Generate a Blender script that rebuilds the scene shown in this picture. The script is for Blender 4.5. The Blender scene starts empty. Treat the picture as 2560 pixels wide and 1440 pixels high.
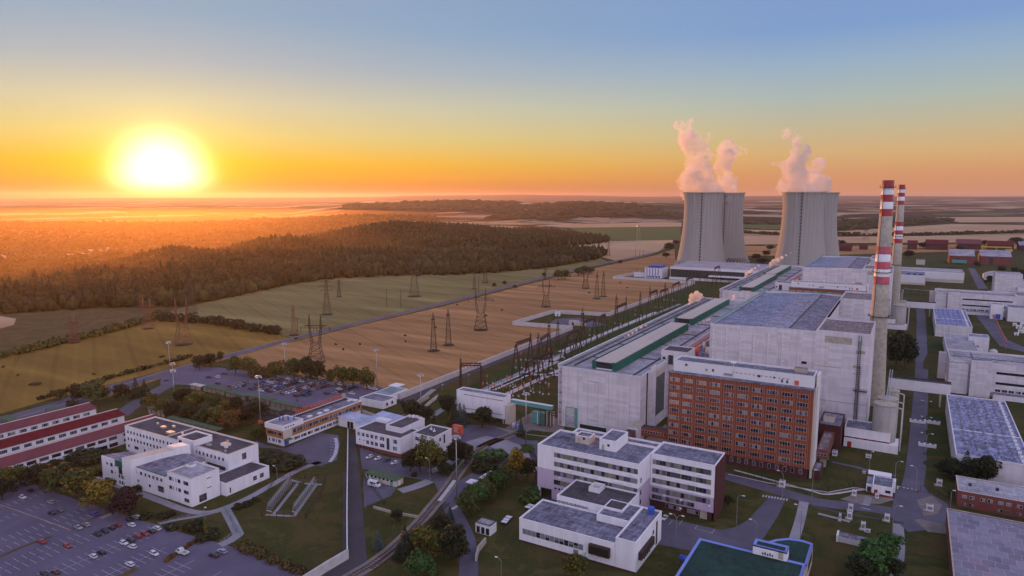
import bpy, math, random
import numpy as np
from mathutils import Vector, Matrix, noise
R = math.radians
rnd = random.Random(7)
sc = bpy.context.scene
COL = sc.collection
# ---------------------------------------------------------------- survey of the site
# world axes follow the plant's own grid (X across, Y along the halls); the drone hovers at (0,0,115)
F = 1720.; YH = 495.; HC = 115.; CX, CY = 1280., 720.
TH = math.atan((CY-YH)/F)
PSI = math.atan((2290-CX)/(F*math.cos(TH)+(CY-YH)*math.sin(TH)))
s_, c_ = math.sin(PSI), math.cos(PSI)
FW = (-s_, c_); RT = (c_, s_)
def at(px, py, z=0.):
    u = (px-CX)/F; w = (CY-py)/F
    f = math.cos(TH)+w*math.sin(TH); dz = -math.sin(TH)+w*math.cos(TH)
    t = (z-HC)/dz
    return (RT[0]*u+FW[0]*f)*t, (RT[1]*u+FW[1]*f)*t
def polar(px, d, ty=None):
    """ground point in the direction of column px at horizontal distance d ahead"""
    dz = d*math.cos(TH)+HC*math.sin(TH)
    r = (px-CX)/F*dz
    return (RT[0]*r+FW[0]*d, RT[1]*r+FW[1]*d)
def fr(x, y):
    return x*FW[0]+y*FW[1], x*RT[0]+y*RT[1]
def hgt(bx, by, ty):
    """height of an upright thing whose foot and tip were measured"""
    x, y = at(bx, by); lo, hi = 0, 250
    for _ in range(40):
        m = (lo+hi)/2
        f, r = fr(x, y); z = m-HC
        dz = f*math.cos(TH)-z*math.sin(TH); u = f*math.sin(TH)+z*math.cos(TH)
        if CY-F*u/dz > ty: lo = m
        else: hi = m
    return lo
# ---------------------------------------------------------------- materials
class NT:
    def __init__(s, name):
        s.m = bpy.data.materials.new(name); s.m.use_nodes = True
        s.t = s.m.node_tree; s.n = s.t.nodes; s.l = s.t.links
        s.b = s.n['Principled BSDF']; s.out = s.n['Material Output']
    def new(s, ty, **kw):
        n = s.n.new(ty)
        for k, v in kw.items():
            if k in ('operation', 'blend_type', 'data_type', 'feature', 'noise_dimensions', 'wave_type', 'bands_direction', 'offset', 'squash', 'offset_frequency', 'distance', 'interpolation_type'):
                setattr(n, k, v)
            else:
                n.inputs[k.replace('_', ' ')].default_value = v
        return n
    def link(s, a, b): s.l.new(a, b)
    def pos(s, scale=(1, 1, 1), rot=(0, 0, 0)):
        g = s.n.new('ShaderNodeNewGeometry'); mp = s.n.new('ShaderNodeMapping')
        mp.inputs['Scale'].default_value = scale; mp.inputs['Rotation'].default_value = rot
        s.link(g.outputs['Position'], mp.inputs['Vector']); return mp.outputs[0]
    def obj(s, scale=(1, 1, 1)):
        g = s.n.new('ShaderNodeTexCoord'); mp = s.n.new('ShaderNodeMapping')
        mp.inputs['Scale'].default_value = scale
        s.link(g.outputs['Object'], mp.inputs['Vector']); return mp.outputs[0]
    def noise(s, vec, scale, detail=5, rough=.6, dist=0):
        n = s.new('ShaderNodeTexNoise', Scale=scale, Detail=detail, Roughness=rough, Distortion=dist)
        s.link(vec, n.inputs['Vector']); return n.outputs['Fac']
    def ramp(s, fac, stops):
        r = s.n.new('ShaderNodeValToRGB'); e = r.color_ramp.elements
        while len(e) < len(stops): e.new(.5)
        for i, (p, c) in enumerate(stops):
            e[i].position = p; e[i].color = (*c, 1) if len(c) == 3 else c
        s.link(fac, r.inputs[0]); return r.outputs[0]
    def mix(s, fac, a, b, mode='MIX'):
        n = s.n.new('ShaderNodeMix'); n.data_type = 'RGBA'; n.blend_type = mode
        for inp, v in ((n.inputs[0], fac), (n.inputs[6], a), (n.inputs[7], b)):
            if isinstance(v, (int, float)): inp.default_value = v
            elif isinstance(v, tuple): inp.default_value = (*v, 1)
            else: s.link(v, inp)
        return n.outputs[2]
    def base(s, c):
        if isinstance(c, tuple): s.b.inputs['Base Color'].default_value = (*c, 1)
        else: s.link(c, s.b.inputs['Base Color'])
    def bump(s, h, st=.3, d=.1):
        b = s.new('ShaderNodeBump', Strength=st, Distance=d); s.link(h, b.inputs['Height']); s.link(b.outputs[0], s.b.inputs['Normal'])
    def set(s, **kw):
        for k, v in kw.items(): s.b.inputs[k.replace('_', ' ')].default_value = v
        return s.m
def mul(c, k): return tuple(min(1, v*k) for v in c)
def plain(name, c, rough=.6, var=.25, scale=.6, metal=0, spec=.4):
    n = NT(name); v = n.noise(n.pos(), scale, 5)
    n.base(n.ramp(v, [(.3, mul(c, 1-var)), (.7, mul(c, 1+var*.7))]))
    n.set(Roughness=rough, Metallic=metal); n.b.inputs['Specular IOR Level'].default_value = spec
    return n.m
def panelled(name, c, pw=6., ph=1.2, line=.75, var=.12, mort=.02, stain=.25, rough=.75):
    """precast cladding: joints in a grid that follows both wall directions"""
    n = NT(name)
    g = n.n.new('ShaderNodeNewGeometry'); sp = n.n.new('ShaderNodeSeparateXYZ'); n.link(g.outputs['Position'], sp.inputs[0])
    ad = n.new('ShaderNodeMath', operation='ADD'); n.link(sp.outputs[0], ad.inputs[0]); n.link(sp.outputs[1], ad.inputs[1])
    cb = n.n.new('ShaderNodeCombineXYZ'); n.link(ad.outputs[0], cb.inputs[0]); n.link(sp.outputs[2], cb.inputs[1])
    br = n.new('ShaderNodeTexBrick', offset=0., squash=1.)
    for k, v in (('Scale', 1.), ('Mortar Size', mort), ('Mortar Smooth', .1), ('Bias', 0.), ('Brick Width', pw), ('Row Height', ph)): br.inputs[k].default_value = v
    br.inputs['Color1'].default_value = (*mul(c, 1+var), 1); br.inputs['Color2'].default_value = (*mul(c, 1-var), 1); br.inputs['Mortar'].default_value = (*mul(c, line), 1)
    n.link(cb.outputs[0], br.inputs['Vector'])
    mp = n.n.new('ShaderNodeMapping'); mp.inputs['Scale'].default_value = (1, .12, 1); n.link(cb.outputs[0], mp.inputs[0])
    st = n.noise(mp.outputs[0], .45, 7, .65)
    n.base(n.mix(stain, br.outputs['Color'], n.ramp(st, [(.35, mul(c, .45)), (.65, mul(c, 1.1))])))
    n.set(Roughness=rough); n.b.inputs['Specular IOR Level'].default_value = .25
    return n.m
def roofing(name, c, c2, patch=.08, lines=7., var=.6, lc=1.35):
    """flat bituminous roof: sheets, ponding stains and patched repairs"""
    n = NT(name); p = n.pos()
    a = n.noise(p, patch, 8, .7, .6); b = n.noise(n.pos((1, .25, 1)), .9, 6, .75); b2 = n.noise(n.pos((.22, 1, 1)), .7, 6, .75)
    col = n.ramp(a, [(.38, c2), (.5, c), (.58, mul(c, 1.25)), (.66, c), (.74, mul(c2, 1.1))])
    col = n.mix(var, col, n.mix(.5, n.ramp(b, [(.43, mul(c, .30)), (.50, mul(c, .9)), (.58, mul(c, 2.3))]), n.ramp(b2, [(.43, mul(c, .35)), (.50, mul(c, .95)), (.58, mul(c, 2.2))])))
    br = n.new('ShaderNodeTexBrick', offset=.3)
    for k, v in (('Scale', 1.), ('Mortar Size', .035), ('Brick Width', lines), ('Row Height', lines*.45)): br.inputs[k].default_value = v
    br.inputs['Color1'].default_value = (1, 1, 1, 1); br.inputs['Color2'].default_value = (.8, .8, .82, 1); br.inputs['Mortar'].default_value = (lc, lc, lc*1.03, 1)
    n.link(n.pos(), br.inputs['Vector'])
    n.base(n.mix(1., col, br.outputs['Color'], 'MULTIPLY'))
    n.set(Roughness=.8); n.b.inputs['Specular IOR Level'].default_value = .3
    return n.m
M = {}
M['panel'] = panelled('precast_panels', (.66, .625, .655), 6., 1.5)
M['panel_white'] = panelled('white_panels', (.70, .68, .71), 3., 1.2, .86, .05, .015, .15)
M['render'] = panelled('white_render', (.79, .77, .80), 40., 30., .9, .03, .005, .22)
M['render_pink'] = panelled('lilac_render', (.50, .40, .52), 40., 30., .9, .03, .005, .2)
M['cream'] = panelled('cream_render', (.55, .49, .42), 8., 30., .9, .04, .005, .25)
M['brick'] = panelled('terracotta_panels', (.27, .066, .030), 1.5, 3.6, .8, .08, .01, .25)
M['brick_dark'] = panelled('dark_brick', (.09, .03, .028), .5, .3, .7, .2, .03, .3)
M['brick_red'] = panelled('red_brick', (.21, .068, .055), .5, .25, .8, .1, .03, .2)
M['orange_clad'] = panelled('orange_cladding', (.42, .17, .07), 1.2, 30., .75, .1, .03, .25)
M['roof'] = roofing('bitumen_roof', (.19, .185, .23), (.085, .075, .10))
M['roof_dark'] = roofing('dark_bitumen_roof', (.085, .075, .085), (.045, .04, .045), .1, 5., .35, 1.1)
M['roof_stain'] = roofing('weathered_roof', (.17, .17, .22), (.045, .035, .045), .14, 9., .6, 1.15)
M['roof_light'] = roofing('light_roof', (.34, .33, .36), (.22, .2, .22), .06, 12., .35, .8)
M['roof_brown'] = roofing('mossy_roof', (.21, .17, .16), (.07, .05, .045), .3, 6., .8)
M['roof_blue'] = roofing('blue_tinted_roof', (.24, .25, .37), (.10, .085, .16), .3, 14., .75, 1.1); M['roof_reactor'] = roofing('wide_grey_roof', (.225, .245, .32), (.13, .13, .18), .05, 16., .55, 1.05)
M['roof_green'] = roofing('dark_green_roof', (.014, .05, .036), (.012, .018, .022), .12, 20., .3, 1.4)
M['roof_red'] = panelled('maroon_sheet_roof', (.17, .045, .055), 2.4, 60., .85, .05, .02, .25)
M['roof_tile'] = plain('red_tile_roof', (.13, .016, .022), .9, .3, .3, 0, .1)
M['green_sheet'] = panelled('green_sheet', (.012, .12, .085), 3., 60., .7, .08, .03, .2)
M['green_moss'] = plain('green_felt', (.07, .12, .06), .85, .35, .8)
M['teal'] = plain('teal_paint', (.10, .30, .27), .5, .15, .5)
M['concrete'] = plain('concrete', (.40, .36, .29), .85, .25, .5)
M['concrete_light'] = plain('pale_concrete', (.50, .48, .47), .85, .15, .4)
M['white'] = plain('white_paint', (.72, .71, .72), .5, .06, .8)
M['blue_trim'] = plain('blue_metal_trim', (.19, .25, .62), .45, .1, .8)
M['blue'] = plain('blue_paint', (.04, .10, .45), .4, .1, .8)
M['blue_deep'] = plain('deep_blue_sheet', (.03, .07, .38), .4, .15, .3)
M['orange'] = plain('orange_paint', (.62, .11, .05), .5, .1, .8)
M['red'] = plain('red_paint', (.31, .028, .03), .5, .12, .3)
M['red_faded'] = plain('faded_red_paint', (.46, .09, .12), .7, .25, .25)
M['rust'] = plain('brown_lattice_steel', (.045, .028, .022), .7, .3, 1.)
M['lat_orange'] = plain('sunlit_steel_and_insulator', (.20, .075, .04), .6, .2, 1.)  # orange sunlight painted into some pylons' steel; also the brown of insulator posts
M['steel'] = plain('galvanised_steel', (.36, .36, .38), .45, .12, 1., .6)
M['steel_dark'] = plain('dark_steel', (.035, .035, .04), .5, .2, 1.)
M['silo'] = panelled('silo_concrete', (.36, .34, .31), 60., .8, .85, .05, .03, .45)
M['black'] = plain('black_rubber', (.012, .012, .013), .8, .2, 3.)
M['yellow'] = plain('yellow_paint', (.55, .38, .03), .5, .1, 1.)
M['trim_light'] = plain('pale_trim', (.58, .50, .44), .6, .1, 1.)
M['kerb'] = plain('kerb_stone', (.33, .32, .32), .85, .15, 1.)
def glass(name, c, rough=.12):
    n = NT(name); n.base(c); n.set(Roughness=rough, Metallic=0.); n.b.inputs['Specular IOR Level'].default_value = .8
    return n.m
M['glass'] = glass('window_glass', (.018, .02, .028)); M['glass_blue'] = glass('blue_glass', (.02, .025, .075)); M['glass_green'] = glass('green_glass', (.015, .035, .033), .2)
M['curtain'] = glass('curtained_glass', (.20, .21, .23), .3); M['curtain2'] = glass('half_drawn_glass', (.08, .08, .095), .2); M['glass_warm'] = glass('pale_warm_glass', (.32, .25, .21), .3)  # the last one is a pale, warm-toned pane
def asphalt(name, c, sc_=.05):
    n = NT(name); a = n.noise(n.pos(), sc_, 8, .7, .5); b = n.noise(n.pos(), 1.5, 4, .7)
    n.base(n.mix(.25, n.ramp(a, [(.35, mul(c, .72)), (.5, c), (.66, mul(c, 1.35))]), n.ramp(b, [(.3, mul(c, .6)), (.7, mul(c, 1.4))])))
    n.set(Roughness=.85); n.b.inputs['Specular IOR Level'].default_value = .3; return n.m
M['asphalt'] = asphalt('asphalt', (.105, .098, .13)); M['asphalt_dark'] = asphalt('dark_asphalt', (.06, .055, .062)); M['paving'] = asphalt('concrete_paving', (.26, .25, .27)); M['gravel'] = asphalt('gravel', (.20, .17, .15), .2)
M['lot'] = asphalt('car_park_asphalt', (.115, .103, .15), .03)
M['marking'] = plain('white_road_marking', (.48, .47, .50), .7, .4, 1.2); M['marking_y'] = plain('yellow_road_marking', (.45, .36, .16), .7, .3, 1.2)
def grass(name, c, c2, s=.03, streak=None):
    n = NT(name); a = n.noise(n.pos(), s, 9, .72, .8); b = n.noise(n.pos(), 1.1, 5, .8)
    col = n.mix(.4, n.ramp(a, [(.36, c2), (.52, c), (.68, mul(c, 1.45))]), n.ramp(b, [(.3, mul(c2, .6)), (.7, mul(c, 1.5))]))
    if streak:
        wv = n.new('ShaderNodeTexWave', Scale=.0131); wv.wave_type = 'BANDS'; wv.bands_direction = 'Y'; wv.inputs['Distortion'].default_value = .3; n.link(n.pos((1, 1, 1), (0, 0, R(28))), wv.inputs['Vector']); col = n.mix(.5, col, n.ramp(wv.outputs['Fac'], [(.02, mul(c, .45)), (.06, mul(c, 1.05)), (.94, mul(c, .95)), (.99, mul(c, 1.3))]))
        w = n.noise(n.pos(*streak), 1., 5, .6); col = n.mix(.6, col, n.ramp(w, [(.38, mul(c, .62)), (.55, c), (.66, mul(c, 1.5))]))
    n.base(col); n.bump(b, .5, .3); n.set(Roughness=.95); n.b.inputs['Specular IOR Level'].default_value = .1
    return n.m
M['grass'] = grass('lawn', (.058, .056, .018), (.07, .048, .02), .05)
M['grass_green'] = grass('green_lawn', (.034, .062, .016), (.04, .04, .013), .05)
M['grass_dry'] = grass('dry_grass', (.12, .085, .035), (.06, .045, .02), .08)
M['meadow'] = grass('green_meadow', (.215, .185, .07), (.15, .13, .05), .006, ((.004, .03, 1), (0, 0, R(62))))
M['gold'] = grass('golden_grassland', (.24, .145, .032), (.12, .09, .025), .008, ((.006, .035, 1), (0, 0, R(60))))
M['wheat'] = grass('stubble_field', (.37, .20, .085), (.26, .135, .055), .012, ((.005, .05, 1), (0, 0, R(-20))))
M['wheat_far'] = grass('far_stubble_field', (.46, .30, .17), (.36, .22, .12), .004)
M['crop'] = grass('green_crop', (.07, .11, .035), (.06, .09, .03), .004)
def foliage(name, c, c2, tint=.5):
    n = NT(name); o = n.n.new('ShaderNodeObjectInfo')
    a = n.noise(n.pos(), .5, 4, .7)
    col = n.ramp(a, [(.32, c2), (.5, c), (.7, mul(c, 1.9))])
    hs = n.new('ShaderNodeHueSaturation'); mr = n.new('ShaderNodeMath', operation='MULTIPLY_ADD'); mr.inputs[1].default_value = tint; mr.inputs[2].default_value = 1-tint/2
    n.link(o.outputs['Random'], mr.inputs[0]); n.link(mr.outputs[0], hs.inputs['Value']); n.link(col, hs.inputs['Color'])
    n.base(hs.outputs[0]); n.set(Roughness=.7); n.b.inputs['Specular IOR Level'].default_value = .2
    return n.m
M['leaf'] = foliage('broadleaf_foliage', (.045, .060, .014), (.028, .034, .009)); M['leaf_dark'] = foliage('dark_foliage', (.020, .026, .009), (.009, .013, .006))
M['leaf_gold'] = foliage('golden_foliage', (.16, .105, .012), (.07, .06, .012)); M['leaf_orange'] = foliage('orange_foliage', (.15, .06, .015), (.07, .035, .012))
M['leaf_red'] = foliage('purple_foliage', (.035, .014, .014), (.02, .01, .01)); M['needle'] = foliage('needle_foliage', (.018, .034, .018), (.01, .018, .01)); M['needle_blue'] = foliage('blue_spruce_needles', (.05, .08, .075), (.03, .045, .04))
M['leaf_green'] = foliage('fresh_green_foliage', (.035, .085, .018), (.02, .045, .012))
def forestmat(name, c, c2, c3):
    n = NT(name); a = n.noise(n.pos((1, 1.6, .3)), .009, 7, .7, 1.); b = n.noise(n.pos(), .22, 4, .8)
    n.base(n.mix(.4, n.ramp(a, [(.42, mul(c2, .7)), (.48, c), (.53, mul(c2, 1.2)), (.6, mul(c3, 1.3))]), n.ramp(b, [(.35, mul(c2, .6)), (.65, mul(c3, 1.4))])))
    n.set(Roughness=.9); n.b.inputs['Specular IOR Level'].default_value = .1; return n.m
M['forest'] = forestmat('forest_canopy', (.032, .031, .012), (.014, .015, .008), (.066, .062, .02))
M['bark'] = plain('bark', (.07, .05, .035), .9, .3, 3.)
# ---------------------------------------------------------------- mesh builder
class MB:
    def __init__(s): s.v = []; s.f = []; s.mi = []; s.mats = []; s.sm = []
    def _m(s, m):
        if m not in s.mats: s.mats.append(m)
        return s.mats.index(m)
    def poly(s, pts, m, smooth=False):
        i = len(s.v); s.v += [tuple(p) for p in pts]; s.f.append(tuple(range(i, i+len(pts)))); s.mi.append(s._m(m)); s.sm.append(smooth)
    def box(s, x0, x1, y0, y1, z0, z1, m, top=None):
        i = len(s.v)
        s.v += [(x0, y0, z0), (x1, y0, z0), (x1, y1, z0), (x0, y1, z0), (x0, y0, z1), (x1, y0, z1), (x1, y1, z1), (x0, y1, z1)]
        k = s._m(m); kt = s._m(top) if top else k
        for q, mm in (((0, 3, 2, 1), k), ((4, 5, 6, 7), kt), ((0, 1, 5, 4), k), ((1, 2, 6, 5), k), ((2, 3, 7, 6), k), ((3, 0, 4, 7), k)):
            s.f.append(tuple(i+a for a in q)); s.mi.append(mm); s.sm.append(False)
    def prism(s, pts, z0, z1, m, top=None):
        """upright prism over a convex or simple outline given counter-clockwise"""
        n = len(pts); i = len(s.v)
        s.v += [(x, y, z0) for x, y in pts]+[(x, y, z1) for x, y in pts]
        k = s._m(m); kt = s._m(top or m)
        for a in range(n):
            b = (a+1) % n; s.f.append((i+a, i+b, i+n+b, i+n+a)); s.mi.append(k); s.sm.append(False)
        s.f.append(tuple(range(i+n, i+2*n))); s.mi.append(kt); s.sm.append(False)
        s.f.append(tuple(range(i+n-1, i-1, -1))); s.mi.append(k); s.sm.append(False)
    def tube(s, a, b, r, m, n=5, r2=None):
        a = Vector(a); b = Vector(b); d = b-a
        if d.length < 1e-6: return
        z = d.normalized(); x = z.orthogonal().normalized(); y = z.cross(x); r2 = r if r2 is None else r2
        i = len(s.v)
        for c, q in ((a, r), (b, r2)):
            for k in range(n):
                t = 2*math.pi*k/n+.4; p = c+x*math.cos(t)*q+y*math.sin(t)*q; s.v.append(tuple(p))
        mi = s._m(m)
        for k in range(n):
            l = (k+1) % n; s.f.append((i+k, i+l, i+n+l, i+n+k)); s.mi.append(mi); s.sm.append(n > 6)
        s.f.append(tuple(range(i+n-1, i-1, -1))); s.mi.append(mi); s.sm.append(False)
        s.f.append(tuple(range(i+n, i+2*n))); s.mi.append(mi); s.sm.append(False)
    def lathe(s, prof, m, n=32, cx=0, cy=0, cap=True, smooth=True):
        i = len(s.v); mats = m if isinstance(m, list) else [m]*(len(prof)-1)
        for r, z in prof:
            for k in range(n):
                t = 2*math.pi*k/n; s.v.append((cx+r*math.cos(t), cy+r*math.sin(t), z))
        for j in range(len(prof)-1):
            mi = s._m(mats[j])
            for k in range(n):
                l = (k+1) % n; s.f.append((i+j*n+k, i+j*n+l, i+(j+1)*n+l, i+(j+1)*n+k)); s.mi.append(mi); s.sm.append(smooth)
        if cap:
            j = len(prof)-1; s.f.append(tuple(range(i+j*n, i+j*n+n))); s.mi.append(s._m(mats[-1])); s.sm.append(False)
    def obj(s, name, parent=None, org=None):
        me = bpy.data.meshes.new(name)
        v = s.v
        if org is None: org = parent.location if parent is not None and parent.parent is None else (0, 0, 0)
        ox, oy, oz = org
        if parent is not None and parent.parent is not None:
            ox, oy, oz = parent['org']
        if (ox, oy, oz) != (0, 0, 0): v = [(a-ox, b-oy, c-oz) for a, b, c in v]
        me.from_pydata(v, [], s.f)
        for m in s.mats: me.materials.append(M[m])
        me.polygons.foreach_set('material_index', s.mi); me.polygons.foreach_set('use_smooth', s.sm)
        me.update()
        o = bpy.data.objects.new(name, me); COL.objects.link(o)
        if parent is not None:
            o.parent = parent
        else: o.location = (ox, oy, oz)
        return o
def tag(o, label=None, cat=None, group=None, kind=None):
    if label: o['label'] = label
    if cat: o['category'] = cat
    if group: o['group'] = group
    if kind: o['kind'] = kind
    return o
def thing(name, label, cat, loc=(0, 0, 0), group=None, rz=0):
    o = bpy.data.objects.new(name, None); COL.objects.link(o); o.location = loc; o.rotation_euler = (0, 0, rz); o.empty_display_size = 1
    return tag(o, label, cat, group)
def sub(mb, name, part):
    """a sub-part: shares its part's origin"""
    root = part.parent; ox, oy, oz = root.location
    me_o = mb.obj(name, None, (ox, oy, oz)); me_o.location = (0, 0, 0); me_o.parent = part
    return me_o
def kids(o): return [c for c in ALLKIDS.get(o.name, [])]
def copy_tree(o, parent=None):
    c = o.copy(); COL.objects.link(c)
    if parent is not None: c.parent = parent
    for ch in list(o.children): copy_tree(ch, c)
    return c
def single(mb, name, label, cat, group=None, org=None):
    """a thing that is one mesh, with its origin at its base"""
    if org is None:
        a = np.array(mb.v); org = (float((a[:, 0].min()+a[:, 0].max())/2), float((a[:, 1].min()+a[:, 1].max())/2), float(a[:, 2].min()))
    return tag(mb.obj(name, None, org), label, cat, group)
def struct(mb, name): return tag(mb.obj(name), kind='structure')
ORD = ['first', 'second', 'third', 'fourth', 'fifth', 'sixth', 'seventh', 'eighth', 'ninth', 'tenth', 'eleventh', 'twelfth', 'thirteenth', 'fourteenth', 'fifteenth', 'sixteenth', 'seventeenth', 'eighteenth', 'nineteenth', 'twentieth', 'twenty-first', 'twenty-second', 'twenty-third', 'twenty-fourth']

M['fin'] = plain('facade_fin', (.46, .27, .18), .5, .1, 1.)
# ---------------------------------------------------------------- camera
cam = bpy.data.objects.new('camera', bpy.data.cameras.new('camera')); COL.objects.link(cam)
cam.data.sensor_width = 36.; cam.data.lens = F/2560.*36.; cam.data.clip_start = 1.; cam.data.clip_end = 120000.
cam.location = (0, 0, HC); cam.rotation_euler = (math.pi/2-TH, 0, PSI)
sc.camera = cam
# ---------------------------------------------------------------- sun and sky
uh = (405-CX)/F; wh = (CY-443)/F
f_ = math.cos(TH)+wh*math.sin(TH); dz_ = -math.sin(TH)+wh*math.cos(TH)
SUN = Vector((RT[0]*uh+FW[0]*f_, RT[1]*uh+FW[1]*f_, dz_)).normalized()
sl = bpy.data.lights.new('sun', 'SUN'); sl.energy = 5.; sl.angle = R(.5); sl.color = (1., .36, .07)
so = bpy.data.objects.new('sun', sl); COL.objects.link(so); so.rotation_euler = SUN.to_track_quat('Z', 'Y').to_euler()
w = bpy.data.worlds.new('World'); sc.world = w; w.use_nodes = True
nt = w.node_tree; N = nt.nodes; L = nt.links; N.clear()
def nn(ty, **kw):
    n = N.new(ty)
    for k, v in kw.items(): setattr(n, k, v)
    return n
def mth(op, a, b=None, c=None, clamp=False):
    n = nn('ShaderNodeMath', operation=op, use_clamp=clamp)
    for i, v in enumerate((a, b, c)):
        if v is None: continue
        if isinstance(v, (int, float)): n.inputs[i].default_value = v
        else: L.new(v, n.inputs[i])
    return n.outputs[0]
def cramp(fac, stops, interp='EASE'):
    r = nn('ShaderNodeValToRGB'); r.color_ramp.interpolation = interp; e = r.color_ramp.elements
    while len(e) < len(stops): e.new(.5)
    for i, (p, c) in enumerate(stops): e[i].position = p; e[i].color = (*c, 1)
    L.new(fac, r.inputs[0]); return r.outputs[0]
def cmix(fac, a, b, mode='MIX'):
    n = nn('ShaderNodeMix', data_type='RGBA', blend_type=mode)
    for inp, v in ((n.inputs[0], fac), (n.inputs[6], a), (n.inputs[7], b)):
        if isinstance(v, (int, float)): inp.default_value = v
        elif isinstance(v, tuple): inp.default_value = (*v, 1)
        else: L.new(v, inp)
    return n.outputs[2]
tc = nn('ShaderNodeTexCoord'); sep = nn('ShaderNodeSeparateXYZ'); L.new(tc.outputs['Generated'], sep.inputs[0])
zz = mth('MAXIMUM', sep.outputs[2], 0.)
dt = nn('ShaderNodeVectorMath', operation='DOT_PRODUCT'); L.new(tc.outputs['Generated'], dt.inputs[0]); dt.inputs[1].default_value = SUN
ang = mth('ARCCOSINE', mth('MINIMUM', dt.outputs['Value'], 1.))           # angle from the sun, radians
# horizontal angle to the sun's azimuth
sh = Vector((SUN.x, SUN.y, 0)).normalized()
dh = nn('ShaderNodeVectorMath', operation='DOT_PRODUCT'); L.new(tc.outputs['Generated'], dh.inputs[0]); dh.inputs[1].default_value = sh
away = mth('MULTIPLY_ADD', dh.outputs['Value'], -.5, .5)                # 0 towards the sun, 1 opposite
far_side = cramp(zz, [(0.000, (0.60, 0.24, 0.11)), (0.007, (0.62, 0.25, 0.11)), (0.030, (0.65, 0.30, 0.13)), (0.058, (0.658, 0.418, 0.181)), (0.090, (0.546, 0.468, 0.296)), (0.126, (0.413, 0.479, 0.434)), (0.170, (0.305, 0.429, 0.558)), (0.212, (0.205, 0.342, 0.61)), (0.450, (0.22, 0.28, 0.52)), (1.000, (0.4, 0.4, 0.68))], 'LINEAR')
sun_side = cramp(zz, [(0.000, (0.10, 0.0, 0.0)), (0.012, (0.42, 0.12, 0.0)), (0.028, (0.74, 0.32, 0.0)), (0.048, (0.80, 0.46, 0.02)), (0.083, (0.70, 0.58, 0.21)), (0.122, (0.60, 0.575, 0.39)), (0.170, (0.39, 0.46, 0.50)), (0.229, (0.26, 0.395, 0.53)), (0.450, (0.22, 0.28, 0.52)), (1.000, (0.4, 0.4, 0.68))], 'LINEAR')
back = cramp(zz, [(0., (1.02, .96, 1.12)), (.3, (1.2, 1.12, 1.45)), (1., (.40, .40, .68))], 'LINEAR')  # unseen sky behind the camera, brightened beyond nature as fill for facing walls
side = nn('ShaderNodeMapRange'); L.new(away, side.inputs[0]); side.inputs[1].default_value = .005; side.inputs[2].default_value = .17
sky = cmix(side.outputs[0], sun_side, far_side)
bk = nn('ShaderNodeMapRange'); L.new(away, bk.inputs[0]); bk.inputs[1].default_value = .33; bk.inputs[2].default_value = .6
sky = cmix(bk.outputs[0], sky, back)
def gauss(a, s, p=2.): return mth('EXPONENT', mth('MULTIPLY', mth('POWER', mth('DIVIDE', a, s), p), -1.))
low = gauss(zz, .11); hor = mth('MULTIPLY_ADD', gauss(zz, .016), -.9, 1.)
g1 = mth('MULTIPLY', mth('MULTIPLY', gauss(ang, R(2.8), 3.), 2.2), hor)
g2 = mth('MULTIPLY', mth('MULTIPLY', gauss(ang, R(5.2)), .9), mth('MULTIPLY_ADD', low, .75, .25))
g3 = mth('MULTIPLY', gauss(ang, R(11.), 1.6), .08)
def addc(base, fac, col):
    v = nn('ShaderNodeVectorMath', operation='SCALE'); v.inputs[0].default_value = col; L.new(fac, v.inputs['Scale'])
    a = nn('ShaderNodeVectorMath', operation='ADD'); L.new(base, a.inputs[0]); L.new(v.outputs[0], a.inputs[1]); return a.outputs[0]
sky = addc(sky, g1, (1., .93, .62)); sky = addc(sky, g2, (.45, .40, .0)); sky = addc(sky, g3, (.9, .50, .02))
nish = nn('ShaderNodeTexSky', sky_type='NISHITA', sun_disc=False); nish.sun_elevation = math.asin(SUN.z); nish.sun_rotation = math.atan2(SUN.x, SUN.y); nish.altitude = 380.
b1 = nn('ShaderNodeBackground'); b1.inputs[1].default_value = 1.; L.new(sky, b1.inputs[0])
b2 = nn('ShaderNodeBackground'); b2.inputs[1].default_value = .004; L.new(nish.outputs[0], b2.inputs[0])
ad = nn('ShaderNodeAddShader'); L.new(b1.outputs[0], ad.inputs[0]); L.new(b2.outputs[0], ad.inputs[1])
wo = nn('ShaderNodeOutputWorld'); L.new(ad.outputs[0], wo.inputs[0])
sc.view_settings.view_transform = 'Standard'; sc.view_settings.look = 'None'; sc.view_settings.exposure = 0.; sc.view_settings.gamma = 1.; sc.view_settings.use_curve_mapping = False
sc.render.engine = 'CYCLES'
sc.cycles.max_bounces = 6; sc.cycles.diffuse_bounces = 2; sc.cycles.glossy_bounces = 2; sc.cycles.transmission_bounces = 2; sc.cycles.volume_bounces = 2; sc.cycles.transparent_max_bounces = 8
sc.cycles.use_denoising = True
sc.cycles.volume_max_steps = 256
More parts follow.
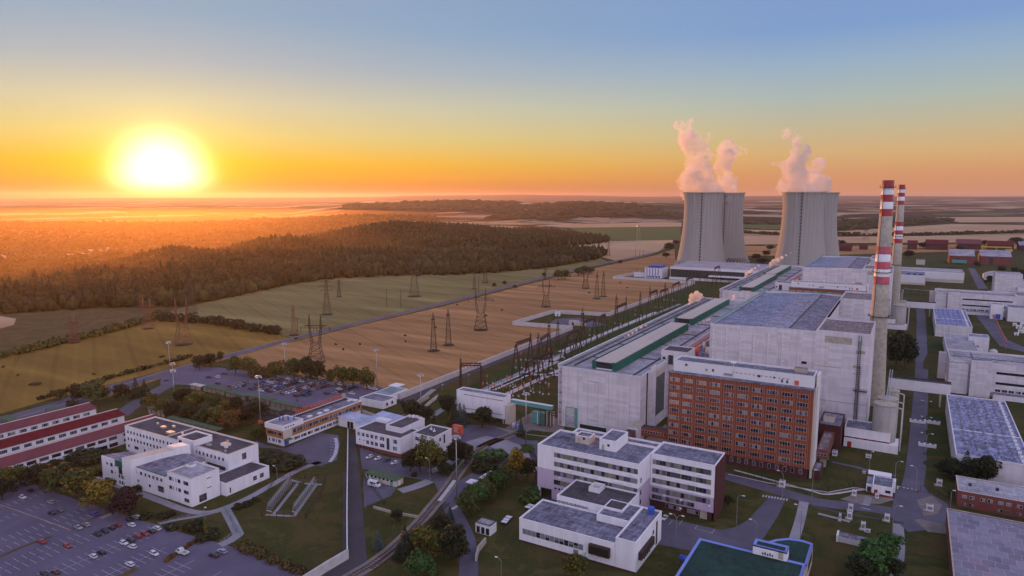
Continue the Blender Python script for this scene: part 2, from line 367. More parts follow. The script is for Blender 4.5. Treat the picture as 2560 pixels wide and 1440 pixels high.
# ---------------------------------------------------------------- terrain
# per bearing (column px): list of (distance, height); plateau, drop into the valley, far ridges
PROF = {
 -900: [(650, 0), (900, -50), (1800, -90), (2900, -20), (4500, -10), (9000, 20), (16000, 60), (24000, 105), (45000, 90)],
 0:    [(820, 0), (1150, -45), (1900, -80), (2900, -18), (3400, -14), (4500, -20), (9000, 20), (12000, -10), (16000, 40), (24000, 128), (45000, 90)],
 250:  [(980, 0), (1350, -45), (2100, -80), (3100, -18), (3600, -12), (5000, -20), (9000, 20), (12000, -10), (16000, 40), (24000, 128), (45000, 90)],
 480:  [(1250, 0), (1700, -40), (2400, -75), (3400, -20), (3900, -12), (5200, -20), (9000, 20), (12000, -10), (16000, 40), (24000, 132), (45000, 90)],
 690:  [(1700, 2), (2300, -30), (2800, -60), (3700, -5), (4200, -10), (5200, -30), (9000, 10), (12000, -10), (16000, 40), (24000, 134), (45000, 90)],
 900:  [(2200, 8), (2700, -30), (3100, -30), (3600, 20), (4200, 0), (6000, 50), (9000, 10), (15000, 40), (22000, 140), (45000, 90)],
 1100: [(2200, 8), (2800, -5), (3300, 5), (3900, 10), (4600, 0), (6500, 78), (9000, 20), (14000, 30), (22000, 190), (45000, 90)],
 1290: [(2200, 4), (3000, 0), (3900, 0), (5000, 8), (6500, 66), (9000, 10), (14000, 30), (22000, 222), (45000, 90)],
 1450: [(2600, 0), (3700, 0), (5000, 68), (6000, 70), (7500, 20), (13000, 30), (17000, 60), (23000, 200), (45000, 90)],
 1600: [(2600, 0), (3700, 0), (5000, 58), (6500, 62), (8000, 30), (13000, 40), (17000, 60), (23000, 165), (45000, 90)],
 1800: [(2600, 0), (4000, 0), (6000, 30), (9000, 30), (14000, 60), (20000, 120), (24000, 185), (45000, 90)],
 2100: [(2600, 0), (4000, 0), (6000, 20), (9000, 40), (14000, 60), (20000, 120), (24000, 205), (45000, 90)],
 2560: [(2600, 0), (4000, 0), (6000, 20), (9000, 40), (14000, 90), (20000, 150), (24000, 172), (45000, 90)],
 3600: [(2600, 0), (4000, 0), (6000, 20), (9000, 40), (14000, 90), (20000, 150), (24000, 160), (45000, 90)]}
PK = sorted(PROF)
def prof_z(px, d):
    px = np.clip(px, PK[0], PK[-1]-1e-3); out = np.zeros_like(d)
    for a, b in zip(PK[:-1], PK[1:]):
        m = (px >= a) & (px < b)
        if not m.any(): continue
        t = (px[m]-a)/(b-a); t = t*t*(3-2*t)
        za = np.interp(d[m], *zip(*([(0, 0), (min(1650, PROF[a][0][0]-1), 0)]+PROF[a]))); zb = np.interp(d[m], *zip(*([(0, 0), (min(1650, PROF[b][0][0]-1), 0)]+PROF[b])))
        out[m] = za*(1-t)+zb*t
    return out
def terr(x, y):
    """terrain height for arrays of world points"""
    f = x*FW[0]+y*FW[1]; r = x*RT[0]+y*RT[1]
    fz = np.maximum(f, 1.); dz = fz*math.cos(TH)+HC*math.sin(TH)
    px = CX+F*r/dz
    z = prof_z(px, fz); z = np.where(f < 300, 0., z)
    far = np.clip((fz-3500)/4000, 0, 1)
    und = (np.sin(x/900+y/1700)*.5+np.sin(x/2300-y/1300+1.3)+.35*np.sin(x/370+y/510))*9*far
    hill = (12*np.sin(r/170+fz/230)+9*np.sin(r/95-fz/150+.8)+6*np.sin(fz/60+r/210))*np.clip((fz-1180)/350, 0, 1)*np.clip((1330-px)/120, 0, 1)*np.clip((2500-fz)/250, 0, 1)
    return z+hill+und*np.clip((30000-fz)/10000, 0, 1)
az = np.concatenate([np.arange(-180, -56, 8.), np.arange(-56, 56, .3), np.arange(56, 180, 8.)])
rr = np.concatenate([[0.], np.geomspace(60, 600, 8), np.geomspace(640, 26000, 185)])
A_, R_ = np.meshgrid(np.radians(az), rr, indexing='ij')
FF = np.cos(A_)*R_; RR = np.sin(A_)*R_
gx = FF*FW[0]+RR*RT[0]; gy = FF*FW[1]+RR*RT[1]
gz = terr(gx.ravel(), gy.ravel())
na, nr = len(az), len(rr)
gv = np.stack([gx.ravel(), gy.ravel(), gz], 1)
i0 = (np.arange(na)[:, None]*nr+np.arange(nr-1)[None, :]); i1 = (((np.arange(na)+1) % na)[:, None]*nr+np.arange(nr-1)[None, :])
gf = np.stack([i0, i0+1, i1+1, i1], -1).reshape(-1, 4)
me = bpy.data.meshes.new('ground'); me.from_pydata(gv.tolist(), [], gf.tolist()); me.update(); me.validate()
me.polygons.foreach_set('use_smooth', [True]*len(me.polygons))
# ground material: lawn near, a patchwork of fields and woods far off
n = NT('countryside')
g = n.n.new('ShaderNodeNewGeometry'); ln = n.new('ShaderNodeVectorMath', operation='LENGTH'); n.link(g.outputs['Position'], ln.inputs[0])
mr = n.new('ShaderNodeMapRange'); n.link(ln.outputs['Value'], mr.inputs[0]); mr.inputs[1].default_value = 1500; mr.inputs[2].default_value = 2300
ns = n.noise(n.pos(), .0012, 4, .6)
dis = n.new('ShaderNodeVectorMath', operation='MULTIPLY_ADD'); nsv = n.new('ShaderNodeTexNoise', Scale=.0015, Detail=3.); n.link(n.pos(), nsv.inputs['Vector']); n.link(nsv.outputs['Color'], dis.inputs[0]); dis.inputs[1].default_value = (500, 500, 0); n.link(g.outputs['Position'], dis.inputs[2])
vm = n.n.new('ShaderNodeMapping'); vm.inputs['Rotation'].default_value = (0, 0, R(25)); vm.inputs['Scale'].default_value = (.0016, .0009, 0); n.link(dis.outputs[0], vm.inputs[0])
vo = n.new('ShaderNodeTexVoronoi', Scale=1.); n.link(vm.outputs[0], vo.inputs['Vector'])
sx = n.n.new('ShaderNodeSeparateColor'); n.link(vo.outputs['Color'], sx.inputs[0])
fields = n.n.new('ShaderNodeValToRGB'); fields.color_ramp.interpolation = 'CONSTANT'
for i, (p, c) in enumerate([(0, (.030, .028, .018)), (.26, (.42, .28, .16)), (.42, (.10, .12, .05)), (.52, (.50, .36, .21)), (.66, (.028, .026, .018)), (.82, (.33, .22, .13)), (.92, (.16, .15, .08))]):
    e = fields.color_ramp.elements
    if i > 1: e.new(p)
    e[i].position = p; e[i].color = (*c, 1)
n.link(sx.outputs[0], fields.inputs[0])
wd = n.noise(n.pos(), .0016, 6, .62, .4)
wood = n.ramp(wd, [(.475, (0, 0, 0)), (.50, (1, 1, 1))])
farc = n.mix(wood, fields.outputs[0], (.026, .024, .017))
a = n.noise(n.pos(), .035, 9, .72, .8); b = n.noise(n.pos(), 1.1, 5, .8)
near = n.mix(.4, n.ramp(a, [(.42, (.095, .066, .026)), (.48, (.058, .055, .018)), (.53, (.034, .045, .012)), (.60, (.10, .085, .03))]), n.ramp(b, [(.3, (.03, .028, .012)), (.7, (.09, .10, .035))]))
mr2 = n.new('ShaderNodeMapRange'); n.link(ln.outputs['Value'], mr2.inputs[0]); mr2.inputs[1].default_value = 15500; mr2.inputs[2].default_value = 17500; farc = n.mix(mr2.outputs[0], farc, (.022, .022, .018)); n.base(n.mix(mr.outputs[0], near, farc)); n.set(Roughness=.95); n.b.inputs['Specular IOR Level'].default_value = .05
me.materials.append(n.m)
go = bpy.data.objects.new('ground', me); COL.objects.link(go); tag(go, kind='structure')
# ---------------------------------------------------------------- air
hz = MB(); M['hazemat'] = bpy.data.materials.new('haze')
hm = M['hazemat']; hm.use_nodes = True; hm.node_tree.nodes.clear()
pv = hm.node_tree.nodes.new('ShaderNodeVolumePrincipled'); ho = hm.node_tree.nodes.new('ShaderNodeOutputMaterial'); hm.node_tree.links.new(pv.outputs[0], ho.inputs['Volume'])
pv.inputs['Color'].default_value = (.90, .74, .76, 1); pv.inputs['Density'].default_value = 2.7e-5; pv.inputs['Anisotropy'].default_value = .6
hz.box(-26500, 26500, -26500, 26500, -160, 300, 'hazemat')
ho_ = tag(hz.obj('haze'), kind='stuff')
# mist lying in the wooded valley under the sun
M['mistmat'] = hm.copy(); M['mistmat'].name = 'valley_mist'; mv = M['mistmat'].node_tree.nodes['Principled Volume']; mv.inputs['Density'].default_value = .95e-4; mv.inputs['Color'].default_value = (.97, .56, .16, 1); mv.inputs['Anisotropy'].default_value = .72
mb_ = MB(); lo_p = [polar(*p) for p in ((-2600, 600), (0, 420), (480, 480), (1000, 700), (1400, 2200), (1420, 4600), (1100, 5600), (-900, 5600), (-4200, 3000))]
hi_p = [polar(*p) for p in ((-2000, 1000), (0, 1050), (300, 1250), (520, 1700), (700, 2300), (760, 3000), (620, 3500), (-500, 3500), (-2600, 2200))]
nn_ = len(lo_p); mb_.v = [(x, y, -130.) for x, y in lo_p]+[(x, y, -2.) for x, y in lo_p]+[(x, y, 70.) for x, y in hi_p]; mb_._m('mistmat')
for j in range(2):
    for i in range(nn_): k = (i+1) % nn_; mb_.f.append((j*nn_+i, j*nn_+k, (j+1)*nn_+k, (j+1)*nn_+i))
mb_.f += [tuple(range(nn_-1, -1, -1)), tuple(range(2*nn_, 3*nn_))]; mb_.mi = [0]*len(mb_.f); mb_.sm = [False]*len(mb_.f)
tag(mb_.obj('valley_mist'), kind='stuff')
# ---------------------------------------------------------------- building kit
def walls(t, x0, x1, y0, y1, z1, wm, rm='roof', par=.7, z0=0., name='wall', roof='roof', cap=None, pt=.35):
    """outer walls with a parapet round a sunken flat roof"""
    b = MB(); zr = z1-par
    b.box(x0, x1, y0, y1, z0, zr-.01, wm)
    for q in ((x0, x1, y0, y0+pt), (x0, x1, y1-pt, y1), (x0, x0+pt, y0+pt, y1-pt), (x1-pt, x1, y0+pt, y1-pt)): b.box(*q, zr-.01, z1, wm)
    o = b.obj(name, t)
    if cap:
        c = MB(); e = .08
        for q in ((x0-e, x1+e, y0-e, y0+pt), (x0-e, x1+e, y1-pt, y1+e), (x0-e, x0+pt, y0+pt, y1-pt), (x1-pt, x1+e, y0+pt, y1-pt)): c.box(*q, z1+.002, z1+.16, cap)
        c.obj('coping', t)
    r = MB(); r.poly([(x0+pt, y0+pt, zr+.03), (x1-pt, y0+pt, zr+.03), (x1-pt, y1-pt, zr+.03), (x0+pt, y1-pt, zr+.03)], rm)
    r.obj(roof, t)
    return o
GL = ['glass', 'glass', 'glass', 'curtain2', 'curtain', 'glass_blue']
def wbox(b, face, fix, u0, u1, z0, z1, d0, d1, m):
    """a thin box lying on a wall face; d0..d1 is how far it stands proud"""
    if face == 's': b.box(u0, u1, fix-d1, fix-d0, z0, z1, m)
    elif face == 'e': b.box(fix+d0, fix+d1, u0, u1, z0, z1, m)
    elif face == 'w': b.box(fix-d1, fix-d0, u0, u1, z0, z1, m)
    elif face == 'n': b.box(u0, u1, fix+d0, fix+d1, z0, z1, m)
def window(t, face, fix, u, z, w, h, n=2, fm='white', gl=None, name='window', fw=.07, rows=1, sill=False):
    b = MB()
    wbox(b, face, fix, u, u+w, z, z+h, -.02, .05, fm)
    pw = (w-fw)/n; ph = (h-fw)/rows
    for i in range(n):
        for j in range(rows):
            g_ = gl[rnd.randrange(len(gl))] if gl else rnd.choice(GL)
            wbox(b, face, fix, u+fw+i*pw, u+i*pw+pw, z+fw+j*ph, z+j*ph+ph, .0, .085, g_)
    o = b.obj(name, t)
    if sill:
        s = MB(); wbox(s, face, fix, u-.1, u+w+.1, z-.18, z-.02, 0, .3, fm); sub(s, 'sill', o)
    return o
def panelbox(t, face, fix, u0, u1, z0, z1, m, name, d=.08, d0=-.02):
    b = MB(); wbox(b, face, fix, u0, u1, z0, z1, d0, d, m); return b.obj(name, t)
def boxpart(t, name, x0, x1, y0, y1, z0, z1, m, top=None):
    b = MB(); b.box(x0, x1, y0, y1, z0, z1, m, top); return b.obj(name, t)
def rail(b, pts, z, h, m='steel', step=2.5, r=.06):
    for p, q in zip(pts[:-1], pts[1:]):
        b.tube((*p, z+h), (*q, z+h), r, m, 4); b.tube((*p, z+h*.5), (*q, z+h*.5), r*.7, m, 4)
        L_ = math.dist(p, q); k = max(1, int(L_/step))
        for i in range(k+1):
            t_ = i/k; x = p[0]+(q[0]-p[0])*t_; y = p[1]+(q[1]-p[1])*t_; b.tube((x, y, z), (x, y, z+h), r, m, 4)
# ---------------------------------------------------------------- turbine hall
def turbine_hall(dy, y1, lab):
    t = thing('turbine_hall', lab, 'industrial hall', (-128, 305+dy, 0), 'turbine halls')
    x0, x1, y0 = -150.5, -107., 305+dy; y1 += dy
    walls(t, x0, x1, y0, y1, 31., 'panel', 'roof_light', .9, cap='white')
    # vertical joints between bays
    b = MB()
    for i in range(1, 8): wbox(b, 's', y0, x0+i*5.45, x0+i*5.45+.14, 1, 30, -.02, .05, 'concrete')
    for k in range(1, int((y1-y0)/12)): wbox(b, 'e', x1, y0+k*12, y0+k*12+.2, 1, 30, -.02, .06, 'concrete')
    b.obj('cladding_joint', t)
    # stepped pale flashings along the west eaves
    b = MB(); k = 0; y = y0+.5
    while y < y1-8:
        b.box(x0-.5, x0+1.9, y, y+15.4, 31.2, 31.5+.12*(k % 2), 'steel'); b.box(x0-.62, x0-.18, y, y+15.4, 30.4, 31.9, 'white'); y += 16.4; k += 1
    b.obj('eaves_flashing', t)
    b = MB(); b.box(x0+5.2, x0+5.6, y0+8, y1-2, 30.2, 30.8, 'steel_dark'); b.box(x1-5.1, x1-4.7, y0+1, y1-2, 30.2, 30.8, 'steel_dark')
    for q in range(6): b.box(x0+6, x0+16, y0+30+q*38, y0+30.35+q*38, 30.15, 30.5, 'steel_dark'); b.box(x1-15, x1-5, y0+40+q*38, y0+40.35+q*38, 30.15, 30.5, 'rust')
    b.obj('roof_gutter', t)
    # glazed strip and brown pipe on the east wall
    panelbox(t, 'e', x1, y0+23, y0+36.5, 5.5, 25.5, 'glass_green', 'glazed_strip', .12)
    panelbox(t, 'e', x1, y0+22.9, y0+36.6, 25.6, 29., 'cream', 'infill_panel', .1)
    b = MB(); b.box(x1-.01, x1+.35, y0+8.5, y0+9.4, 2, 30.9, 'rust'); b.obj('downpipe', t)
    b = MB(); wbox(b, 'e', x1, y0+14, y0+22, 29.6, 32.6, -.02, .2, 'white'); b.obj('parapet_screen', t); b = MB(); wbox(b, 'e', x1, y0+38, y0+52, 29.6, 33.1, -.02, .2, 'white'); b.obj('parapet_screen', t)
    # big door
    d = MB(); wbox(d, 's', y0, -146.2, -139.6, .2, 10.6, -.02, .12, 'teal'); dd = d.obj('door', t)
    d = MB(); wbox(d, 's', y0, -145.8, -141.2, .3, 6., .0, .2, 'roof_light'); wbox(d, 's', y0, -145.8, -141.2, 6.05, 10.2, 0, .2, 'concrete_light'); sub(d, 'door_leaf', dd)
    panelbox(t, 's', y0, -138.2, -124, .6, 2.8, 'glass_green', 'low_window_band')
    for zz_ in (25.1, 5.4): panelbox(t, 's', y0, -133.9, -128.6, zz_, zz_+.35, 'concrete', 'stain_band', .03)
    b = MB()
    for i in range(30): b.box(x0+1.05, x0+1.95, y0-.65, y0-.15, 1+i, 1.12+i, 'steel')
    for i in range(6): b.box(x0+.9, x0+2.1, y0-.9, y0-.1, 2+i*5.2, 2.15+i*5.2, 'steel_dark')
    for xx in (x0+1, x0+2): b.tube((xx, y0-.5, .3), (xx, y0-.5, 31.5), .09, 'steel', 4)
    b.obj('ladder', t)
    b = MB(); rail(b, [(x0+6, y0+.2), (x1-6, y0+.2)], 31, 1.1); b.obj('roof_railing', t)
    return t
def skylight(dy, y0, y1, x0, x1, lab):
    t = thing('roof_skylight', lab, 'skylight', ((x0+x1)/2, y0+dy, 30.3), 'green ridge skylights')
    y0 += dy; y1 += dy
    b = MB(); b.box(x0+.6, x1-.6, y0+.3, y1-.3, 30.2, 34.2, 'green_sheet'); b.obj('wall', t)
    b = MB(); xm = (x0+x1)/2; b.prism([(x0+.9, y0+.1), (x1-.9, y0+.1), (x1-.9, y1), (x0+.9, y1)], 34.25, 34.45, 'cream', 'cream')
    b.box(xm-.1, xm+.1, y0, y1, 34.45, 34.7, 'trim_light'); b.obj('roof', t)
    b = MB()
    for xx in (x0, x1-2.2):
        b.box(xx, xx+2.2, y0-.2, y1+.2, 30.25, 30.5, 'green_sheet'); b.box(xx, xx+.25, y0-.2, y1+.2, 30.5, 34.6, 'green_sheet') if xx == x0 else b.box(xx+1.95, xx+2.2, y0-.2, y1+.2, 30.5, 34.6, 'green_sheet')
        b.box(xx, xx+2.2, y0-.2, y0, 33.9, 34.6, 'green_sheet')
        for k in range(int((y1-y0)/3)): b.box(xx+.1, xx+2.1, y0+k*3, y0+k*3+.15, 30.5, 34.3, 'green_sheet')
    b.obj('louvre', t)
    b = MB(); b.box(x0+2.4, x1-2.4, y0+.02, y0+.28, 31.2, 33.9, 'glass'); b.box(x0+2.2, x1-2.2, y0-.1, y0+.28, 30.4, 31.1, 'white'); b.obj('end_window', t)
def reactor(dy, lab):
    t = thing('reactor_building', lab, 'reactor building', (-53, 362+dy, 0), 'reactor buildings')
    y0, y1 = 362+dy, 510+dy; xl, xr = -89.5, -38.
    b = MB(); zl, zm, zr = 48.2, 49.6, 48.8; xm = -51.
    # main block with a very low ridge and the end bays standing east of it
    def sl(x): return zl+(x-xl)/(xm-xl)*(zm-zl) if x < xm else zm+(x-xm)/(xr-xm)*(zr-zm)
    b.poly([(xl, y0, 0), (xr, y0, 0), (xr, y0, 50.2), (xm, y0, 50.4), (xl, y0, 49.4)], 'panel')
    b.poly([(xr, y1, 0), (xl, y1, 0), (xl, y1, 49.4), (xm, y1, 50.4), (xr, y1, 50.2)], 'panel')
    b.poly([(xl, y1, 0), (xl, y0, 0), (xl, y0, 49.4), (xl, y1, 49.4)], 'panel'); b.poly([(xr, y0, 0), (xr, y1, 0), (xr, y1, 50.2), (xr, y0, 50.2)], 'panel')
    for x in (xl, xr-.4): b.box(x, x+.4, y0+.41, y1-.41, 48, 50.2 if x > -60 else 49.4, 'panel')
    for y in (y0+.003, y1-.403): b.prism([(xl+.01, y), (xr-.01, y), (xr-.01, y+.4), (xl+.01, y+.4)], 47.5, 49.35, 'panel')
    b.obj('wall', t)
    b = MB(); e = .42
    b.poly([(xl+e, y0+e, zl), (xm, y0+e, zm), (xm, y1-e, zm), (xl+e, y1-e, zl)], 'roof_reactor'); b.poly([(xm, y0+e, zm), (xr-e, y0+e, zr), (xr-e, y1-e, zr), (xm, y1-e, zm)], 'roof'); b.obj('roof', t)
    b = MB(); b.box(xl-.1, xl+1.2, y0+3, y1, 49.42, 49.9, 'teal'); b.box(xl-.1, xr, y1-.5, y1+.1, 50.42, 50.8, 'teal'); b.box(xm-.5, xm+.5, y0+1, y1-1, zm+.01, zm+.12, 'roof_dark'); b.obj('roof_trim', t)
    for nm, a0, a1 in (('near_bay', y0, y0+41), ('far_bay', y0+124, y1+16)):
        walls(t, xr+.01, -14., a0, a1, 51., 'panel', 'roof_brown', 1., name=nm, roof=nm+'_roof', pt=.5)
    b = MB()
    for i in range(6):   # ribbed pale pipes
        x = xl+1.5+i*6.9; b.box(x, x+.45, y0-.5, y0-.01, 12, 47.5, 'white')
        for k in range(16): b.box(x+.45, x+1.2, y0-.3, y0-.01, 14+k*2.1, 14.9+k*2.1, 'white')
    b.obj('wall_pipe', t)
    b = MB()
    for x in (xr-1, xr-8.5, xr-17, xr+4.5): wbox(b, 's', y0, x, x+.12, 3, 48, -.02, .04, 'concrete')
    for z, a0, a1 in ((33, xr+.1, -26), (16, xr+2, -14.5), (31, -21, -17)): wbox(b, 's', y0, a0, a1, z, z+.35, -.02, .05, 'concrete')
    b.obj('cladding_joint', t)
    for u, z, w_, h_ in ((-20, 41, 4, 1.6), (-21, 34, 3, 1.2), (-34, 45, 12, 3.4), (-44, 33.2, 2.4, 1.3)): panelbox(t, 's', y0, u, u+w_, z, z+h_, 'concrete' if z != 33.2 else 'glass', 'cladding_patch' if z != 33.2 else 'window', .03)
    b = MB()
    for i in range(44): b.box(-19.1, -18., y0-.9, y0-.05, 4+i, 4.12+i, 'steel_dark')
    for xx in (-19.1, -18.): b.tube((xx, y0-.8, 2), (xx, y0-.8, 50), .14, 'steel_dark', 4)
    b.box(-20, -14.2, y0-1.6, y0-.05, 23, 23.2, 'steel_dark'); rail(b, [(-20, y0-1.5), (-14, y0-1.5)], 23.2, 1.1, 'steel_dark', 1.5)
    b.box(-18.2, -17.4, y0-.7, y0-.02, 9, 35, 'steel'); b.obj('ladder', t)
    b = MB(); b.box(-47.5, -46., y0-1., y0-.02, 24, 27, 'steel_dark'); b.box(-48, -45.3, y0-1.4, y0-.02, 27.02, 27.2, 'steel'); b.obj('vent_box', t)
    # recessed middle: stack of the ventilation shaft
    boxpart(t, 'corner_shaft', xr+.02, xr+3.5, y1-23.9+0, y1-19, 0, 50, 'panel')
    return t
def gallery(dy, lab):
    t = thing('pipe_gallery', lab, 'gallery building', (-98, 352+dy, 0), 'pipe galleries')
    y0 = 352+dy
    walls(t, -106.9, -89.6, y0, 510+dy, 30., 'panel', 'roof_stain', .6, pt=.3)
    walls(t, -110.5, -96.5, y0-.2-6, y0-.21+8, 36., 'panel', 'roof_dark', .6, name='stair_tower', roof='stair_tower_roof', z0=0)
    for z in (31, 26.5, 22, 17.5, 13, 8.5): window(t, 's', y0-6.2, -109.6, z, 1.5, 1.3, 1, 'steel_dark', ['glass'], 'window')
    window(t, 's', y0-6.2, -106.6, 28.6, 2.6, 5., 2, 'steel_dark', ['glass_green'], rows=3)
    b = MB()
    for k in range(9):
        y = y0+18+k*14; b.tube((-98, y, 29), (-98, y, 34.5), .8, 'orange' if k % 3 == 0 else 'concrete_light', 8); b.tube((-94, y+3, 29), (-94, y+3, 32.5), .5, 'trim_light', 8)
    b.tube((-101, y0+12, 31.5), (-101, y0+140, 31.5), .4, 'trim_light', 6); b.tube((-102.4, y0+12, 32.3), (-102.4, y0+140, 32.3), .3, 'orange', 6)
    for k in range(22): b.tube((-101, y0+13+k*6, 29.3), (-101, y0+13+k*6, 32), .12, 'orange', 4)
    b.obj('steam_pipe', t)
    boxpart(t, 'plant_room', -95, -90, y0+24, y0+34, 29.4, 33.5, 'white', 'roof_dark'); boxpart(t, 'plant_room', -96, -89.7, y0+60, y0+68, 29.4, 36, 'concrete_light', 'roof_dark')
def brick_block(dy, lab):
    t = thing('brick_office_block', lab, 'office block', (-61, 295+dy, 0), 'terracotta office blocks')
    x0, x1, y0, y1 = -90.5, -30.6, 295+dy, 307+dy; H_ = 37.6
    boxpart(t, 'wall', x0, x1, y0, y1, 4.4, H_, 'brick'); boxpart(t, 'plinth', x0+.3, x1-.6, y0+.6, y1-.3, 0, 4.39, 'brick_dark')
    b = MB(); b.prism([(x0-.4, y0-.4), (x1+.4, y0-.4), (x1+.4, y0+2.6), (x0-.4, y0+2.6)], H_+.004, H_+.5, 'roof', 'roof'); b.obj('roof_ledge', t)
    walls(t, x0+1.3, x1-.5, y0+2.7, y1+2, 43., 'white', 'roof', .8, z0=H_+.01-8, name='penthouse', roof='roof')
    b = MB(); wbox(b, 'e', x1, y0+.6, y1+.4, .5, H_, .01, .9, 'cream'); b.box(x1+.1, x1+.95, y0+7.5, y1+3, 2, 42.6, 'white'); b.obj('end_wall', t)
    b = MB(); nb = 10; bay = (x1-x0-.9)/nb; ww = 4.15
    for i in range(nb):
        u = x0+.75+i*bay
        for k in range(6): wbox(b, 's', y0, u-.15+k*ww/4*1.07-(.07 if k == 5 else 0), u-.15+k*ww/4*1.07+.08, 4.4, H_, -.02, .13, 'fin') if k < 5 else None
        wbox(b, 's', y0, u+ww+.75, u+ww+.84, 4.4, H_, -.02, .13, 'fin')
    b.obj('facade_fin', t)
    b = MB()
    for u in range(nb): wbox(b, 's', y0, x0+.45+u*bay-.4, x0+.45+u*bay+.05, 4.45, H_-.05, -.02, .10, 'brick_red')
    b.obj('facade_pier', t)
    warm = ['glass_warm', 'glass_warm', 'curtain2', 'curtain']
    for r in range(9):
        for i in range(nb):
            if r == 0 and i in (2, 3, 4, 5, 6, 7): gl = ['glass', 'glass_blue', 'glass']
            elif r in (6, 8) and i < 4 - (8-r): gl = warm
            elif r in (5,) and i < 2: gl = warm
            else: gl = rnd.choice([['glass'], ['glass', 'curtain2', 'glass_blue'], ['curtain', 'curtain2', 'curtain', 'glass'], ['glass', 'glass', 'curtain2', 'glass_blue'], ['glass', 'curtain', 'glass_blue']])
            window(t, 's', y0, x0+.75+i*bay, 5.9+r*3.5, ww, 1.75, 4, 'trim_light' if r == 0 and i in (2, 3, 4, 5, 6, 7) else 'white', gl)
    for i in range(10): window(t, 's', y0+.6, x0+28+i*3.1, 1.6, 1.3, 2.1, 1, 'white', ['glass', 'curtain2'])
    for k, (u, z, w_, h_, m) in enumerate([(6.5, 41, 1, .8, 'steel_dark'), (15.5, 39.8, .9, .9, 'steel'), (18.5, 39.9, .7, 1, 'steel_dark'), (23.5, 38.9, 4, 1, 'steel'), (37.5, 39.9, 1.1, .9, 'rust'), (43.8, 40.2, .6, .7, 'steel_dark'), (47, 38.9, .6, 1.2, 'steel_dark'), (49, 38.8, .6, 1.2, 'steel_dark'), (52.2, 38.6, 1.6, 1.8, 'orange')]):
        panelbox(t, 's', y0+2.7, x0+u, x0+u+w_, z, z+h_, m, 'wall_vent', .3)
    b = MB()
    for k in range(14): b.box(x0+27+k*1.7, x0+27.8+k*1.7, y0+2.5, y0+2.72, 40.5, 40.7, 'steel_dark')
    b.tube((x0+27.5, y0+2, 38), (x0+27.5, y0+2, 44.6), .15, 'white', 5); b.lathe([(.1, 44.3), (.9, 44.6), (1, 45.1), (.4, 45.6)], 'white', 10, x0+27.5, y0+2); b.obj('antenna', t)
    b = MB(); rail(b, [(x0+3, y0+3.2), (x1-3, y0+3.2)], 43, .9, 'steel_dark', 5); b.box(x1-9, x1-4, y1-3, y1, 42.2, 44.2, 'concrete', 'roof'); b.obj('rooftop_hatch', t)
    return t
def chimney(dy, y, lab, top):
    CHX = -13.5 if dy == 0 else -12.5
    t = thing('vent_stack', lab, 'chimney', (CHX, y, 0), 'striped ventilation stacks')
    H_ = top; seq = []
    def r(z): return 2.85+(H_-z)*.0205+max(0, 45-z)*.012
    b = MB(); b.lathe([(r(z), z) for z in (0, 15, 30, 45, 60, H_-56.5)], 'concrete', 40, CHX, y); b.obj('shaft', t)
    z = H_; bands = ['red', 'white', 'red', 'white', 'red']
    def ring(z0, z1, m, nm):
        b = MB(); b.lathe([(r(z0), z0), (r(z1), z1)], m, 40, CHX, y); return b.obj(nm, t)
    for i, m in enumerate(bands): ring(z-3.85, z, m, 'painted_band'); z -= 3.85
    ring(z-16.6, z, 'concrete', 'shaft_middle'); z -= 16.6
    for i, m in enumerate(bands): ring(z-4.1, z, 'red_faded' if m == 'red' and dy == 0 else m, 'painted_band'); z -= 4.1
    for zz_, o in ((H_-4, 1.0), (50, 1.1), (H_-58+8, .9)):
        b = MB(); rr_ = r(zz_); b.lathe([(rr_+.02, zz_), (rr_+o, zz_), (rr_+o, zz_+.2), (rr_+.02, zz_+.2)], 'rust', 28, CHX, y, cap=False, smooth=False)
        for k in range(14):
            a = k*2*math.pi/14; p = (CHX+(rr_+o)*math.cos(a), y+(rr_+o)*math.sin(a)); b.tube((*p, zz_+.2), (*p, zz_+1.3), .07, 'rust', 4)
        b.obj('walkway', t)
    b = MB(); a = -2.2
    for z0 in range(4, int(H_)-2, 4): b.tube((CHX+(r(z0)+.2)*math.cos(a), y+(r(z0)+.2)*math.sin(a), z0), (CHX+(r(z0+4)+.2)*math.cos(a), y+(r(z0+4)+.2)*math.sin(a), z0+4), .18, 'steel_dark', 4)
    b.obj('ladder', t)
    return t
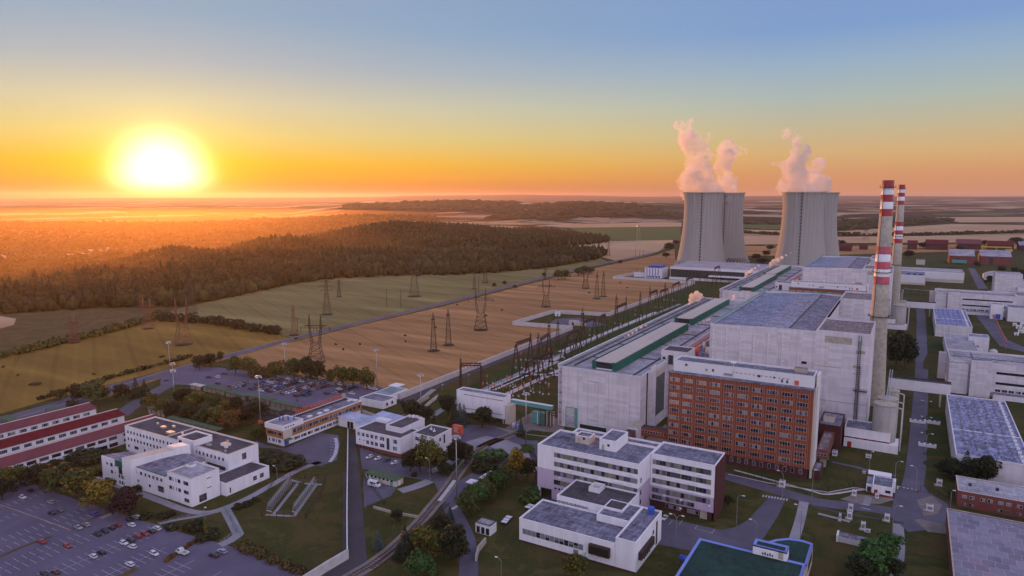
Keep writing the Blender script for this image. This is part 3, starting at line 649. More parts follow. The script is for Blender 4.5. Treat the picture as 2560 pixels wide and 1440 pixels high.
def silos(dy):
    where = 'in front of the near chimney' if dy == 0 else 'in front of the far chimney'
    for (x, y, rr_, h, m, w_) in ((-5.9, 352, 4.9, 21.2, 'silo', 'nearest and widest'), (-5.2, 365, 4.4, 20.5, 'silo', 'middle'), (-3.4, 378, 2.7, 21.5, 'silo', 'narrow rearmost')):
        t = thing('concrete_silo', f'{w_} grey concrete silo {where}', 'silo', (x, y+dy, 0), 'silos beside the chimneys')
        b = MB(); b.lathe([(rr_, 0), (rr_, h)], m, 36, x, y+dy); b.obj('wall', t)
        b = MB(); b.lathe([(rr_+.12, h-.3), (rr_+.12, h+.1), (.6, h+.9), (.5, h+1.3)], 'concrete', 36, x, y+dy, smooth=False); b.obj('roof', t)
        b = MB(); b.tube((x+rr_+2, y+dy-1, 0), (x+rr_+2, y+dy-1, h-1.5), .28, 'concrete_light', 6); b.tube((x+rr_+2, y+dy-1, h-1.5), (x+rr_*.9, y+dy-.5, h-1), .28, 'concrete_light', 6); b.obj('pipe', t)
    b = MB()
    for dx in (-.5, .5): b.tube((-5.4+dx, 352+dy, 22), (-4.8+dx, 372+dy, 33), .18, 'steel', 5)
    for k in range(12): b.tube((-5.9+.05*k, 352+dy+k*1.67, 22+k*.92), (-4.9+.05*k, 352+dy+k*1.67, 22+k*.92), .08, 'steel', 4)
    single(b, 'silo_ladder', f'inclined steel ladder above the silos {where}', 'ladder')
def low_annex(dy):
    y0 = 345+dy
    t = thing('low_annex', 'low flat-roofed white annex with a red window stripe in front of the near silos' if dy == 0 else 'low flat-roofed white annex in front of the far silos', 'annex building', (-12, y0, 0), 'annexes before the silos')
    walls(t, -21.8, -3., y0+2, y0+16.5, 8.6, 'render', 'roof', .4, z0=4.6, name='upper_wall', cap='white')
    boxpart(t, 'window_stripe', -21.6, -3.2, y0+2.1, y0+12, 3.9, 4.59, 'red')
    boxpart(t, 'lower_wall', -21.8, .4, y0+.6, y0+12, 0, 3.89, 'render')
    for i in range(5): panelbox(t, 's', y0+2.1, -20.8+i*3.4, -19+i*3.4, 3.95, 4.55, 'glass', 'window', .06)
    panelbox(t, 's', y0+.6, -20.3, -18.5, 0.05, 2.6, 'red', 'door')
def front_link(dy):
    y0 = 307+dy
    near = dy == 0
    t = thing('link_building', ('brown link building with a flat roof between the near office block and reactor building' if near else 'brown link building beside the far office block'), 'link building', (-28, y0, 0), 'brown link buildings')
    walls(t, -32, -22.6, 336+dy, 357+dy, 12., 'brick_dark', 'roof', .4)
    boxpart(t, 'roof_hut', -30.5, -26, 341+dy, 346+dy, 11.7, 14.6, 'cream', 'roof')
    walls(t, -29.5, -25.2, y0+2, 335.9+dy, 9., 'brick_red', 'roof_brown', .4, z0=5, name='corridor', roof='corridor_roof')
    for i in range(3): window(t, 's', y0+2, -29.2+i*1.3, 6.2, 1, 1.2, 1, 'white', ['glass'])
    for y in (y0+6, y0+16, y0+25): boxpart(t, 'pier', -28.6, -26, y, y+.8, 0, 4.99, 'concrete')
    walls(t, -29.6, -26.6, 297+dy, y0+1, 3.8, 'brick_dark', 'roof', .3, name='porch', roof='porch_roof')
def aux_block(dy):
    near = dy == 0
    t = thing('auxiliary_building', 'large pale grey building with dark window bands right of the near service road' if near else 'pale grey building with dark window bands right of the far service road', 'industrial building', (44, 480+dy, 0), 'auxiliary buildings')
    x0, y0 = 23.6, 478+dy
    walls(t, x0, 92, y0, y0+32, 20., 'panel', 'roof_light', .9, cap='trim_light')
    boxpart(t, 'lift_shaft', 34.2, 44.3, y0-4.5, y0-.01, 0, 21.6, 'panel', 'roof')
    boxpart(t, 'corner_bay', x0+.01, 33.2, y0-2, y0-.01, 0, 18.5, 'panel', 'roof')
    for z in (13.6, 7.6): panelbox(t, 's', y0, 47, 88, z, z+1.4, 'glass', 'window_band', .06)
    for i in range(12): window(t, 's', y0, 47+i*3.2, 3.2, 2.7, 1.6, 2, 'white')
    boxpart(t, 'low_wing', 45.8, 90, y0-6, y0-.02, 0, 2.9, 'panel_white', 'roof')
    boxpart(t, 'wall_slab', 19.2, 23.5, y0+33, y0+34.2, 0, 17.4, 'panel')
    b = MB(); b.box(26, 90, y0+14, y0+14.25, 19.15, 19.4, 'roof_dark'); b.box(x0+12, x0+12.3, y0+1, y0+30, 19.15, 19.35, 'roof_dark'); b.obj('roof_seam', t)
    # workshop with tinted roof and roof vents in front
    t = thing('vented_workshop', 'workshop with small roof vents on a bluish roof beside the near service road' if near else 'workshop with dense rows of blue roof vents beside the far service road', 'workshop', (34, 328+dy, 0), 'vented workshops')
    ya, yb = 328+dy, 430+dy; xb = 47.
    walls(t, 21.2, xb, ya, yb, 10., 'panel', 'roof_blue', .5, cap='white')
    b = MB(); b.box(21.5, xb-.4, ya+38, ya+38.5, 9.55, 9.95, 'white'); b.obj('roof_divider', t)
    k = 0
    for j in range(16):
        for i in range(5):
            x = 25.5+i*3.9+rnd.uniform(-.3, .3); y = ya+5+j*6+rnd.uniform(-.5, .5)
            if abs(y-ya-38) < 1.5: continue
            b = MB(); b.tube((x, y, 9.5), (x, y, 10.6), .45, 'steel', 6); b.lathe([(.95, 10.6), (.85, 10.8), (.1, 11.1)], 'blue_trim' if not near else 'roof_blue', 7, x, y, smooth=False)
            b.obj('roof_vent', t); k += 1
    for j in range(18): boxpart(t, 'skylight', xb-3.4, xb-2.2, ya+4+j*5.4, ya+5.6+j*5.4, 9.5, 10.4, 'white')
    panelbox(t, 's', ya, 30.5, 30.9, 0, 9.6, 'concrete', 'downpipe')
    if near: boxpart(t, 'plinth_strip', 21.0, 47.2, ya-.25, ya-.01, 0, .8, 'brick_dark')
    # bridge over the road
    t = thing('covered_bridge', 'enclosed pale footbridge crossing the near service road behind the silos' if near else 'enclosed pale footbridge crossing the far service road', 'footbridge', (8, 440+dy, 0), 'enclosed bridges')
    boxpart(t, 'corridor', -6.5, 23.4, 438+dy, 442+dy, 7.6, 13.6, 'panel_white', 'roof_dark')
    b = MB(); b.box(-6.6, 23.5, 437.8+dy, 438.25+dy, 13.62, 13.95, 'roof_dark'); b.box(-6.6, 23.5, 441.8+dy, 442.2+dy, 13.62, 14.2, 'steel_dark'); b.obj('roof_edge', t)
    b = MB(); b.box(18.4, 19.3, 438.5+dy, 441.5+dy, 0, 7.59, 'concrete'); b.obj('pier', t)
turbine_hall(0, 583, 'long pale turbine hall with a grey door in its end wall, nearest to the camera')
turbine_hall(334, 583, 'pale turbine hall farther off, in line behind the near one')
skylight(0, 311, 436, -134.5, -121.8, 'first and longest green-sided skylight from the camera on the near turbine hall')
skylight(0, 454, 560, -136.5, -124., 'green-sided skylight at the far end of the near turbine hall')
skylight(334, 311, 436, -134.5, -121.8, 'green-sided skylight at the near end of the far turbine hall')
skylight(334, 440, 545, -136.5, -124., 'green-sided skylight at the far end of the far turbine hall')
reactor(0, 'huge windowless grey reactor building behind the brick office block, beside the near chimney')
reactor(345, 'huge windowless grey reactor building farther off, between far chimney and cooling towers')
gallery(0, 'grey gallery with steam pipes on its roof between near turbine hall and near reactor building')
gallery(340, 'grey gallery with steam pipes on its roof beside the far reactor building')
brick_block(0, 'tall terracotta office block with ten bays of windows and a white rooftop storey')
brick_block(340.5, 'far terracotta office block showing only its white rooftop storey above the near reactor roof')
chimney(0, 428, 'near red and white banded chimney, taller and thicker in view', 124.5)
chimney(340, 771, 'far red and white banded chimney, thinner, standing to the right', 127.8)
silos(0); silos(340); low_annex(0); low_annex(341); front_link(0); front_link(341); aux_block(0); aux_block(341)
# ---------------------------------------------------------------- cooling towers
def cooling_tower(px, d, lab, streak=0.):
    x, y = polar(px, d); t = thing('cooling_tower', lab, 'cooling tower', (x, y, 0), 'cooling towers')
    def r(z):   # hyperboloid, throat at 98 m
        a = 30.2; zt = 98.; c = 105. if z < zt else 70.
        return a*math.sqrt(1+((z-zt)/c)**2)
    H_ = 124.
    b = MB(); prof = [(r(z)+1.5*max(0, (30-z)/30)**2, z) for z in np.linspace(9, H_, 30)]
    b.lathe(prof, 'tower', 96, x, y, cap=False); pin = [(q-.6, z) for q, z in prof][::-1]; b.lathe([prof[-1], pin[0]]+pin, 'concrete', 96, x, y, cap=False)
    b.obj('shell', t)
    b = MB(); rt_ = r(H_)
    b.lathe([(rt_+.1, H_-1.2), (rt_+1., H_-1.2), (rt_+1., H_-.5), (rt_+.1, H_-.5)], 'concrete', 96, x, y, cap=False, smooth=False)
    for k in range(110):
        a = k*2*math.pi/110; p = (x+(rt_+.8)*math.cos(a), y+(rt_+.8)*math.sin(a)); b.box(p[0]-.28, p[0]+.28, p[1]-.28, p[1]+.28, H_-.5, H_+.9, 'concrete')
    b.obj('rim', t)
    b = MB(); rb = r(9)+1.2
    for k in range(44):
        a0 = k*2*math.pi/44; a1 = (k+.5)*2*math.pi/44; a2 = (k+1)*2*math.pi/44
        for q in (a0, a2): b.tube((x+(rb+3)*math.cos(q), y+(rb+3)*math.sin(q), 0), (x+rb*math.cos(a1), y+rb*math.sin(a1), 9.5), .5, 'concrete_light', 5)
    b.obj('support_strut', t)
    b = MB(); b.lathe([(rb+5, 0), (rb+5, 1.6), (rb+4.2, 1.6), (rb+4.2, .3)], 'concrete', 64, x, y, cap=False); b.obj('basin', t)
    # ladder cage up the shell, facing the plant
    am = math.atan2(-y, -x)-.06
    b = MB(); zs = np.linspace(4, H_, 48)
    for za, zb in zip(zs[:-1], zs[1:]):
        ra, rb2 = r(za)+.8, r(zb)+.8; b.tube((x+ra*math.cos(am), y+ra*math.sin(am), za), (x+rb2*math.cos(am), y+rb2*math.sin(am), zb), .3, 'steel_dark', 4)
    for z in zs[::2]: ra = r(z)+.9; b.box(x+ra*math.cos(am)-.9, x+ra*math.cos(am)+.9, y+ra*math.sin(am)-.9, y+ra*math.sin(am)+.9, z, z+1.9, 'steel_dark')
    b.obj('ladder', t)
n = NT('tower_shell'); oc = n.n.new('ShaderNodeTexCoord'); sp = n.n.new('ShaderNodeSeparateXYZ'); n.link(oc.outputs['Object'], sp.inputs[0])
at2 = n.new('ShaderNodeMath', operation='ARCTAN2'); n.link(sp.outputs[1], at2.inputs[0]); n.link(sp.outputs[0], at2.inputs[1])
ms = n.new('ShaderNodeMath', operation='MULTIPLY'); n.link(at2.outputs[0], ms.inputs[0]); ms.inputs[1].default_value = 30.
cb = n.n.new('ShaderNodeCombineXYZ'); n.link(ms.outputs[0], cb.inputs[0]); n.link(sp.outputs[2], cb.inputs[1])
br = n.new('ShaderNodeTexBrick', offset=0.)
for k, v in (('Scale', 1.), ('Mortar Size', .06), ('Brick Width', 2.), ('Row Height', 1.5)): br.inputs[k].default_value = v
br.inputs['Color1'].default_value = (.34, .325, .30, 1); br.inputs['Color2'].default_value = (.315, .30, .275, 1); br.inputs['Mortar'].default_value = (.26, .25, .23, 1); n.link(cb.outputs[0], br.inputs['Vector'])
mp = n.n.new('ShaderNodeMapping'); mp.inputs['Scale'].default_value = (1., .03, 1); n.link(cb.outputs[0], mp.inputs[0]); st = n.noise(mp.outputs[0], .35, 6, .7)
hg = n.n.new('ShaderNodeMapRange'); n.link(sp.outputs[2], hg.inputs[0]); hg.inputs[1].default_value = 20; hg.inputs[2].default_value = 120; hg.inputs[3].default_value = .05; hg.inputs[4].default_value = .4
n.base(n.mix(hg.outputs[0], br.outputs['Color'], n.ramp(st, [(.40, (.15, .145, .135)), (.52, (.32, .305, .28)), (.62, (.44, .42, .39))])))
n.set(Roughness=.9); M['tower'] = n.m
cooling_tower(1752, 1150, 'front cooling tower of the left pair')
cooling_tower(1809, 1262, 'cooling tower half hidden behind the front one of the left pair')
cooling_tower(1999, 1092, 'front cooling tower of the right pair, at the right')
cooling_tower(2037, 1200, 'cooling tower mostly hidden behind the front one of the right pair')
M['blueroof'] = roofing('pale_blue_sheet_roof', (.42, .47, .62), (.32, .36, .5), .06, 3., .15, .85); M['tealroof'] = roofing('teal_grey_roof', (.2, .3, .32), (.14, .2, .22), .1, 6., .2, .9)
M['yellow_dull'] = plain('ochre_mullion', (.30, .23, .11), .6, .15, .8); M['curtain_g'] = glass('greenish_blind', (.17, .17, .12), .35)
n = NT('dark_brown_glass'); n.base((.03, .025, .02)); n.set(Roughness=.15); M['glass_brown'] = n.m  # plain dark brownish glass
n = NT('patched_roof'); p_ = n.pos()
br = n.new('ShaderNodeTexBrick', offset=.5)
for k, v in (('Scale', 1.), ('Mortar Size', .12), ('Mortar Smooth', .8), ('Brick Width', 3.6), ('Row Height', 4.2), ('Bias', -.1)): br.inputs[k].default_value = v
br.inputs['Color1'].default_value = (.10, .09, .13, 1); br.inputs['Color2'].default_value = (.27, .25, .32, 1); br.inputs['Mortar'].default_value = (.45, .43, .52, 1)
nz = n.new('ShaderNodeTexNoise', Scale=.25, Detail=4.); n.link(p_, nz.inputs['Vector']); mm = n.new('ShaderNodeVectorMath', operation='MULTIPLY_ADD'); n.link(nz.outputs['Color'], mm.inputs[0]); mm.inputs[1].default_value = (2., 2., 0); n.link(p_, mm.inputs[2]); n.link(mm.outputs[0], br.inputs['Vector'])
n.base(n.mix(.45, br.outputs['Color'], n.ramp(n.noise(p_, .09, 7, .7, .5), [(.35, (.16, .15, .2)), (.5, (.3, .28, .34)), (.62, (.36, .22, .26))]))); n.set(Roughness=.85); M['roof_patch'] = n.m
# ---------------------------------------------------------------- white three-storey works office (left)
def text_mesh(body, size, depth=.12):
    cu = bpy.data.curves.new('lettering', 'FONT'); cu.body = body; cu.size = size; cu.extrude = depth; cu.align_x = 'LEFT'
    o = bpy.data.objects.new('lettering', cu); COL.objects.link(o)
    bpy.context.view_layer.update()
    me = bpy.data.meshes.new_from_object(o.evaluated_get(bpy.context.evaluated_depsgraph_get()))
    bpy.data.objects.remove(o); return me
def disc(t, face, fix, u, z, r, m, name='round_window'):
    b = MB(); pts = [(u+r*math.cos(a*math.pi/6), z+r*math.sin(a*math.pi/6)) for a in range(12)]
    b.poly([(p[0], fix-.07, p[1]) for p in pts], m)
    for q in range(12):
        p0, p1 = pts[q], pts[(q+1) % 12]; b.poly([(p0[0], fix+.02, p0[1]), (p1[0], fix+.02, p1[1]), (p1[0], fix-.07, p1[1]), (p0[0], fix-.07, p0[1])], 'white')
    b.obj(name, t)
GB = ['glass_blue', 'glass_blue', 'glass', 'curtain2']
t = thing('works_office', 'long white flat-roofed three-storey office with a glazed stair tower, between sheds and curved hall', 'office building', (-271, 174, 0))
X0, X1, Y0 = -307, -235, 174.
walls(t, X0, X1, Y0, 189, 11.5, 'render', 'roof_dark', .45, cap='trim_light')
for i in range(14):
    u = -305.2+2.42*i+(.5 if i > 11 else 0)
    for r_, z in enumerate((8.2, 4.9)): window(t, 's', Y0, u, z, 1.15, 1.5, 2, 'white', GB)
for i in (0, 2, 5): window(t, 's', Y0, -305.2+2.42*i, 1.6, 1.1 if i != 2 else 3.2, 1.5, 2, 'white', GB)
for u in (-270.6, -267.9, -258.6): 
    for z in (8., 4.6): window(t, 's', Y0, u, z, .5, 1.7, 1, 'white', GB)
for i in range(8):
    for z in (8.1, 4.8): window(t, 's', Y0, -256.2+2.5*i, z, 1.15, 1.5, 2, 'white', GB) if not (i > 2 and z < 5) else None
window(t, 's', Y0, -248.6, 4.2, 11.6, 1.6, 8, 'steel_dark', ['glass', 'glass_green'], 'window_band')
walls(t, -266.4, -255.6, Y0-.9, 182, 13.6, 'render', 'roof_dark', .4, z0=0, name='stair_tower', roof='stair_tower_roof', cap='white')
for z in (10, 6.4, 2.8): window(t, 's', Y0-.9, -265.6, z, 2., 2.6, 1, 'steel_dark', ['glass_green'], 'stair_window')
window(t, 'e', X1, 180.6, 7., 2.2, 2.8, 3, 'white', ['glass', 'glass_blue'], rows=4)
for (x, y, w_, h) in ((-291, 181, 2.4, .7), (-287, 184, 1.5, .8), (-281.5, 177.5, 3.4, .9), (-297, 183, 1, .8), (-268.5, 176, 1.2, 1.), (-247.6, 180, 3.6, 1.1), (-244, 179, 1.4, 1.4), (-253, 177, 2., .8), (-240, 176, .9, .8), (-249, 184, 1, .9), (-274, 180, .8, 1.1)): boxpart(t, 'rooftop_unit', x, x+w_, y, y+w_*.7, 11.0, 11.1+h, 'white' if h > .9 else 'concrete', 'steel')
for u in (-299, -294, -290, -300, -296, -288, -272, -268, -255, -248): boxpart(t, 'air_conditioner', u, u+.9, Y0-.45, Y0-.05, 7.1 if u % 2 else 4., 7.7 if u % 2 else 4.6, 'white')
b = MB(); b.box(X0+29.8, X0+30.2, Y0+.5, 188.6, 11.05, 11.45, 'trim_light'); b.obj('roof_divider', t)
walls(t, -234.9, -224., 164.2, 185, 5.1, 'render', 'roof_dark', .35, name='low_wing', roof='low_wing_roof', cap='white')
for y in (176.8, 180.2): window(t, 'e', -224, y, 1.6, 1.9, 1.9, 3, 'white', ['glass'], rows=2)
panelbox(t, 'e', -224, 165.8, 166.3, .8, 2.9, 'glass_blue', 'door')
# curved hall group
t = thing('curved_hall', 'white hall group with a quarter-round grey roof, green corner and orange-lit fin wall', 'office building', (-254, 150, 0))
b = MB(); out = [(-264., 151.), (-241.4, 151.4), (-241.4, 168), (-247, 168.9), (-253, 168.2), (-258, 165.6), (-261.6, 161)]; b.prism(out, 0, 9.4, 'render'); b.obj('hall_wall', t)
b = MB(); cx_ = sum(p[0] for p in out)/7; cy_ = sum(p[1] for p in out)/7
b.poly([(cx_+(x-cx_)*1.02, cy_+(y-cy_)*1.02, 9.43+(.9 if y > 160 else 0)) for x, y in out], 'roof'); b.box(-264.3, -241.4, 150.8, 151.05, 9.2, 9.5, 'green_sheet'); b.obj('hall_roof', t)
for i, (u, w_) in enumerate(((-263.2, .7), (-261.7, 1.6), (-258.3, 1.5), (-255.2, 1.1), (-252.7, 1.1), (-250.2, 1.2), (-247.7, 1.2), (-245.2, 1.2))): window(t, 's', 151.-.02+.02*i*.9, u, 6.4, w_, 1.4, 2 if w_ > 1 else 1, 'white', GB)
disc(t, 's', 151, -259.8, 3.6, .65, 'glass_blue'); disc(t, 's', 151.1, -252.3, 3.1, .65, 'glass_blue'); window(t, 's', 151.2, -247.2, 2., 3.6, 2.4, 4, 'steel', ['glass_green', 'curtain2'], rows=2)
walls(t, -241.3, -227, 151.6, 163.8, 11., 'render', 'roof_light', .4, name='block_wall', roof='block_roof', cap='trim_light')
for z, hh in ((7.9, 1.6), (4.4, 1.5)):
    for u, w_ in ((-240.4, 1.9), (-238, .5), (-236.2, .5), (-234.9, 1.7), (-231.5, 3.0)): window(t, 's', 151.6, u, z, w_, hh, 2 if w_ > 1 else 1, 'white', GB)
window(t, 's', 151.6, -231.5, 1.2, 3., 1.6, 3, 'white', GB)
window(t, 'e', -227, 154.6, .6, 3.2, 2.8, 3, 'steel', ['curtain2', 'glass_green'], rows=2)
for z in (8.6, 4.9): panelbox(t, 'e', -227, 158.2, 160, z, z+.3, 'steel_dark', 'wall_vent')
boxpart(t, 'rooftop_unit', -240.6, -237.6, 159, 161.5, 10.6, 11.7, 'white', 'steel')
b = MB(); b.prism([(-281.7, 149.2), (-266.6, 149.2), (-262.2, 158.), (-276.5, 158.)], 0, 10.4, 'render'); b.obj('wing_wall', t)
b = MB(); b.prism([(-281.3, 149.6), (-266.6, 149.6), (-262.6, 157.7), (-276.3, 157.7)], 10.41, 10.5, 'roof'); b.obj('wing_roof', t)
b = MB(); b.prism([(-266.5, 148.9), (-260.9, 148.9), (-255.4, 167.), (-261.4, 167.4)], 0, 12.6, 'render', 'cream'); b.obj('fin_wall', t)  # cream top puts the orange light on the fin into its colour
b = MB(); b.prism([(-260.9, 164.8), (-255.9, 164.8), (-253.4, 170.), (-259., 170.)], 0, 13.6, 'render', 'white'); b.obj('fin_head', t)
panelbox(t, 's', 149.2, -271.8, -266.9, 8., 10.6, 'green_sheet', 'green_corner', .2); panelbox(t, 's', 149.2, -269.6, -267.4, 5.2, 8., 'glass_green', 'corner_glazing', .15)
disc(t, 's', 149.2, -277.6, 7.9, .6, 'glass_blue')
for u, z, w_, h in ((-275.4, 7.1, 1.6, 1.6), (-275.4, 4.2, 1.6, 1.5), (-272.4, 7.6, .5, .7), (-272.4, 4.7, .5, .7), (-275, 1.9, .5, .7), (-273.7, 1.7, .5, .7), (-272.2, .8, .5, 1.4), (-269.9, 3.4, 1.1, 1.6), (-268.2, 3.3, 1.1, 1.6), (-269.9, .8, 1.1, 1.6), (-268.2, .8, 1.1, 1.6)): window(t, 's', 149.2, u, z, w_, h, 1, 'white', GB)
for u, z in ((-266.2, 3.4), (-266.2, .8)): window(t, 's', 148.9, u, z, .5, 1.6, 1, 'white', GB)
# ---------------------------------------------------------------- sheds with maroon roofs
for k, (xr_, yn, yf, lab, rm) in enumerate(((-369.5, 40, 191.5, 'long white shed with a dusky maroon roof, farthest back of the parallel three', 'roof_red'), (-346, 40, 192.5, 'long white shed with a redder maroon roof, middle of the parallel three', 'roof_tile'), (-321.5, 40, 196, 'long white shed with a maroon roof and dark window bays, nearest of the parallel three', 'roof_red'))):
    t = thing('long_shed', lab, 'shed', (xr_, 120, 0), 'long sheds with maroon roofs')
    xe = xr_+6.6; xw = xr_-6.6; b = MB()
    b.poly([(xe, yn, 0), (xe, yf, 0), (xe, yf, 6.2), (xe, yn, 6.2)], 'render'); b.poly([(xw, yf, 0), (xw, yn, 0), (xw, yn, 6.2), (xw, yf, 6.2)], 'render')
    for y in (yn, yf): b.poly([(xe, y, 0), (xw, y, 0), (xw, y, 6.2), (xr_, y, 8.), (xe, y, 6.2)], 'render')
    b.obj('wall', t)
    b = MB(); e = .5
    for s in (-1, 1):
        b.poly([(xr_, yn-e, 8.15), (xr_, yf+e, 8.15), (xr_+s*7.2, yf+e, 6.15), (xr_+s*7.2, yn-e, 6.15)], rm); b.poly([(xr_, yn-e, 8.0), (xr_+s*7.2, yn-e, 6.0), (xr_+s*7.2, yf+e, 6.0), (xr_, yf+e, 8.0)], rm)
    b.obj('roof', t)
    b = MB(); b.box(xr_-.3, xr_+.3, yn-.5, yf+.5, 8.1, 8.3, 'trim_light'); b.obj('ridge', t)
    y = yf-4.; i = 0
    while y > 100:
        if k == 2:
            if y > 176: window(t, 'e', xe, y-1.2, 3.9, 1.3, 1.3, 1, 'rust', ['glass']); window(t, 'e', xe, y-1.2, 1.2, 1.2, 1.3, 1, 'rust', ['glass'])
            else: window(t, 'e', xe, y-3.6, 3.6, 3.7, 1.5, 4, 'steel_dark', ['glass', 'curtain2'][i % 3 == 1:][:1]); window(t, 'e', xe, y-3.6, .4, 3.9, 1.7, 3, 'steel_dark', ['glass'])
        else: window(t, 'e', xe, y-2.6, 3.5, 3.2, 1.6, 4, 'white', ['glass', 'curtain2', 'glass_blue'] if k else ['glass', 'curtain'])
        y -= 4.9 if y < 176 or k != 2 else 4.4; i += 1
# green-roofed walkways / shelters
def shelter(x0, x1, y0, y1, z, lab, m='green_moss', sides=True, along='x', grp='green roofed shelters'):
    t = thing('walkway_shelter', lab, 'shelter', ((x0+x1)/2, (y0+y1)/2, 0), grp)
    b = MB(); b.box(x0, x1, y0, y1, z, z+.3, m); b.obj('roof', t)
    b = MB()
    n_ = max(2, int(((x1-x0) if along == 'x' else (y1-y0))/4))
    for i in range(n_+1):
        if along == 'x': x = x0+.3+(x1-x0-.6)*i/n_; ps = ((x, y0+.3), (x, y1-.3))
        else: y = y0+.3+(y1-y0-.6)*i/n_; ps = ((x0+.3, y), (x1-.3, y))
        for p in ps: b.box(p[0]-.1, p[0]+.1, p[1]-.1, p[1]+.1, 0, z-.005, 'steel_dark')
    b.box(x0+.2, x1-.2, y0+.2, y1-.2, z-.14, z-.006, 'steel_dark'); b.obj('frame', t)
    if sides: boxpart(t, 'glazing', x0+.45, x1-.45, y0+.5, y0+.6, .4, z-.3, 'glass_warm') if along == 'x' else boxpart(t, 'glazing', x1-.6, x1-.5, y0+.45, y1-.45, .4, z-.3, 'glass_warm')
shelter(-373, -362, 252, 256, 2.9, 'first shelter from the left, brown roofed, at the front edge of the packed car park', 'cream')
shelter(-361.5, -341, 252.5, 257.5, 3.2, 'longest green roofed shelter, second from the left along the packed car park')
shelter(-340.5, -322, 252, 256, 2.9, 'third shelter from the left along the packed car park')
shelter(-321, -303, 252.5, 257.5, 3.3, 'fourth shelter from the left along the packed car park')
shelter(-302.5, -281, 252, 256, 3., 'last shelter on the right end of the row along the packed car park')
shelter(-300, -284, 243, 246.5, 2.8, 'short grey-green shelter behind the autumn trees')
shelter(-349, -333, 210, 217, 3.4, 'tilted green shelter at the end of the maroon sheds')
shelter(-325, -285, 205.5, 209.5, 3.2, 'long green shelter just behind the white three-storey office')
shelter(-402, -386, 163, 168, 2.6, 'dark green bus shelter nearer the picture edge beside the main road', sides=False); shelter(-397, -386, 183, 188, 2.6, 'dark green bus shelter farther along the main road', sides=False)
# ---------------------------------------------------------------- gate building with the big letters
t = thing('gatehouse', 'long two-storey gatehouse in orange cladding with big red letters along its roof', 'office building', (-253, 212, 0))
x0, x1, y0, y1 = -258.9, -247.3, 213., 266.
boxpart(t, 'ground_floor', x0+.4, x1-.5, y0+.4, y1-.4, 0, 3.6, 'render'); boxpart(t, 'upper_floor', x0, x1, y0, y1, 3.61, 8., 'orange_clad')
b = MB(); b.box(x0+.4, x1-.4, y0+.4, y1-.4, 8.01, 8.12, 'roof'); b.obj('roof', t)
b = MB()
for q in ((x0-.1, x1+.1, y0-.1, y0+.35), (x0-.1, x1+.1, y1-.35, y1+.1), (x0-.1, x0+.3, y0+.36, y1-.36), (x1-.3, x1+.1, y0+.36, y1-.36)): b.box(*q, 8.02, 8.5, 'white')
b.obj('coping', t)
walls(t, x0-.2, x1+.05, y0-.4, y0+12.5, 10., 'white', 'roof_light', .5, z0=7.5, name='penthouse', roof='penthouse_roof')
panelbox(t, 'e', x1, y0+.1, y0+5.4, 3.4, 7.4, 'cream', 'stair_wall', .15); panelbox(t, 'e', x1, y0+5.8, y1-.3, 4.9, 6.7, 'curtain', 'window_band', .05)
for i in range(23): window(t, 'e', x1+.03, y0+6.1+i*2., 4.95, 1.7, 1.7, 3, 'steel', ['curtain', 'curtain2', 'glass_green'] if i % 5 else ['glass'])
for i in range(9): window(t, 'e', x1-.5, y0+7+i*4.2, 1., 3.5, 1.5, 4, 'white', ['glass', 'curtain2', 'curtain'])
for u, w_ in ((x0+.9, 4.6), (x0+5.8, 1.4), (x0+8., 2.8)): window(t, 's', y0, u, 4.8, w_, 1.7, max(1, int(w_/.8)), 'concrete_light', ['glass', 'glass', 'curtain2'])
for u, w_ in ((x0+1.4, .9), (x0+3.6, 1.8), (x0+6.2, .8), (x0+7.8, 2.)): window(t, 's', y0+.4, u, 1.2, w_, 1.6, 2, 'white')
panelbox(t, 'e', x1-.5, y0+1., y0+3.6, .1, 2.6, 'blue', 'door')
b = MB(); b.box(x1-.5, x1+2.2, y0+.6, y0+4.2, 2.9, 3.1, 'green_moss'); b.obj('canopy', t)
for i in range(4): window(t, 'e', x1+.05, y0+1.2+i*1.6, 8.5, .9, .5, 1, 'steel_dark', ['glass'])
b = MB()
for i in range(30): y = y0+14+i*1.25; b.poly([(x0+1.6, y, 8.3), (x0+3.3, y, 8.3), (x0+3.3, y+.8, 9.), (x0+1.6, y+.8, 9.)], 'steel_dark')
b.obj('collector_row', t)
for (x, y) in ((-252, 222+10), (-251.4, 238), (-251.8, 243), (-254, 262), (-251.5, 263.5)): boxpart(t, 'skylight_dome', x, x+1.7, y, y+2.4, 8.12, 8.7, 'white')
for (x, y) in ((-252.5, 221), (-250.8, 223), (-256, 219), (-254.8, 220)):
    b = MB(); b.tube((x, y, 9.5), (x, y, 11.7), .35, 'blue', 7); b.obj('vent_pipe', t)
me = text_mesh('ELEKTRÁRNA DUKOVANY', 2.35, .1)
vs = np.zeros(len(me.vertices)*3); me.vertices.foreach_get('co', vs); vs = vs.reshape(-1, 3)
wd_ = vs[:, 0].max()-vs[:, 0].min(); k_ = 31./wd_
nv = np.stack([vs[:, 2]-263.+.0+253., 263.-vs[:, 0]*k_-212., vs[:, 1]+8.7], 1); nv[:, 0] = vs[:, 2]-6.4
me.vertices.foreach_set('co', nv.ravel()); me.materials.clear(); me.materials.append(M['orange']); me.update()
lo_ = bpy.data.objects.new('sign_lettering', me); COL.objects.link(lo_); lo_.parent = t
b = MB()
for i in range(16): b.tube((-259.4, 232+i*2.06, 8), (-259.4, 232+i*2.06, 11.), .06, 'orange', 4)
for z in (8.7, 10.9): b.tube((-259.45, 231.5, z), (-259.45, 263.5, z), .07, 'orange', 4)
b.obj('sign_frame', t)
boxpart(t, 'chimney_hut', -259.6, -258.2, 264, 265.6, 8.1, 10.8, 'concrete')
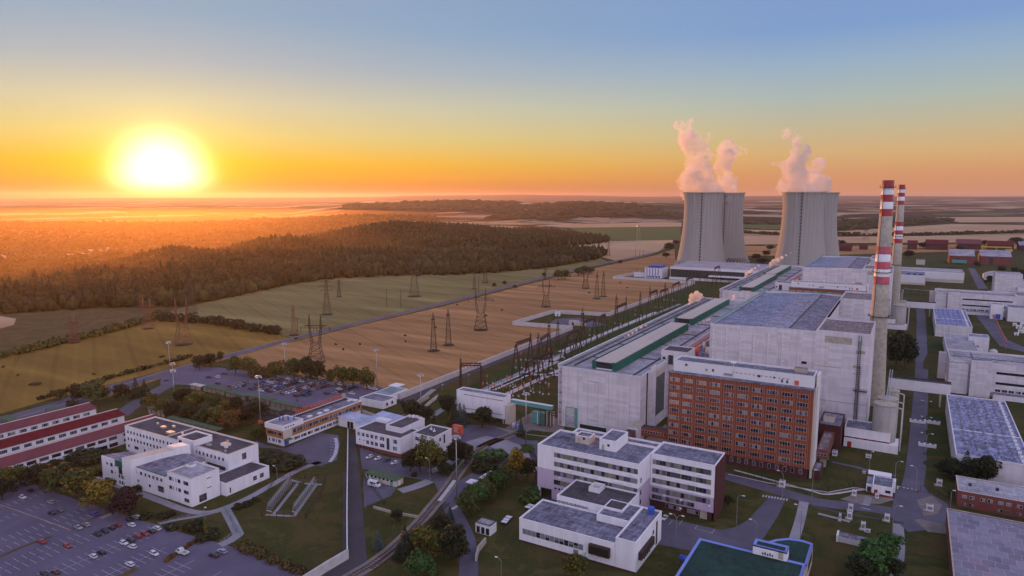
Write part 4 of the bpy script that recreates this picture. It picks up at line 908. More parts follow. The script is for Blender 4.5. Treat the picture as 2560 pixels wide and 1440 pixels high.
# entrance halls
t = thing('entrance_hall', 'low white entrance hall with pale blue sheet roofs between gatehouse and guard building', 'hall', (-230, 247, 0))
boxpart(t, 'wall', -246.7, -229.5, 248, 256.5, 0, 4.7, 'render'); boxpart(t, 'wall', -229.4, -205, 242, 262, 0, 5.9, 'render')
b = MB(); b.prism([(-247, 247.5), (-229, 247.5), (-229, 257), (-247, 257)], 4.72, 4.95, 'white', 'blueroof'); b.obj('roof', t)
b = MB(); b.poly([(-229.8, 241.6, 6.0), (-213, 241.6, 6.0), (-213, 262.4, 6.0), (-229.8, 262.4, 6.6)], 'blueroof'); b.poly([(-229.8, 241.6, 6.0), (-229.8, 262.4, 6.6), (-229.8, 262.4, 5.8), (-229.8, 241.6, 5.8)], 'white'); b.poly([(-213, 241.6, 6.0), (-204.6, 241.6, 5.9), (-204.6, 262.4, 5.9), (-213, 262.4, 6.0)], 'blueroof'); b.box(-224, -216, 250, 254, 6.2, 6.8, 'white'); b.obj('hall_roof', t)
panelbox(t, 's', 248, -240.5, -236.6, .1, 3.4, 'glass', 'gate_opening'); b = MB(); b.tube((-238.6, 247.9, 0), (-238.6, 247.9, 3.4), .1, 'white', 4); b.obj('gate_post', t)
# guard building
t = thing('guard_building', 'L-shaped white two-storey building with a dark roof, four cars in front', 'office building', (-198, 229, 0))
walls(t, -217.4, -191, 229.4, 243., 9., 'panel_white', 'roof_dark', .3, z0=1.8, cap='white'); boxpart(t, 'plinth', -217.1, -191.4, 229.8, 242.6, 0, 1.79, 'brick_red')
walls(t, -197.9+6.95, -179, 238., 251.8, 9., 'panel_white', 'roof_dark', .3, name='east_wing', roof='east_wing_roof', cap='white')
walls(t, -204.6, -195.2, 235.6, 252.6, 11., 'panel_white', 'roof_dark', .3, name='penthouse', roof='penthouse_roof', cap='white')
for i in range(6): window(t, 's', 229.4, -216.3+i*2.62+(.3 if i > 4 else 0), 6.2, 1.75 if i < 5 else 2.7, 1.75, 2 if i < 5 else 3, 'white', ['glass_blue', 'glass_blue', 'glass', 'curtain'], rows=2)
for i in (2, 3, 4, 5): window(t, 's', 229.4, -216.3+i*2.62+(.3 if i > 4 else 0), 3., 1.75 if i < 5 else 2.7, 1.75, 2 if i < 5 else 3, 'white', ['glass_blue', 'glass_blue', 'glass'], rows=2)
for u in (-215.4, -212.8): window(t, 's', 229.4, u, 4., .6, .6, 1, 'steel_dark', ['glass'])
panelbox(t, 's', 229.4, -198.9, -197.3, 2.6, 7.9, 'steel_dark', 'stair_glazing')
for z in (6.1, 2.9): window(t, 's', 229.4, -195.2, z, 2.3, 1.9, 3, 'white', ['glass_blue', 'curtain'], rows=2)
for u in (-189.4, -186.4):
    for z in (6., 2.6): window(t, 's', 238, u, z, 2., 1.7, 2, 'white', ['glass_blue', 'glass'], rows=2)
window(t, 'e', -179, 242., 5.8, 1.3, 1.6, 1, 'white', GB); window(t, 'e', -179, 245.4, 4., 1.2, 4., 1, 'steel_dark', GB, rows=3); window(t, 'e', -179, 239.5, 1., 1.4, 1.8, 1, 'white', GB)
for (x, y) in ((-187.2, 246), (-184.4, 244.6)):
    b = MB(); b.box(x, x+.9, y, y+.9, 8.7, 9.4, 'white'); b.tube((x+.4, y+.4, 9.4), (x+.6, y+.4, 10.3), .2, 'white', 6); b.obj('roof_fan', t)
b = MB()
for i in range(16): x = -204+i*.55; b.box(x, x+.35, 251.6-rnd.random()*2, 252-rnd.random()*.2, 11, 11.5+rnd.random()*.7, 'white')
b.obj('rooftop_antennas', t)
b = MB()
for i in range(6): b.box(-216.8+i*1.9, -216.65+i*1.9, 229.35, 229.75, .2, 1.78, 'steel_dark')
b.obj('basement_grille', t)
# flat buildings behind
t = thing('flat_store', 'low flat-roofed white store behind the gatehouse', 'store', (-254, 280, 0)); walls(t, -262.4, -245.2, 280.6, 292., 4., 'render', 'roof', .25, cap='white')
for y in (283, 287.4): window(t, 'e', -245.2, y, 1., 1.6, 1.9, 2, 'white', ['glass'])
t = thing('teal_roof_store', 'low store with a teal roof against the perimeter wall', 'store', (-256, 292.5, 0)); walls(t, -262.6, -250.6, 292.4, 308.6, 4., 'render', 'tealroof', .15); boxpart(t, 'canopy', -265.5, -258.5, 309, 316, 3.6, 3.9, 'white')
# box building on legs
t = thing('switchgear_box', 'windowless white box building on stilts with two rows of slits, left of the turbine hall', 'technical building', (-189, 292, 0))
walls(t, -204.2, -174.6, 292.2, 298.6, 14., 'render', 'roof', .4, z0=2.6, cap='white')
b = MB()
for i in range(34): 
    if 1 < i: wbox(b, 's', 292.2, -201+i*.76, -200.6+i*.76, 12, 12.5, -.02, .04, 'glass')
    wbox(b, 's', 292.2, -200+i*.72, -199.6+i*.72, 4.6, 5.05, -.02, .04, 'glass')
b.obj('vent_slits', t)
b = MB()
for x in (-203, -189, -176): 
    for y in (292.6, 298): b.box(x, x+.6, y, y+.5, 0, 2.59, 'concrete')
b.box(-174.55, -171.5, 292.6, 298.4, .2, 10, 'cream'); b.obj('stilts', t)
t = thing('cable_bridge', 'teal cable bridge on lattice legs running into the turbine hall wall', 'cable bridge', (-162, 299, 0))
boxpart(t, 'duct', -174.4, -150.7, 298.2, 300.6, 9.6, 11.6, 'teal', 'white')
for x in (-166, -158, -153):
    b = MB()
    for dx in (0, 1.2): b.tube((x+dx, 298.4, 0), (x+dx, 298.4, 9.6), .12, 'steel_dark', 4); b.tube((x+dx, 300.4, 0), (x+dx, 300.4, 9.6), .12, 'steel_dark', 4)
    for z in range(0, 8, 2): b.tube((x, 298.4, z), (x+1.2, 298.4, z+2), .07, 'steel_dark', 4); b.tube((x+1.2, 298.4, z), (x, 298.4, z+2), .07, 'steel_dark', 4)
    b.obj('leg', t)
t = thing('teal_container', 'tall teal metal enclosure beside the turbine hall corner', 'enclosure', (-160, 300, 0)); boxpart(t, 'body', -163.5, -156.5, 300.8, 304, .3, 6.2, 'teal'); boxpart(t, 'joint', -160.2, -159.8, 300.7, 300.79, .3, 6.2, 'white')
t = thing('oil_tank', 'small pale tank with pipes left of the turbine hall door', 'tank', (-168, 290, 0)); b = MB(); b.lathe([(1.2, 0), (1.2, 2.6), (.8, 3.), (.1, 3.1)], 'steel', 16, -168, 290); b.obj('tank', t); boxpart(t, 'cabinet', -166, -164.6, 289.4, 290.6, 0, 2.2, 'blue_trim')
t = thing('pipe_rack', 'tangle of brown pipes against the turbine hall corner', 'pipe rack', (-153.4, 300, 0)); b = MB()
for i in range(6): b.tube((-155.6+i*.8, 301+i*.3, 0), (-155.6+i*.8, 301+i*.3, 8.5-i*.6), .25, 'cream' if i % 2 else 'rust', 6); b.tube((-156, 301.5, 1.5+i*1.2), (-151, 302.5, 1.5+i*1.2), .2, 'concrete', 5)
b.obj('pipes', t)
# brown link bridges from office to hall and brick block
t = thing('brick_corridor', 'raised brick corridor joining the ribbon-windowed office, turbine hall and terracotta block', 'corridor', (-105, 280, 0))
def prism_between(nm, p, q, w_, z0, z1, m, top):
    d = Vector((q[0]-p[0], q[1]-p[1])); n_ = Vector((-d.y, d.x)).normalized()*w_/2
    b = MB(); b.prism([(p[0]-n_.x, p[1]-n_.y), (q[0]-n_.x, q[1]-n_.y), (q[0]+n_.x, q[1]+n_.y), (p[0]+n_.x, p[1]+n_.y)][::1], z0, z1, m, top); return b.obj(nm, t)
boxpart(t, 'corridor', -107.6, -103.9, 250.3, 291, 5.4, 9.6, 'brick_red', 'roof_dark'); boxpart(t, 'crossing', -103.8, -91, 296.6, 300.4, 5.6, 9.8, 'brick', 'steel_dark')
boxpart(t, 'pier_tower', -107.8, -103.2, 291.1, 300.6, 0, 10.6, 'panel', 'concrete')
for i in range(9): window(t, 's', 296.6, -102.6+i*1.28, 7.2, .95, 1.3, 1, 'white', ['glass'])
for i in range(8): window(t, 'e', -103.9, 254+i*4.6, 6.9, 2.4, 1.3, 3, 'rust', ['glass', 'curtain2'])
for y in (262, 276): boxpart(t, 'pier', -106.4, -105, y, y+1, 0, 5.39, 'concrete')
# ---------------------------------------------------------------- five-storey white and lilac office
t = thing('ribbon_office', 'five-storey white and lilac office with ribbon windows and a stained flat roof, centre front', 'office building', (-90, 225, 0))
xa, xb, ya = -119.7, -78.8, 225.2
walls(t, xa, xb, ya, 244.8, 21., 'render', 'roof_stain', .5, z0=12, cap='render'); walls(t, -114, xb, 244.9, 250.2, 21., 'render', 'roof_stain', .5, z0=0, name='rear_wall', roof='rear_roof', cap='render')
boxpart(t, 'lower_wall', xa+.0, xb, ya+.01, 244.8, 4.1, 11.99, 'render_pink'); boxpart(t, 'ground_floor', xa+6, xb-.3, ya+.35, 244.5, 0, 4.09, 'render_pink')
for y in (ya+.3, 234, 243.5): boxpart(t, 'column', xa+.3, xa+1.1, y, y+.8, 0, 4.09, 'white')
walls(t, -78.7, -55.2, 237.7, 252.2, 21., 'render', 'roof_stain', .5, z0=9, name='east_wing', roof='east_wing_roof', cap='render'); boxpart(t, 'east_wing_lower', -78.7, -55.3, 237.72, 252.1, 3.4, 8.99, 'render_pink'); boxpart(t, 'east_ground_floor', -78.6, -56, 238.6, 252, 0, 3.39, 'brick_dark')
panelbox(t, 'e', -55.2, 237.9, 252., 0, 20.7, 'brick_dark', 'end_wall', .5)
rib = ['glass', 'curtain', 'curtain2', 'curtain', 'curtain2', 'curtain_g']
def ribbon(face, fix, u0, u1, z, h, seg=5.6):
    u = u0
    while u < u1-.5:
        w_ = min(seg-.3, u1-u); window(t, face, fix, u, z, w_, h, max(2, round(w_/1.3)), 'steel_dark' if rnd.random() < .5 else 'steel', rib); panelbox(t, face, fix, u+w_, min(u+seg, u1), z, z+h, 'yellow_dull', 'mullion', .05) if u+w_ < u1-.2 else None; u += seg
for z in (17.3, 13.7, 10.1, 6.5): ribbon('s', ya, -112.6, -79.2, z, 1.85)
for z in (17.2, 13.6, 10., 6.4): ribbon('s', 237.7, -78, -56.2, z, 1.9, 5.4)
ribbon('s', 237.7, -78, -62, 3.55+.3, 1.7, 5.4)
for u in (-112.4, -110.8, -109.2, -107.6): window(t, 's', ya+.01, u, 4.5, 1.1, .9, 1, 'white', ['glass'])
for i in range(7): window(t, 's', 238.6, -73+i*1.5+(2.2 if i > 3 else 0), 1., 1.2, 1.5, 1, 'white', ['curtain', 'glass'])
panelbox(t, 's', 238.6, -60.2, -57.6, 0, 3.2, 'concrete', 'doorway')
b = MB()
for u, z in ((-112, 16.5), (-109.6, 16.3), (-103, 16.3), (-96.4, 16), (-82.5, 16.2), (-81, 15.9), (-112, 12.9), (-106, 12.8), (-101.4, 12.7), (-96, 12.6), (-89, 12.2), (-87.6, 12.2), (-110.4, 9.2), (-104, 9.3), (-86, 12.5), (-84.4, 12.3), (-90, 8.9), (-83, 8.9)): boxpart(t, 'air_conditioner', u, u+.8, ya-.45, ya-.03, z, z+.55, 'white')
for u, z in ((-74, 16.3), (-70.4, 16.2), (-69.6, 16.2), (-61.4, 16.1), (-60.4, 16.1), (-74.2, 12.7), (-69, 12.5), (-64.8, 12.4), (-62.2, 12.4), (-74, 9.1), (-69, 9), (-68, 9), (-62.6, 9), (-73.6, 5.7), (-67.4, 5.4), (-67.4, 2.2), (-57, 5.6)): boxpart(t, 'air_conditioner', u, u+.8, 237.7-.45, 237.67, z, z+.55, 'white')
for (x0_, x1_, y0_, y1_, z_, nm) in ((-97.6, -90.9, 233.5, 246, 24.6, 'lift_house'), (-108.6, -102.6, 235.6, 240.8, 23.4, 'stair_house')):
    walls(t, x0_, x1_, y0_, y1_, z_, 'cream' if nm == 'stair_house' else 'render', 'roof_stain', .25, z0=20.4, name=nm, roof=nm+'_roof', cap='render')
    window(t, 's', y0_, x0_+3.2, 22.2, .9, .9, 1, 'steel_dark', ['glass']); panelbox(t, 's', y0_, x0_+1, x0_+2, 20.6, 22.6, 'concrete', 'door')
for z in (13.5, 5.4, 9): window(t, 'e', xb, 226.9, z, 1, 1.8, 1, 'steel_dark', ['glass'])
# canteen
t = thing('canteen_building', 'low white building with stained flat roofs on several levels, in front of the ribbon office', 'canteen', (-88, 191, 0))
walls(t, -108.5, -74.1, 191.2, 208.2, 8., 'render', 'roof_stain', .35, cap='render'); walls(t, -74, -67.3, 191.2, 216.2, 10., 'render', 'roof_stain', .35, name='east_wall', roof='east_roof', cap='render')
walls(t, -85.6, -74.05, 203.4, 216.2, 10.02, 'render', 'roof_stain', .3, z0=7.5, name='upper_wall', roof='upper_roof', cap='render'); walls(t, -103.2, -78.6, 208.9, 225.1, 10.4, 'render', 'roof_dark', .35, z0=0, name='kitchen_wall', roof='kitchen_roof', cap='render')
boxpart(t, 'plinth', -108.7, -67.1, 191.0, 191.19, 0, .5, 'brick_dark')
walls(t, -95.2, -91, 218.4, 223.6, 11.8, 'white', 'concrete_light', 1.2, z0=10.1, name='light_well', roof='light_well_floor')
for i in range(13): window(t, 's', 191.2, -107.2+i*1.72, 2.9, 1.6, 1.9, 1, 'steel', ['curtain', 'curtain2', 'glass', 'curtain'], rows=2)
boxpart(t, 'bay_window', -82.6, -75.6, 189.9, 191.18, 3.1, 6.2, 'rust'); panelbox(t, 's', 189.9, -82.3, -75.9, 3.3, 5.7, 'glass_brown', 'bay_glazing', .05)
boxpart(t, 'bay_window', -67.28, -66.2, 193.5, 206, 3.4, 5.9, 'rust'); window(t, 'e', -67.3, 206.8, 2.2, 1.6, 1.5, 1, 'white', GB); window(t, 'e', -67.3, 206.8, 5.6, 1.6, 1.5, 1, 'white', GB)
panelbox(t, 'e', -67.3, 210.4, 212., .6, 8.6, 'rust', 'corner_slot', .03); panelbox(t, 's', 191.2, -88.3, -86.6, .1, 2.4, 'steel', 'door')
for i in range(4): window(t, 'e', -67.3, 199+i*1.6, 1., .9, 1.3, 1, 'steel_dark', ['glass'])
for i in range(6): boxpart(t, 'air_conditioner', -86+i*1.15, -85.2+i*1.15, 190.6, 191.1, 1.1+(i % 2)*.9, 1.7+(i % 2)*.9, 'white')
for i in range(8): boxpart(t, 'air_conditioner', -102.8+i*1.5, -101.8+i*1.5, 208.3, 208.85, 8.05, 8.9, 'steel')
b = MB(); b.lathe([(.9, 9.7), (1.15, 11.6), (1.1, 12.1)], 'blue', 16, -70, 213.2, smooth=False); b.obj('blue_tank', t)
# pool building
t = thing('blue_trimmed_building', 'low building with a dark green flat roof and bright blue edge trim, bottom right', 'building', (-37, 185, 0))
def trimmed(nm, out, z0, z1, wm, rm, tr='blue_trim'):
    b = MB(); b.prism(out, z0, z1-.35, wm); b.obj(nm, t)
    cx_ = sum(p[0] for p in out)/len(out); cy_ = sum(p[1] for p in out)/len(out)
    b = MB(); ins = []
    for i in range(len(out)):
        p, q, r_ = Vector(out[i-1]), Vector(out[i]), Vector(out[(i+1) % len(out)])
        n1 = Vector((-(q-p).y, (q-p).x)).normalized(); n2 = Vector((-(r_-q).y, (r_-q).x)).normalized(); m_ = (n1+n2); m_ = m_/max(.3, m_.length_squared)*2; ins.append((q.x+m_.x*.8, q.y+m_.y*.8))
    for i in range(len(out)):
        j = (i+1) % len(out); b.poly([(*out[i], z1), (*out[j], z1), (*ins[j], z1-.25), (*ins[i], z1-.25)], tr); b.poly([(*out[i], z1-.7), (*out[j], z1-.7), (*out[j], z1), (*out[i], z1)], tr)
    b.obj(nm+'_trim', t)
    b = MB(); b.poly([(x, y, z1-.3) for x, y in ins], rm); b.obj(nm+'_roof', t)
trimmed('main_hall', [(-52.8, 150), (-21.2, 150), (-21.2, 209.8), (-52.8, 209.8)], 0, 7.2, 'cream', 'roof_green')
trimmed('rear_part', [(-35.4, 210), (-20.9, 210), (-20.9, 224.6), (-24, 225.4), (-28.4, 224.4), (-31.6, 221.6), (-35.4, 216)], 0, 7., 'cream', 'roof_green')
trimmed('plant_room', [(-36.2, 208.9), (-26.4, 208.9), (-26.4, 212.9), (-36.2, 212.9)], 6, 10., 'render', 'roof_green')
panelbox(t, 's', 208.9, -28.8, -27.4, 7.2, 9.3, 'concrete', 'door'); b = MB()
for i in range(5): b.box(-33.4+i*.7, -33.1+i*.7, 208.6, 208.9, 7.4, 8+.3*(i % 2), 'steel_dark')
b.obj('wall_pipe', t); panelbox(t, 'e', -20.9, 213, 222, 3, 5.6, 'glass_blue', 'glazing_band')
b = MB(); b.tube((-57.5, 205, 1.6), (-52.9, 205, 1.6), 1., 'blue', 14); b.obj('slide_tube', t)
# red brick building and big roof at the right edge
t = thing('red_brick_office', 'low red brick office with a pale flat roof at the right picture edge', 'office building', (40, 297, 0)); walls(t, 20.8, 64, 297, 313, 6.2, 'brick_red', 'roof_light', .15, cap='trim_light')
for i in range(7):
    window(t, 's', 297, 22.2+i*2.35+(i//2)*.9, 3.6, 1.5, 1.2, 2, 'white', ['glass', 'curtain']); 
    if i not in (2, 3): window(t, 's', 297, 22.2+i*2.35+(i//2)*.9, .8, 1.5, 1.1, 2, 'steel', ['curtain2', 'glass', 'curtain'])
for x in (24.5, 33, 44): boxpart(t, 'roof_vent', x, x+1, 304, 305, 6.1, 7., 'rust')
t = thing('patched_roof_hall', 'broad hall with a patched grey and pinkish roof filling the bottom right corner', 'hall', (40, 240, 0)); walls(t, 16.6, 75, 190, 277.6, 6., 'brick_red', 'roof_patch', .2, cap='concrete')
# gate lodge
t = thing('gate_lodge', 'small white gate lodge with red doors beside the road barrier', 'gate lodge', (-4, 293, 0)); walls(t, -7.4, -.3, 293, 303.6, 3.9, 'render', 'roof_stain', .12); boxpart(t, 'side_room', -9.6, -7.41, 294.6, 303, 0, 3.4, 'render', 'roof'); boxpart(t, 'plinth', -7.5, -.2, 292.85, 292.99, 0, .5, 'red')
panelbox(t, 's', 293, -6.7, -5.5, .1, 2.1, 'red', 'door'); panelbox(t, 's', 294.6, -9.2, -7.8, .1, 2.2, 'brick_dark', 'door'); window(t, 's', 293, -2.9, 1.4, 1.8, 1.1, 2, 'steel_dark', ['glass'])
boxpart(t, 'side_panel', -.25, .5, 298.5, 302, 0, 4.6, 'white')
t = thing('bus_shelter', 'long white sloping shelter roof behind the gate lodge', 'shelter', (-5, 306, 0)); b = MB(); b.poly([(-9.6, 306, 3.2), (-1.2, 306, 3.2), (-1.2, 309, 3.9), (-9.6, 309, 3.9)], 'white'); b.poly([(-9.6, 306, 3.1), (-9.6, 309, 3.8), (-1.2, 309, 3.8), (-1.2, 306, 3.1)], 'white'); b.obj('roof', t); b = MB()
for x in (-9.3, -5.4, -1.5): b.box(x, x+.15, 306.1, 306.25, 0, 3.1, 'steel'); b.box(x, x+.15, 308.7, 308.85, 0, 3.6, 'steel')
b.obj('post', t)
t = thing('road_barrier', 'red and white road barrier across the service road beside the gate lodge', 'barrier', (1.2, 303.6, 0)); boxpart(t, 'post', .9, 1.5, 303.2, 303.8, 0, 1.1, 'white'); b = MB()
for i in range(9): b.box(1.5+i*.72, 2.22+i*.72, 303.45, 303.6, .9, 1.05, 'red' if i % 2 else 'white')
b.obj('arm', t); boxpart(t, 'end_post', 7.9, 8.4, 303.2, 303.8, 0, 1.3, 'red')
# green hut, small hut, vents, cabinets
t = thing('green_garage', 'low green-roofed garage hut with teal doors beside the white van', 'hut', (-180, 204, 0)); boxpart(t, 'wall', -188.6, -172.6, 204, 208.6, 0, 2.6, 'cream'); b = MB(); b.prism([(-189, 203.6), (-172.3, 203.6), (-172.3, 209), (-189, 209)], 2.61, 2.85, 'green_moss', 'green_moss'); b.obj('roof', t)
for i in range(7): panelbox(t, 's', 204, -188+i*2.1, -186.8+i*2.1, 1.7, 2.4, 'glass', 'window')
for u in (-188.2, -185.4, -175.6): panelbox(t, 's', 204, u, u+1.4, .1, 1.6, 'teal', 'door')
panelbox(t, 'e', -172.6, 205.6, 206.8, .1, 2.1, 'white', 'door')
t = thing('transformer_hut', 'small white flat-roofed hut with three dark doors on the grass', 'hut', (-122, 190, 0)); walls(t, -124.6, -118.6, 188.8, 193, 3.6, 'render', 'roof_light', .1, cap='steel_dark')
for i in range(3): panelbox(t, 's', 188.8, -124.1+i*1.9, -122.8+i*1.9, .2, 2.5, 'glass', 'door')
def vsh(px, py, w, d, h, lab, foot=True, grp='white vent housings on the lawns', top='steel'):
    x, y = at(px, py); t = thing('vent_housing', lab, 'vent housing', (x, y, 0), grp)
    if foot: boxpart(t, 'slab', x-w*.9, x+w*.6, y-d*.1, y+d*1.05, 0, .35, 'concrete')
    b = MB(); b.box(x-w/2, x+w/2, y, y+d, 0 if not foot else .36, h, 'white'); b.obj('housing', t)
    panelbox(t, 's', y, x-w*.35, x+w*.35, h*.35, h*.8, 'steel', 'grille', .04); boxpart(t, 'cap', x-w*.4, x+w*.4, y+d*.2, y+d*.8, h+.01, h+.12, top)
    return t
for a in ((1954, 1219, 2.1, 2.2, 2.6, 'white vent housing beside the lamp before the terracotta block'), (2135, 1241, 1.4, 1.4, 2.5, 'white vent housing on the grass left of the gate lodge'), (2192, 1246, 1.3, 1.2, 1.8, 'small white vent housing right in front of the lodge door'), (2126, 1279, 1.5, 1.5, 2.7, 'white vent housing nearest the crossing by the road verge'), (2123, 1300, 1.6, 1.6, 2.9, 'white vent housing just below the road verge path'), (2217, 1305, 1.6, 1.5, 2.7, 'white vent housing at the corner by the street lamp'), (2157, 1327, 1.4, 1.3, 3., 'tall narrow white vent housing alone on the lawn'), (2168, 1331, 1.8, 1.2, 1., 'low flat white cabinet beside the tall narrow vent housing'), (2324, 1280, 2.2, 1.4, 2.6, 'white raised tank on the paved island by the right road'), (2348, 1216, 1.9, 1.6, 2.6, 'white vent housing behind the right-hand fence'), (2099, 1304, .7, 1.4, 2.8, 'thin white notice board on the lawn'), (2171, 1145, 2.2, 1.5, 1.4, 'white cabinet on the lawn before the annex'), (2160, 1184, 1.2, 1., 1., 'little white cabinet left of the white shelter'), (2086, 1140, 2., 3., 2., 'white refrigeration unit beside the brick corridor')): vsh(*a[:5], a[5], foot=a[4] > 2.4)
t = thing('underground_hatch', 'long weathered concrete shelter box lying on the lawn', 'concrete shelter', at(2128, 1362)+(0,)); x, y = at(2094, 1358)[0], at(2130, 1362)[1]; boxpart(t, 'body', x, x+13, y, y+3.6, 0, 2., 'concrete_light', 'roof_stain'); boxpart(t, 'end_wall', x-.6, x-.01, y-.3, y+3.9, 0, 2.3, 'white'); boxpart(t, 'end_wall', x+13.01, x+13.6, y-.3, y+3.9, 0, 1.4, 'white')
for i, (px, py) in enumerate(((2294, 1058), (2330, 1060), (2318, 1118), (2323, 1068))):
    if i == 3: continue
    x, y = at(px, py); t = thing('cooling_unit', ['pale unit', 'pale cooling unit row beside the service road, farther one', 'pale cooling unit row beside the service road, nearer one'][i] if i else 'small pale unit at the far end of the roadside islands', 'cooling unit', (x, y, 0), 'roadside cooling units')
    boxpart(t, 'frame', x-3.6, x+3.6, y, y+2, 0, 1.5, 'white')
    for k in range(3): b = MB(); b.lathe([(.75, 1.52), (.7, 1.75)], 'steel_dark', 10, x-2.2+k*2.2, y+1); b.obj('fan', t)
# orange sign cube, bins
t = thing('orange_sign', 'orange sign box with white lettering by the forecourt trees', 'sign', at(1143, 1092)+(0,)); x, y = at(1143, 1092)
b = MB(); b.box(x-2.6, x+2.6, y-.5, y+1.6, 1.6, 5.6, 'orange'); b.obj('box', t); b = MB(); b.box(x-2., x-1.6, y, y+1, 0, 1.59, 'steel'); b.box(x+1.6, x+2, y, y+1, 0, 1.59, 'steel'); b.obj('post', t); b = MB()
for k in range(4): b.box(x-1.9+(k % 2)*.6, x+1.4-(k % 3)*.5, y-.54, y-.51, 4.6-k*.7, 4.85-k*.7, 'white')
b.obj('lettering', t)
for i, (px, py) in enumerate(((1259, 1313), (1264, 1307), (1270, 1301), (1318, 1276), (1325, 1271))):
    x, y = at(px, py); t = thing('white_bin', ['nearest', 'second', 'third', 'fourth', 'fifth'][i]+' white-lidded box from the small hut along the canteen lawn', 'bin', (x, y, 0), 'white lidded boxes'); boxpart(t, 'box', x-1, x+1, y, y+1.3, 0, 1., 'steel_dark'); boxpart(t, 'lid', x-1.1, x+1.1, y-.1, y+1.4, 1.01, 1.15, 'white')
t = thing('bike_shelter', 'pale open-topped shelter with a white roof between road and hedge', 'shelter', (-133, 226, 0)); x, y = at(1160, 1224); boxpart(t, 'roof', x, x+6.5, y+1, y+5, 2.6, 2.8, 'white'); x2, y2 = at(1196, 1212); boxpart(t, 'second_roof', x2, x2+3, y2, y2+9, 2.7, 2.9, 'white'); boxpart(t, 'back_wall', x, x+6.3, y+4.8, y+4.95, 0, 2.59, 'cream'); boxpart(t, 'side_wall', x2+7, x2+7.2, y2, y2+9, 0, 1.6, 'white')
# steel racks inside the fenced lawn
for k, (a, c, lab) in enumerate((((667, 1276), (722, 1206), 'left'), ((731, 1279), (783, 1208), 'right'))):
    p = at(*a); q = at(*c); t = thing('pipe_trestle', f'{lab} of the two long galvanised racks on the fenced lawn', 'steel rack', (*p, 0), 'galvanised racks'); b = MB(); n_ = 14
    for i in range(n_):
        u0 = i/n_; P = lambda s, o, z: (p[0]+(q[0]-p[0])*s+o, p[1]+(q[1]-p[1])*s, z); s1 = (i+1)/n_
        for o in (0, 2.4):
            b.tube(P(u0, o, 0), P(u0, o*.4+.7, 3.), .09, 'steel', 4)
        for z, o in ((.9, .25), (1.9, .5), (3., .72), (.9, 2.1), (1.9, 1.9), (3., 1.65)): b.tube(P(u0, o, z), P(s1, o, z), .075, 'steel', 4)
        b.tube(P(u0, .2, .6), P(s1, .7, 3.), .06, 'steel', 4); b.tube(P(u0, .2, 1.), P(u0, 2.2, 1.), .07, 'steel', 4)
    b.obj('frame', t); boxpart(t, 'foundation', p[0]-.1, p[0]+2.6, p[1]-.3, p[1]+.3, 0, .15, 'concrete')
# ---------------------------------------------------------------- ground surfaces (each sheet a little above the one below)
def sheet(name, pts, m, z=.03, px=True, div=0):
    q = [at(*p) for p in pts] if px else pts
    a = sum(q[i][0]*q[(i+1) % len(q)][1]-q[(i+1) % len(q)][0]*q[i][1] for i in range(len(q)))
    if a < 0: q = q[::-1]
    b = MB(); b.poly([(x, y, z) for x, y in q], m); return struct(b, name)
def smooth(pts, k=6):
    out = []
    P = [Vector(p) for p in pts]
    for i in range(len(P)-1):
        p0 = P[max(0, i-1)]; p1 = P[i]; p2 = P[i+1]; p3 = P[min(len(P)-1, i+2)]
        for j in range(k):
            t = j/k; out.append(.5*((2*p1)+(p2-p0)*t+(2*p0-5*p1+4*p2-p3)*t*t+(3*p1-p0-3*p2+p3)*t**3))
    out.append(P[-1]); return out
def band(name, pts, w_, m, z=.05, px=True, k=6, off=0, st=True, b=None):
    q = smooth([at(*p) for p in pts] if px else pts, k); own = b is None
    if own: b = MB()
    L_ = []; R_2 = []
    for i, p in enumerate(q):
        d = (q[min(i+1, len(q)-1)]-q[max(i-1, 0)]); n_ = Vector((-d.y, d.x)).normalized()
        ww = w_ if not callable(w_) else w_(i/len(q)); L_.append(p+n_*(off+ww/2)); R_2.append(p+n_*(off-ww/2))
    for i in range(len(q)-1): b.poly([(*R_2[i], z), (*R_2[i+1], z), (*L_[i+1], z), (*L_[i], z)], m)
    if own and st: return struct(b, name)
# farmland
sheet('stubble_field', [(560, 893), (740, 853), (900, 813), (1100, 768), (1300, 716), (1430, 683), (1530, 661), (1640, 638), (1686, 622), (1690, 668), (1600, 690), (1533, 694), (1735, 706), (1520, 786), (1382, 779), (1283, 808), (1430, 819), (1000, 990), (930, 966), (810, 948), (620, 915)], 'wheat', .03)
sheet('meadow', [(395, 798), (440, 772), (700, 716), (860, 690), (1000, 684), (1270, 676), (1500, 645), (1520, 655), (1430, 676), (1200, 734), (1000, 784), (740, 846), (560, 806)], 'meadow', .03)
sheet('golden_grassland', [(-500, 1120), (-500, 930), (0, 888), (170, 858), (400, 800), (560, 808), (700, 835), (735, 850), (600, 882), (480, 905), (300, 955), (120, 1000), (0, 1035)], 'gold', .03)
sheet('pale_clearing', [(-60, 800), (0, 790), (40, 797), (35, 812), (0, 822), (-80, 826)], 'wheat_far', .12)
sheet('valley_scrub', [(-300, 880), (-300, 800), (0, 786), (230, 770), (420, 768), (380, 792), (150, 850), (0, 878)], 'grass_dry', .05)
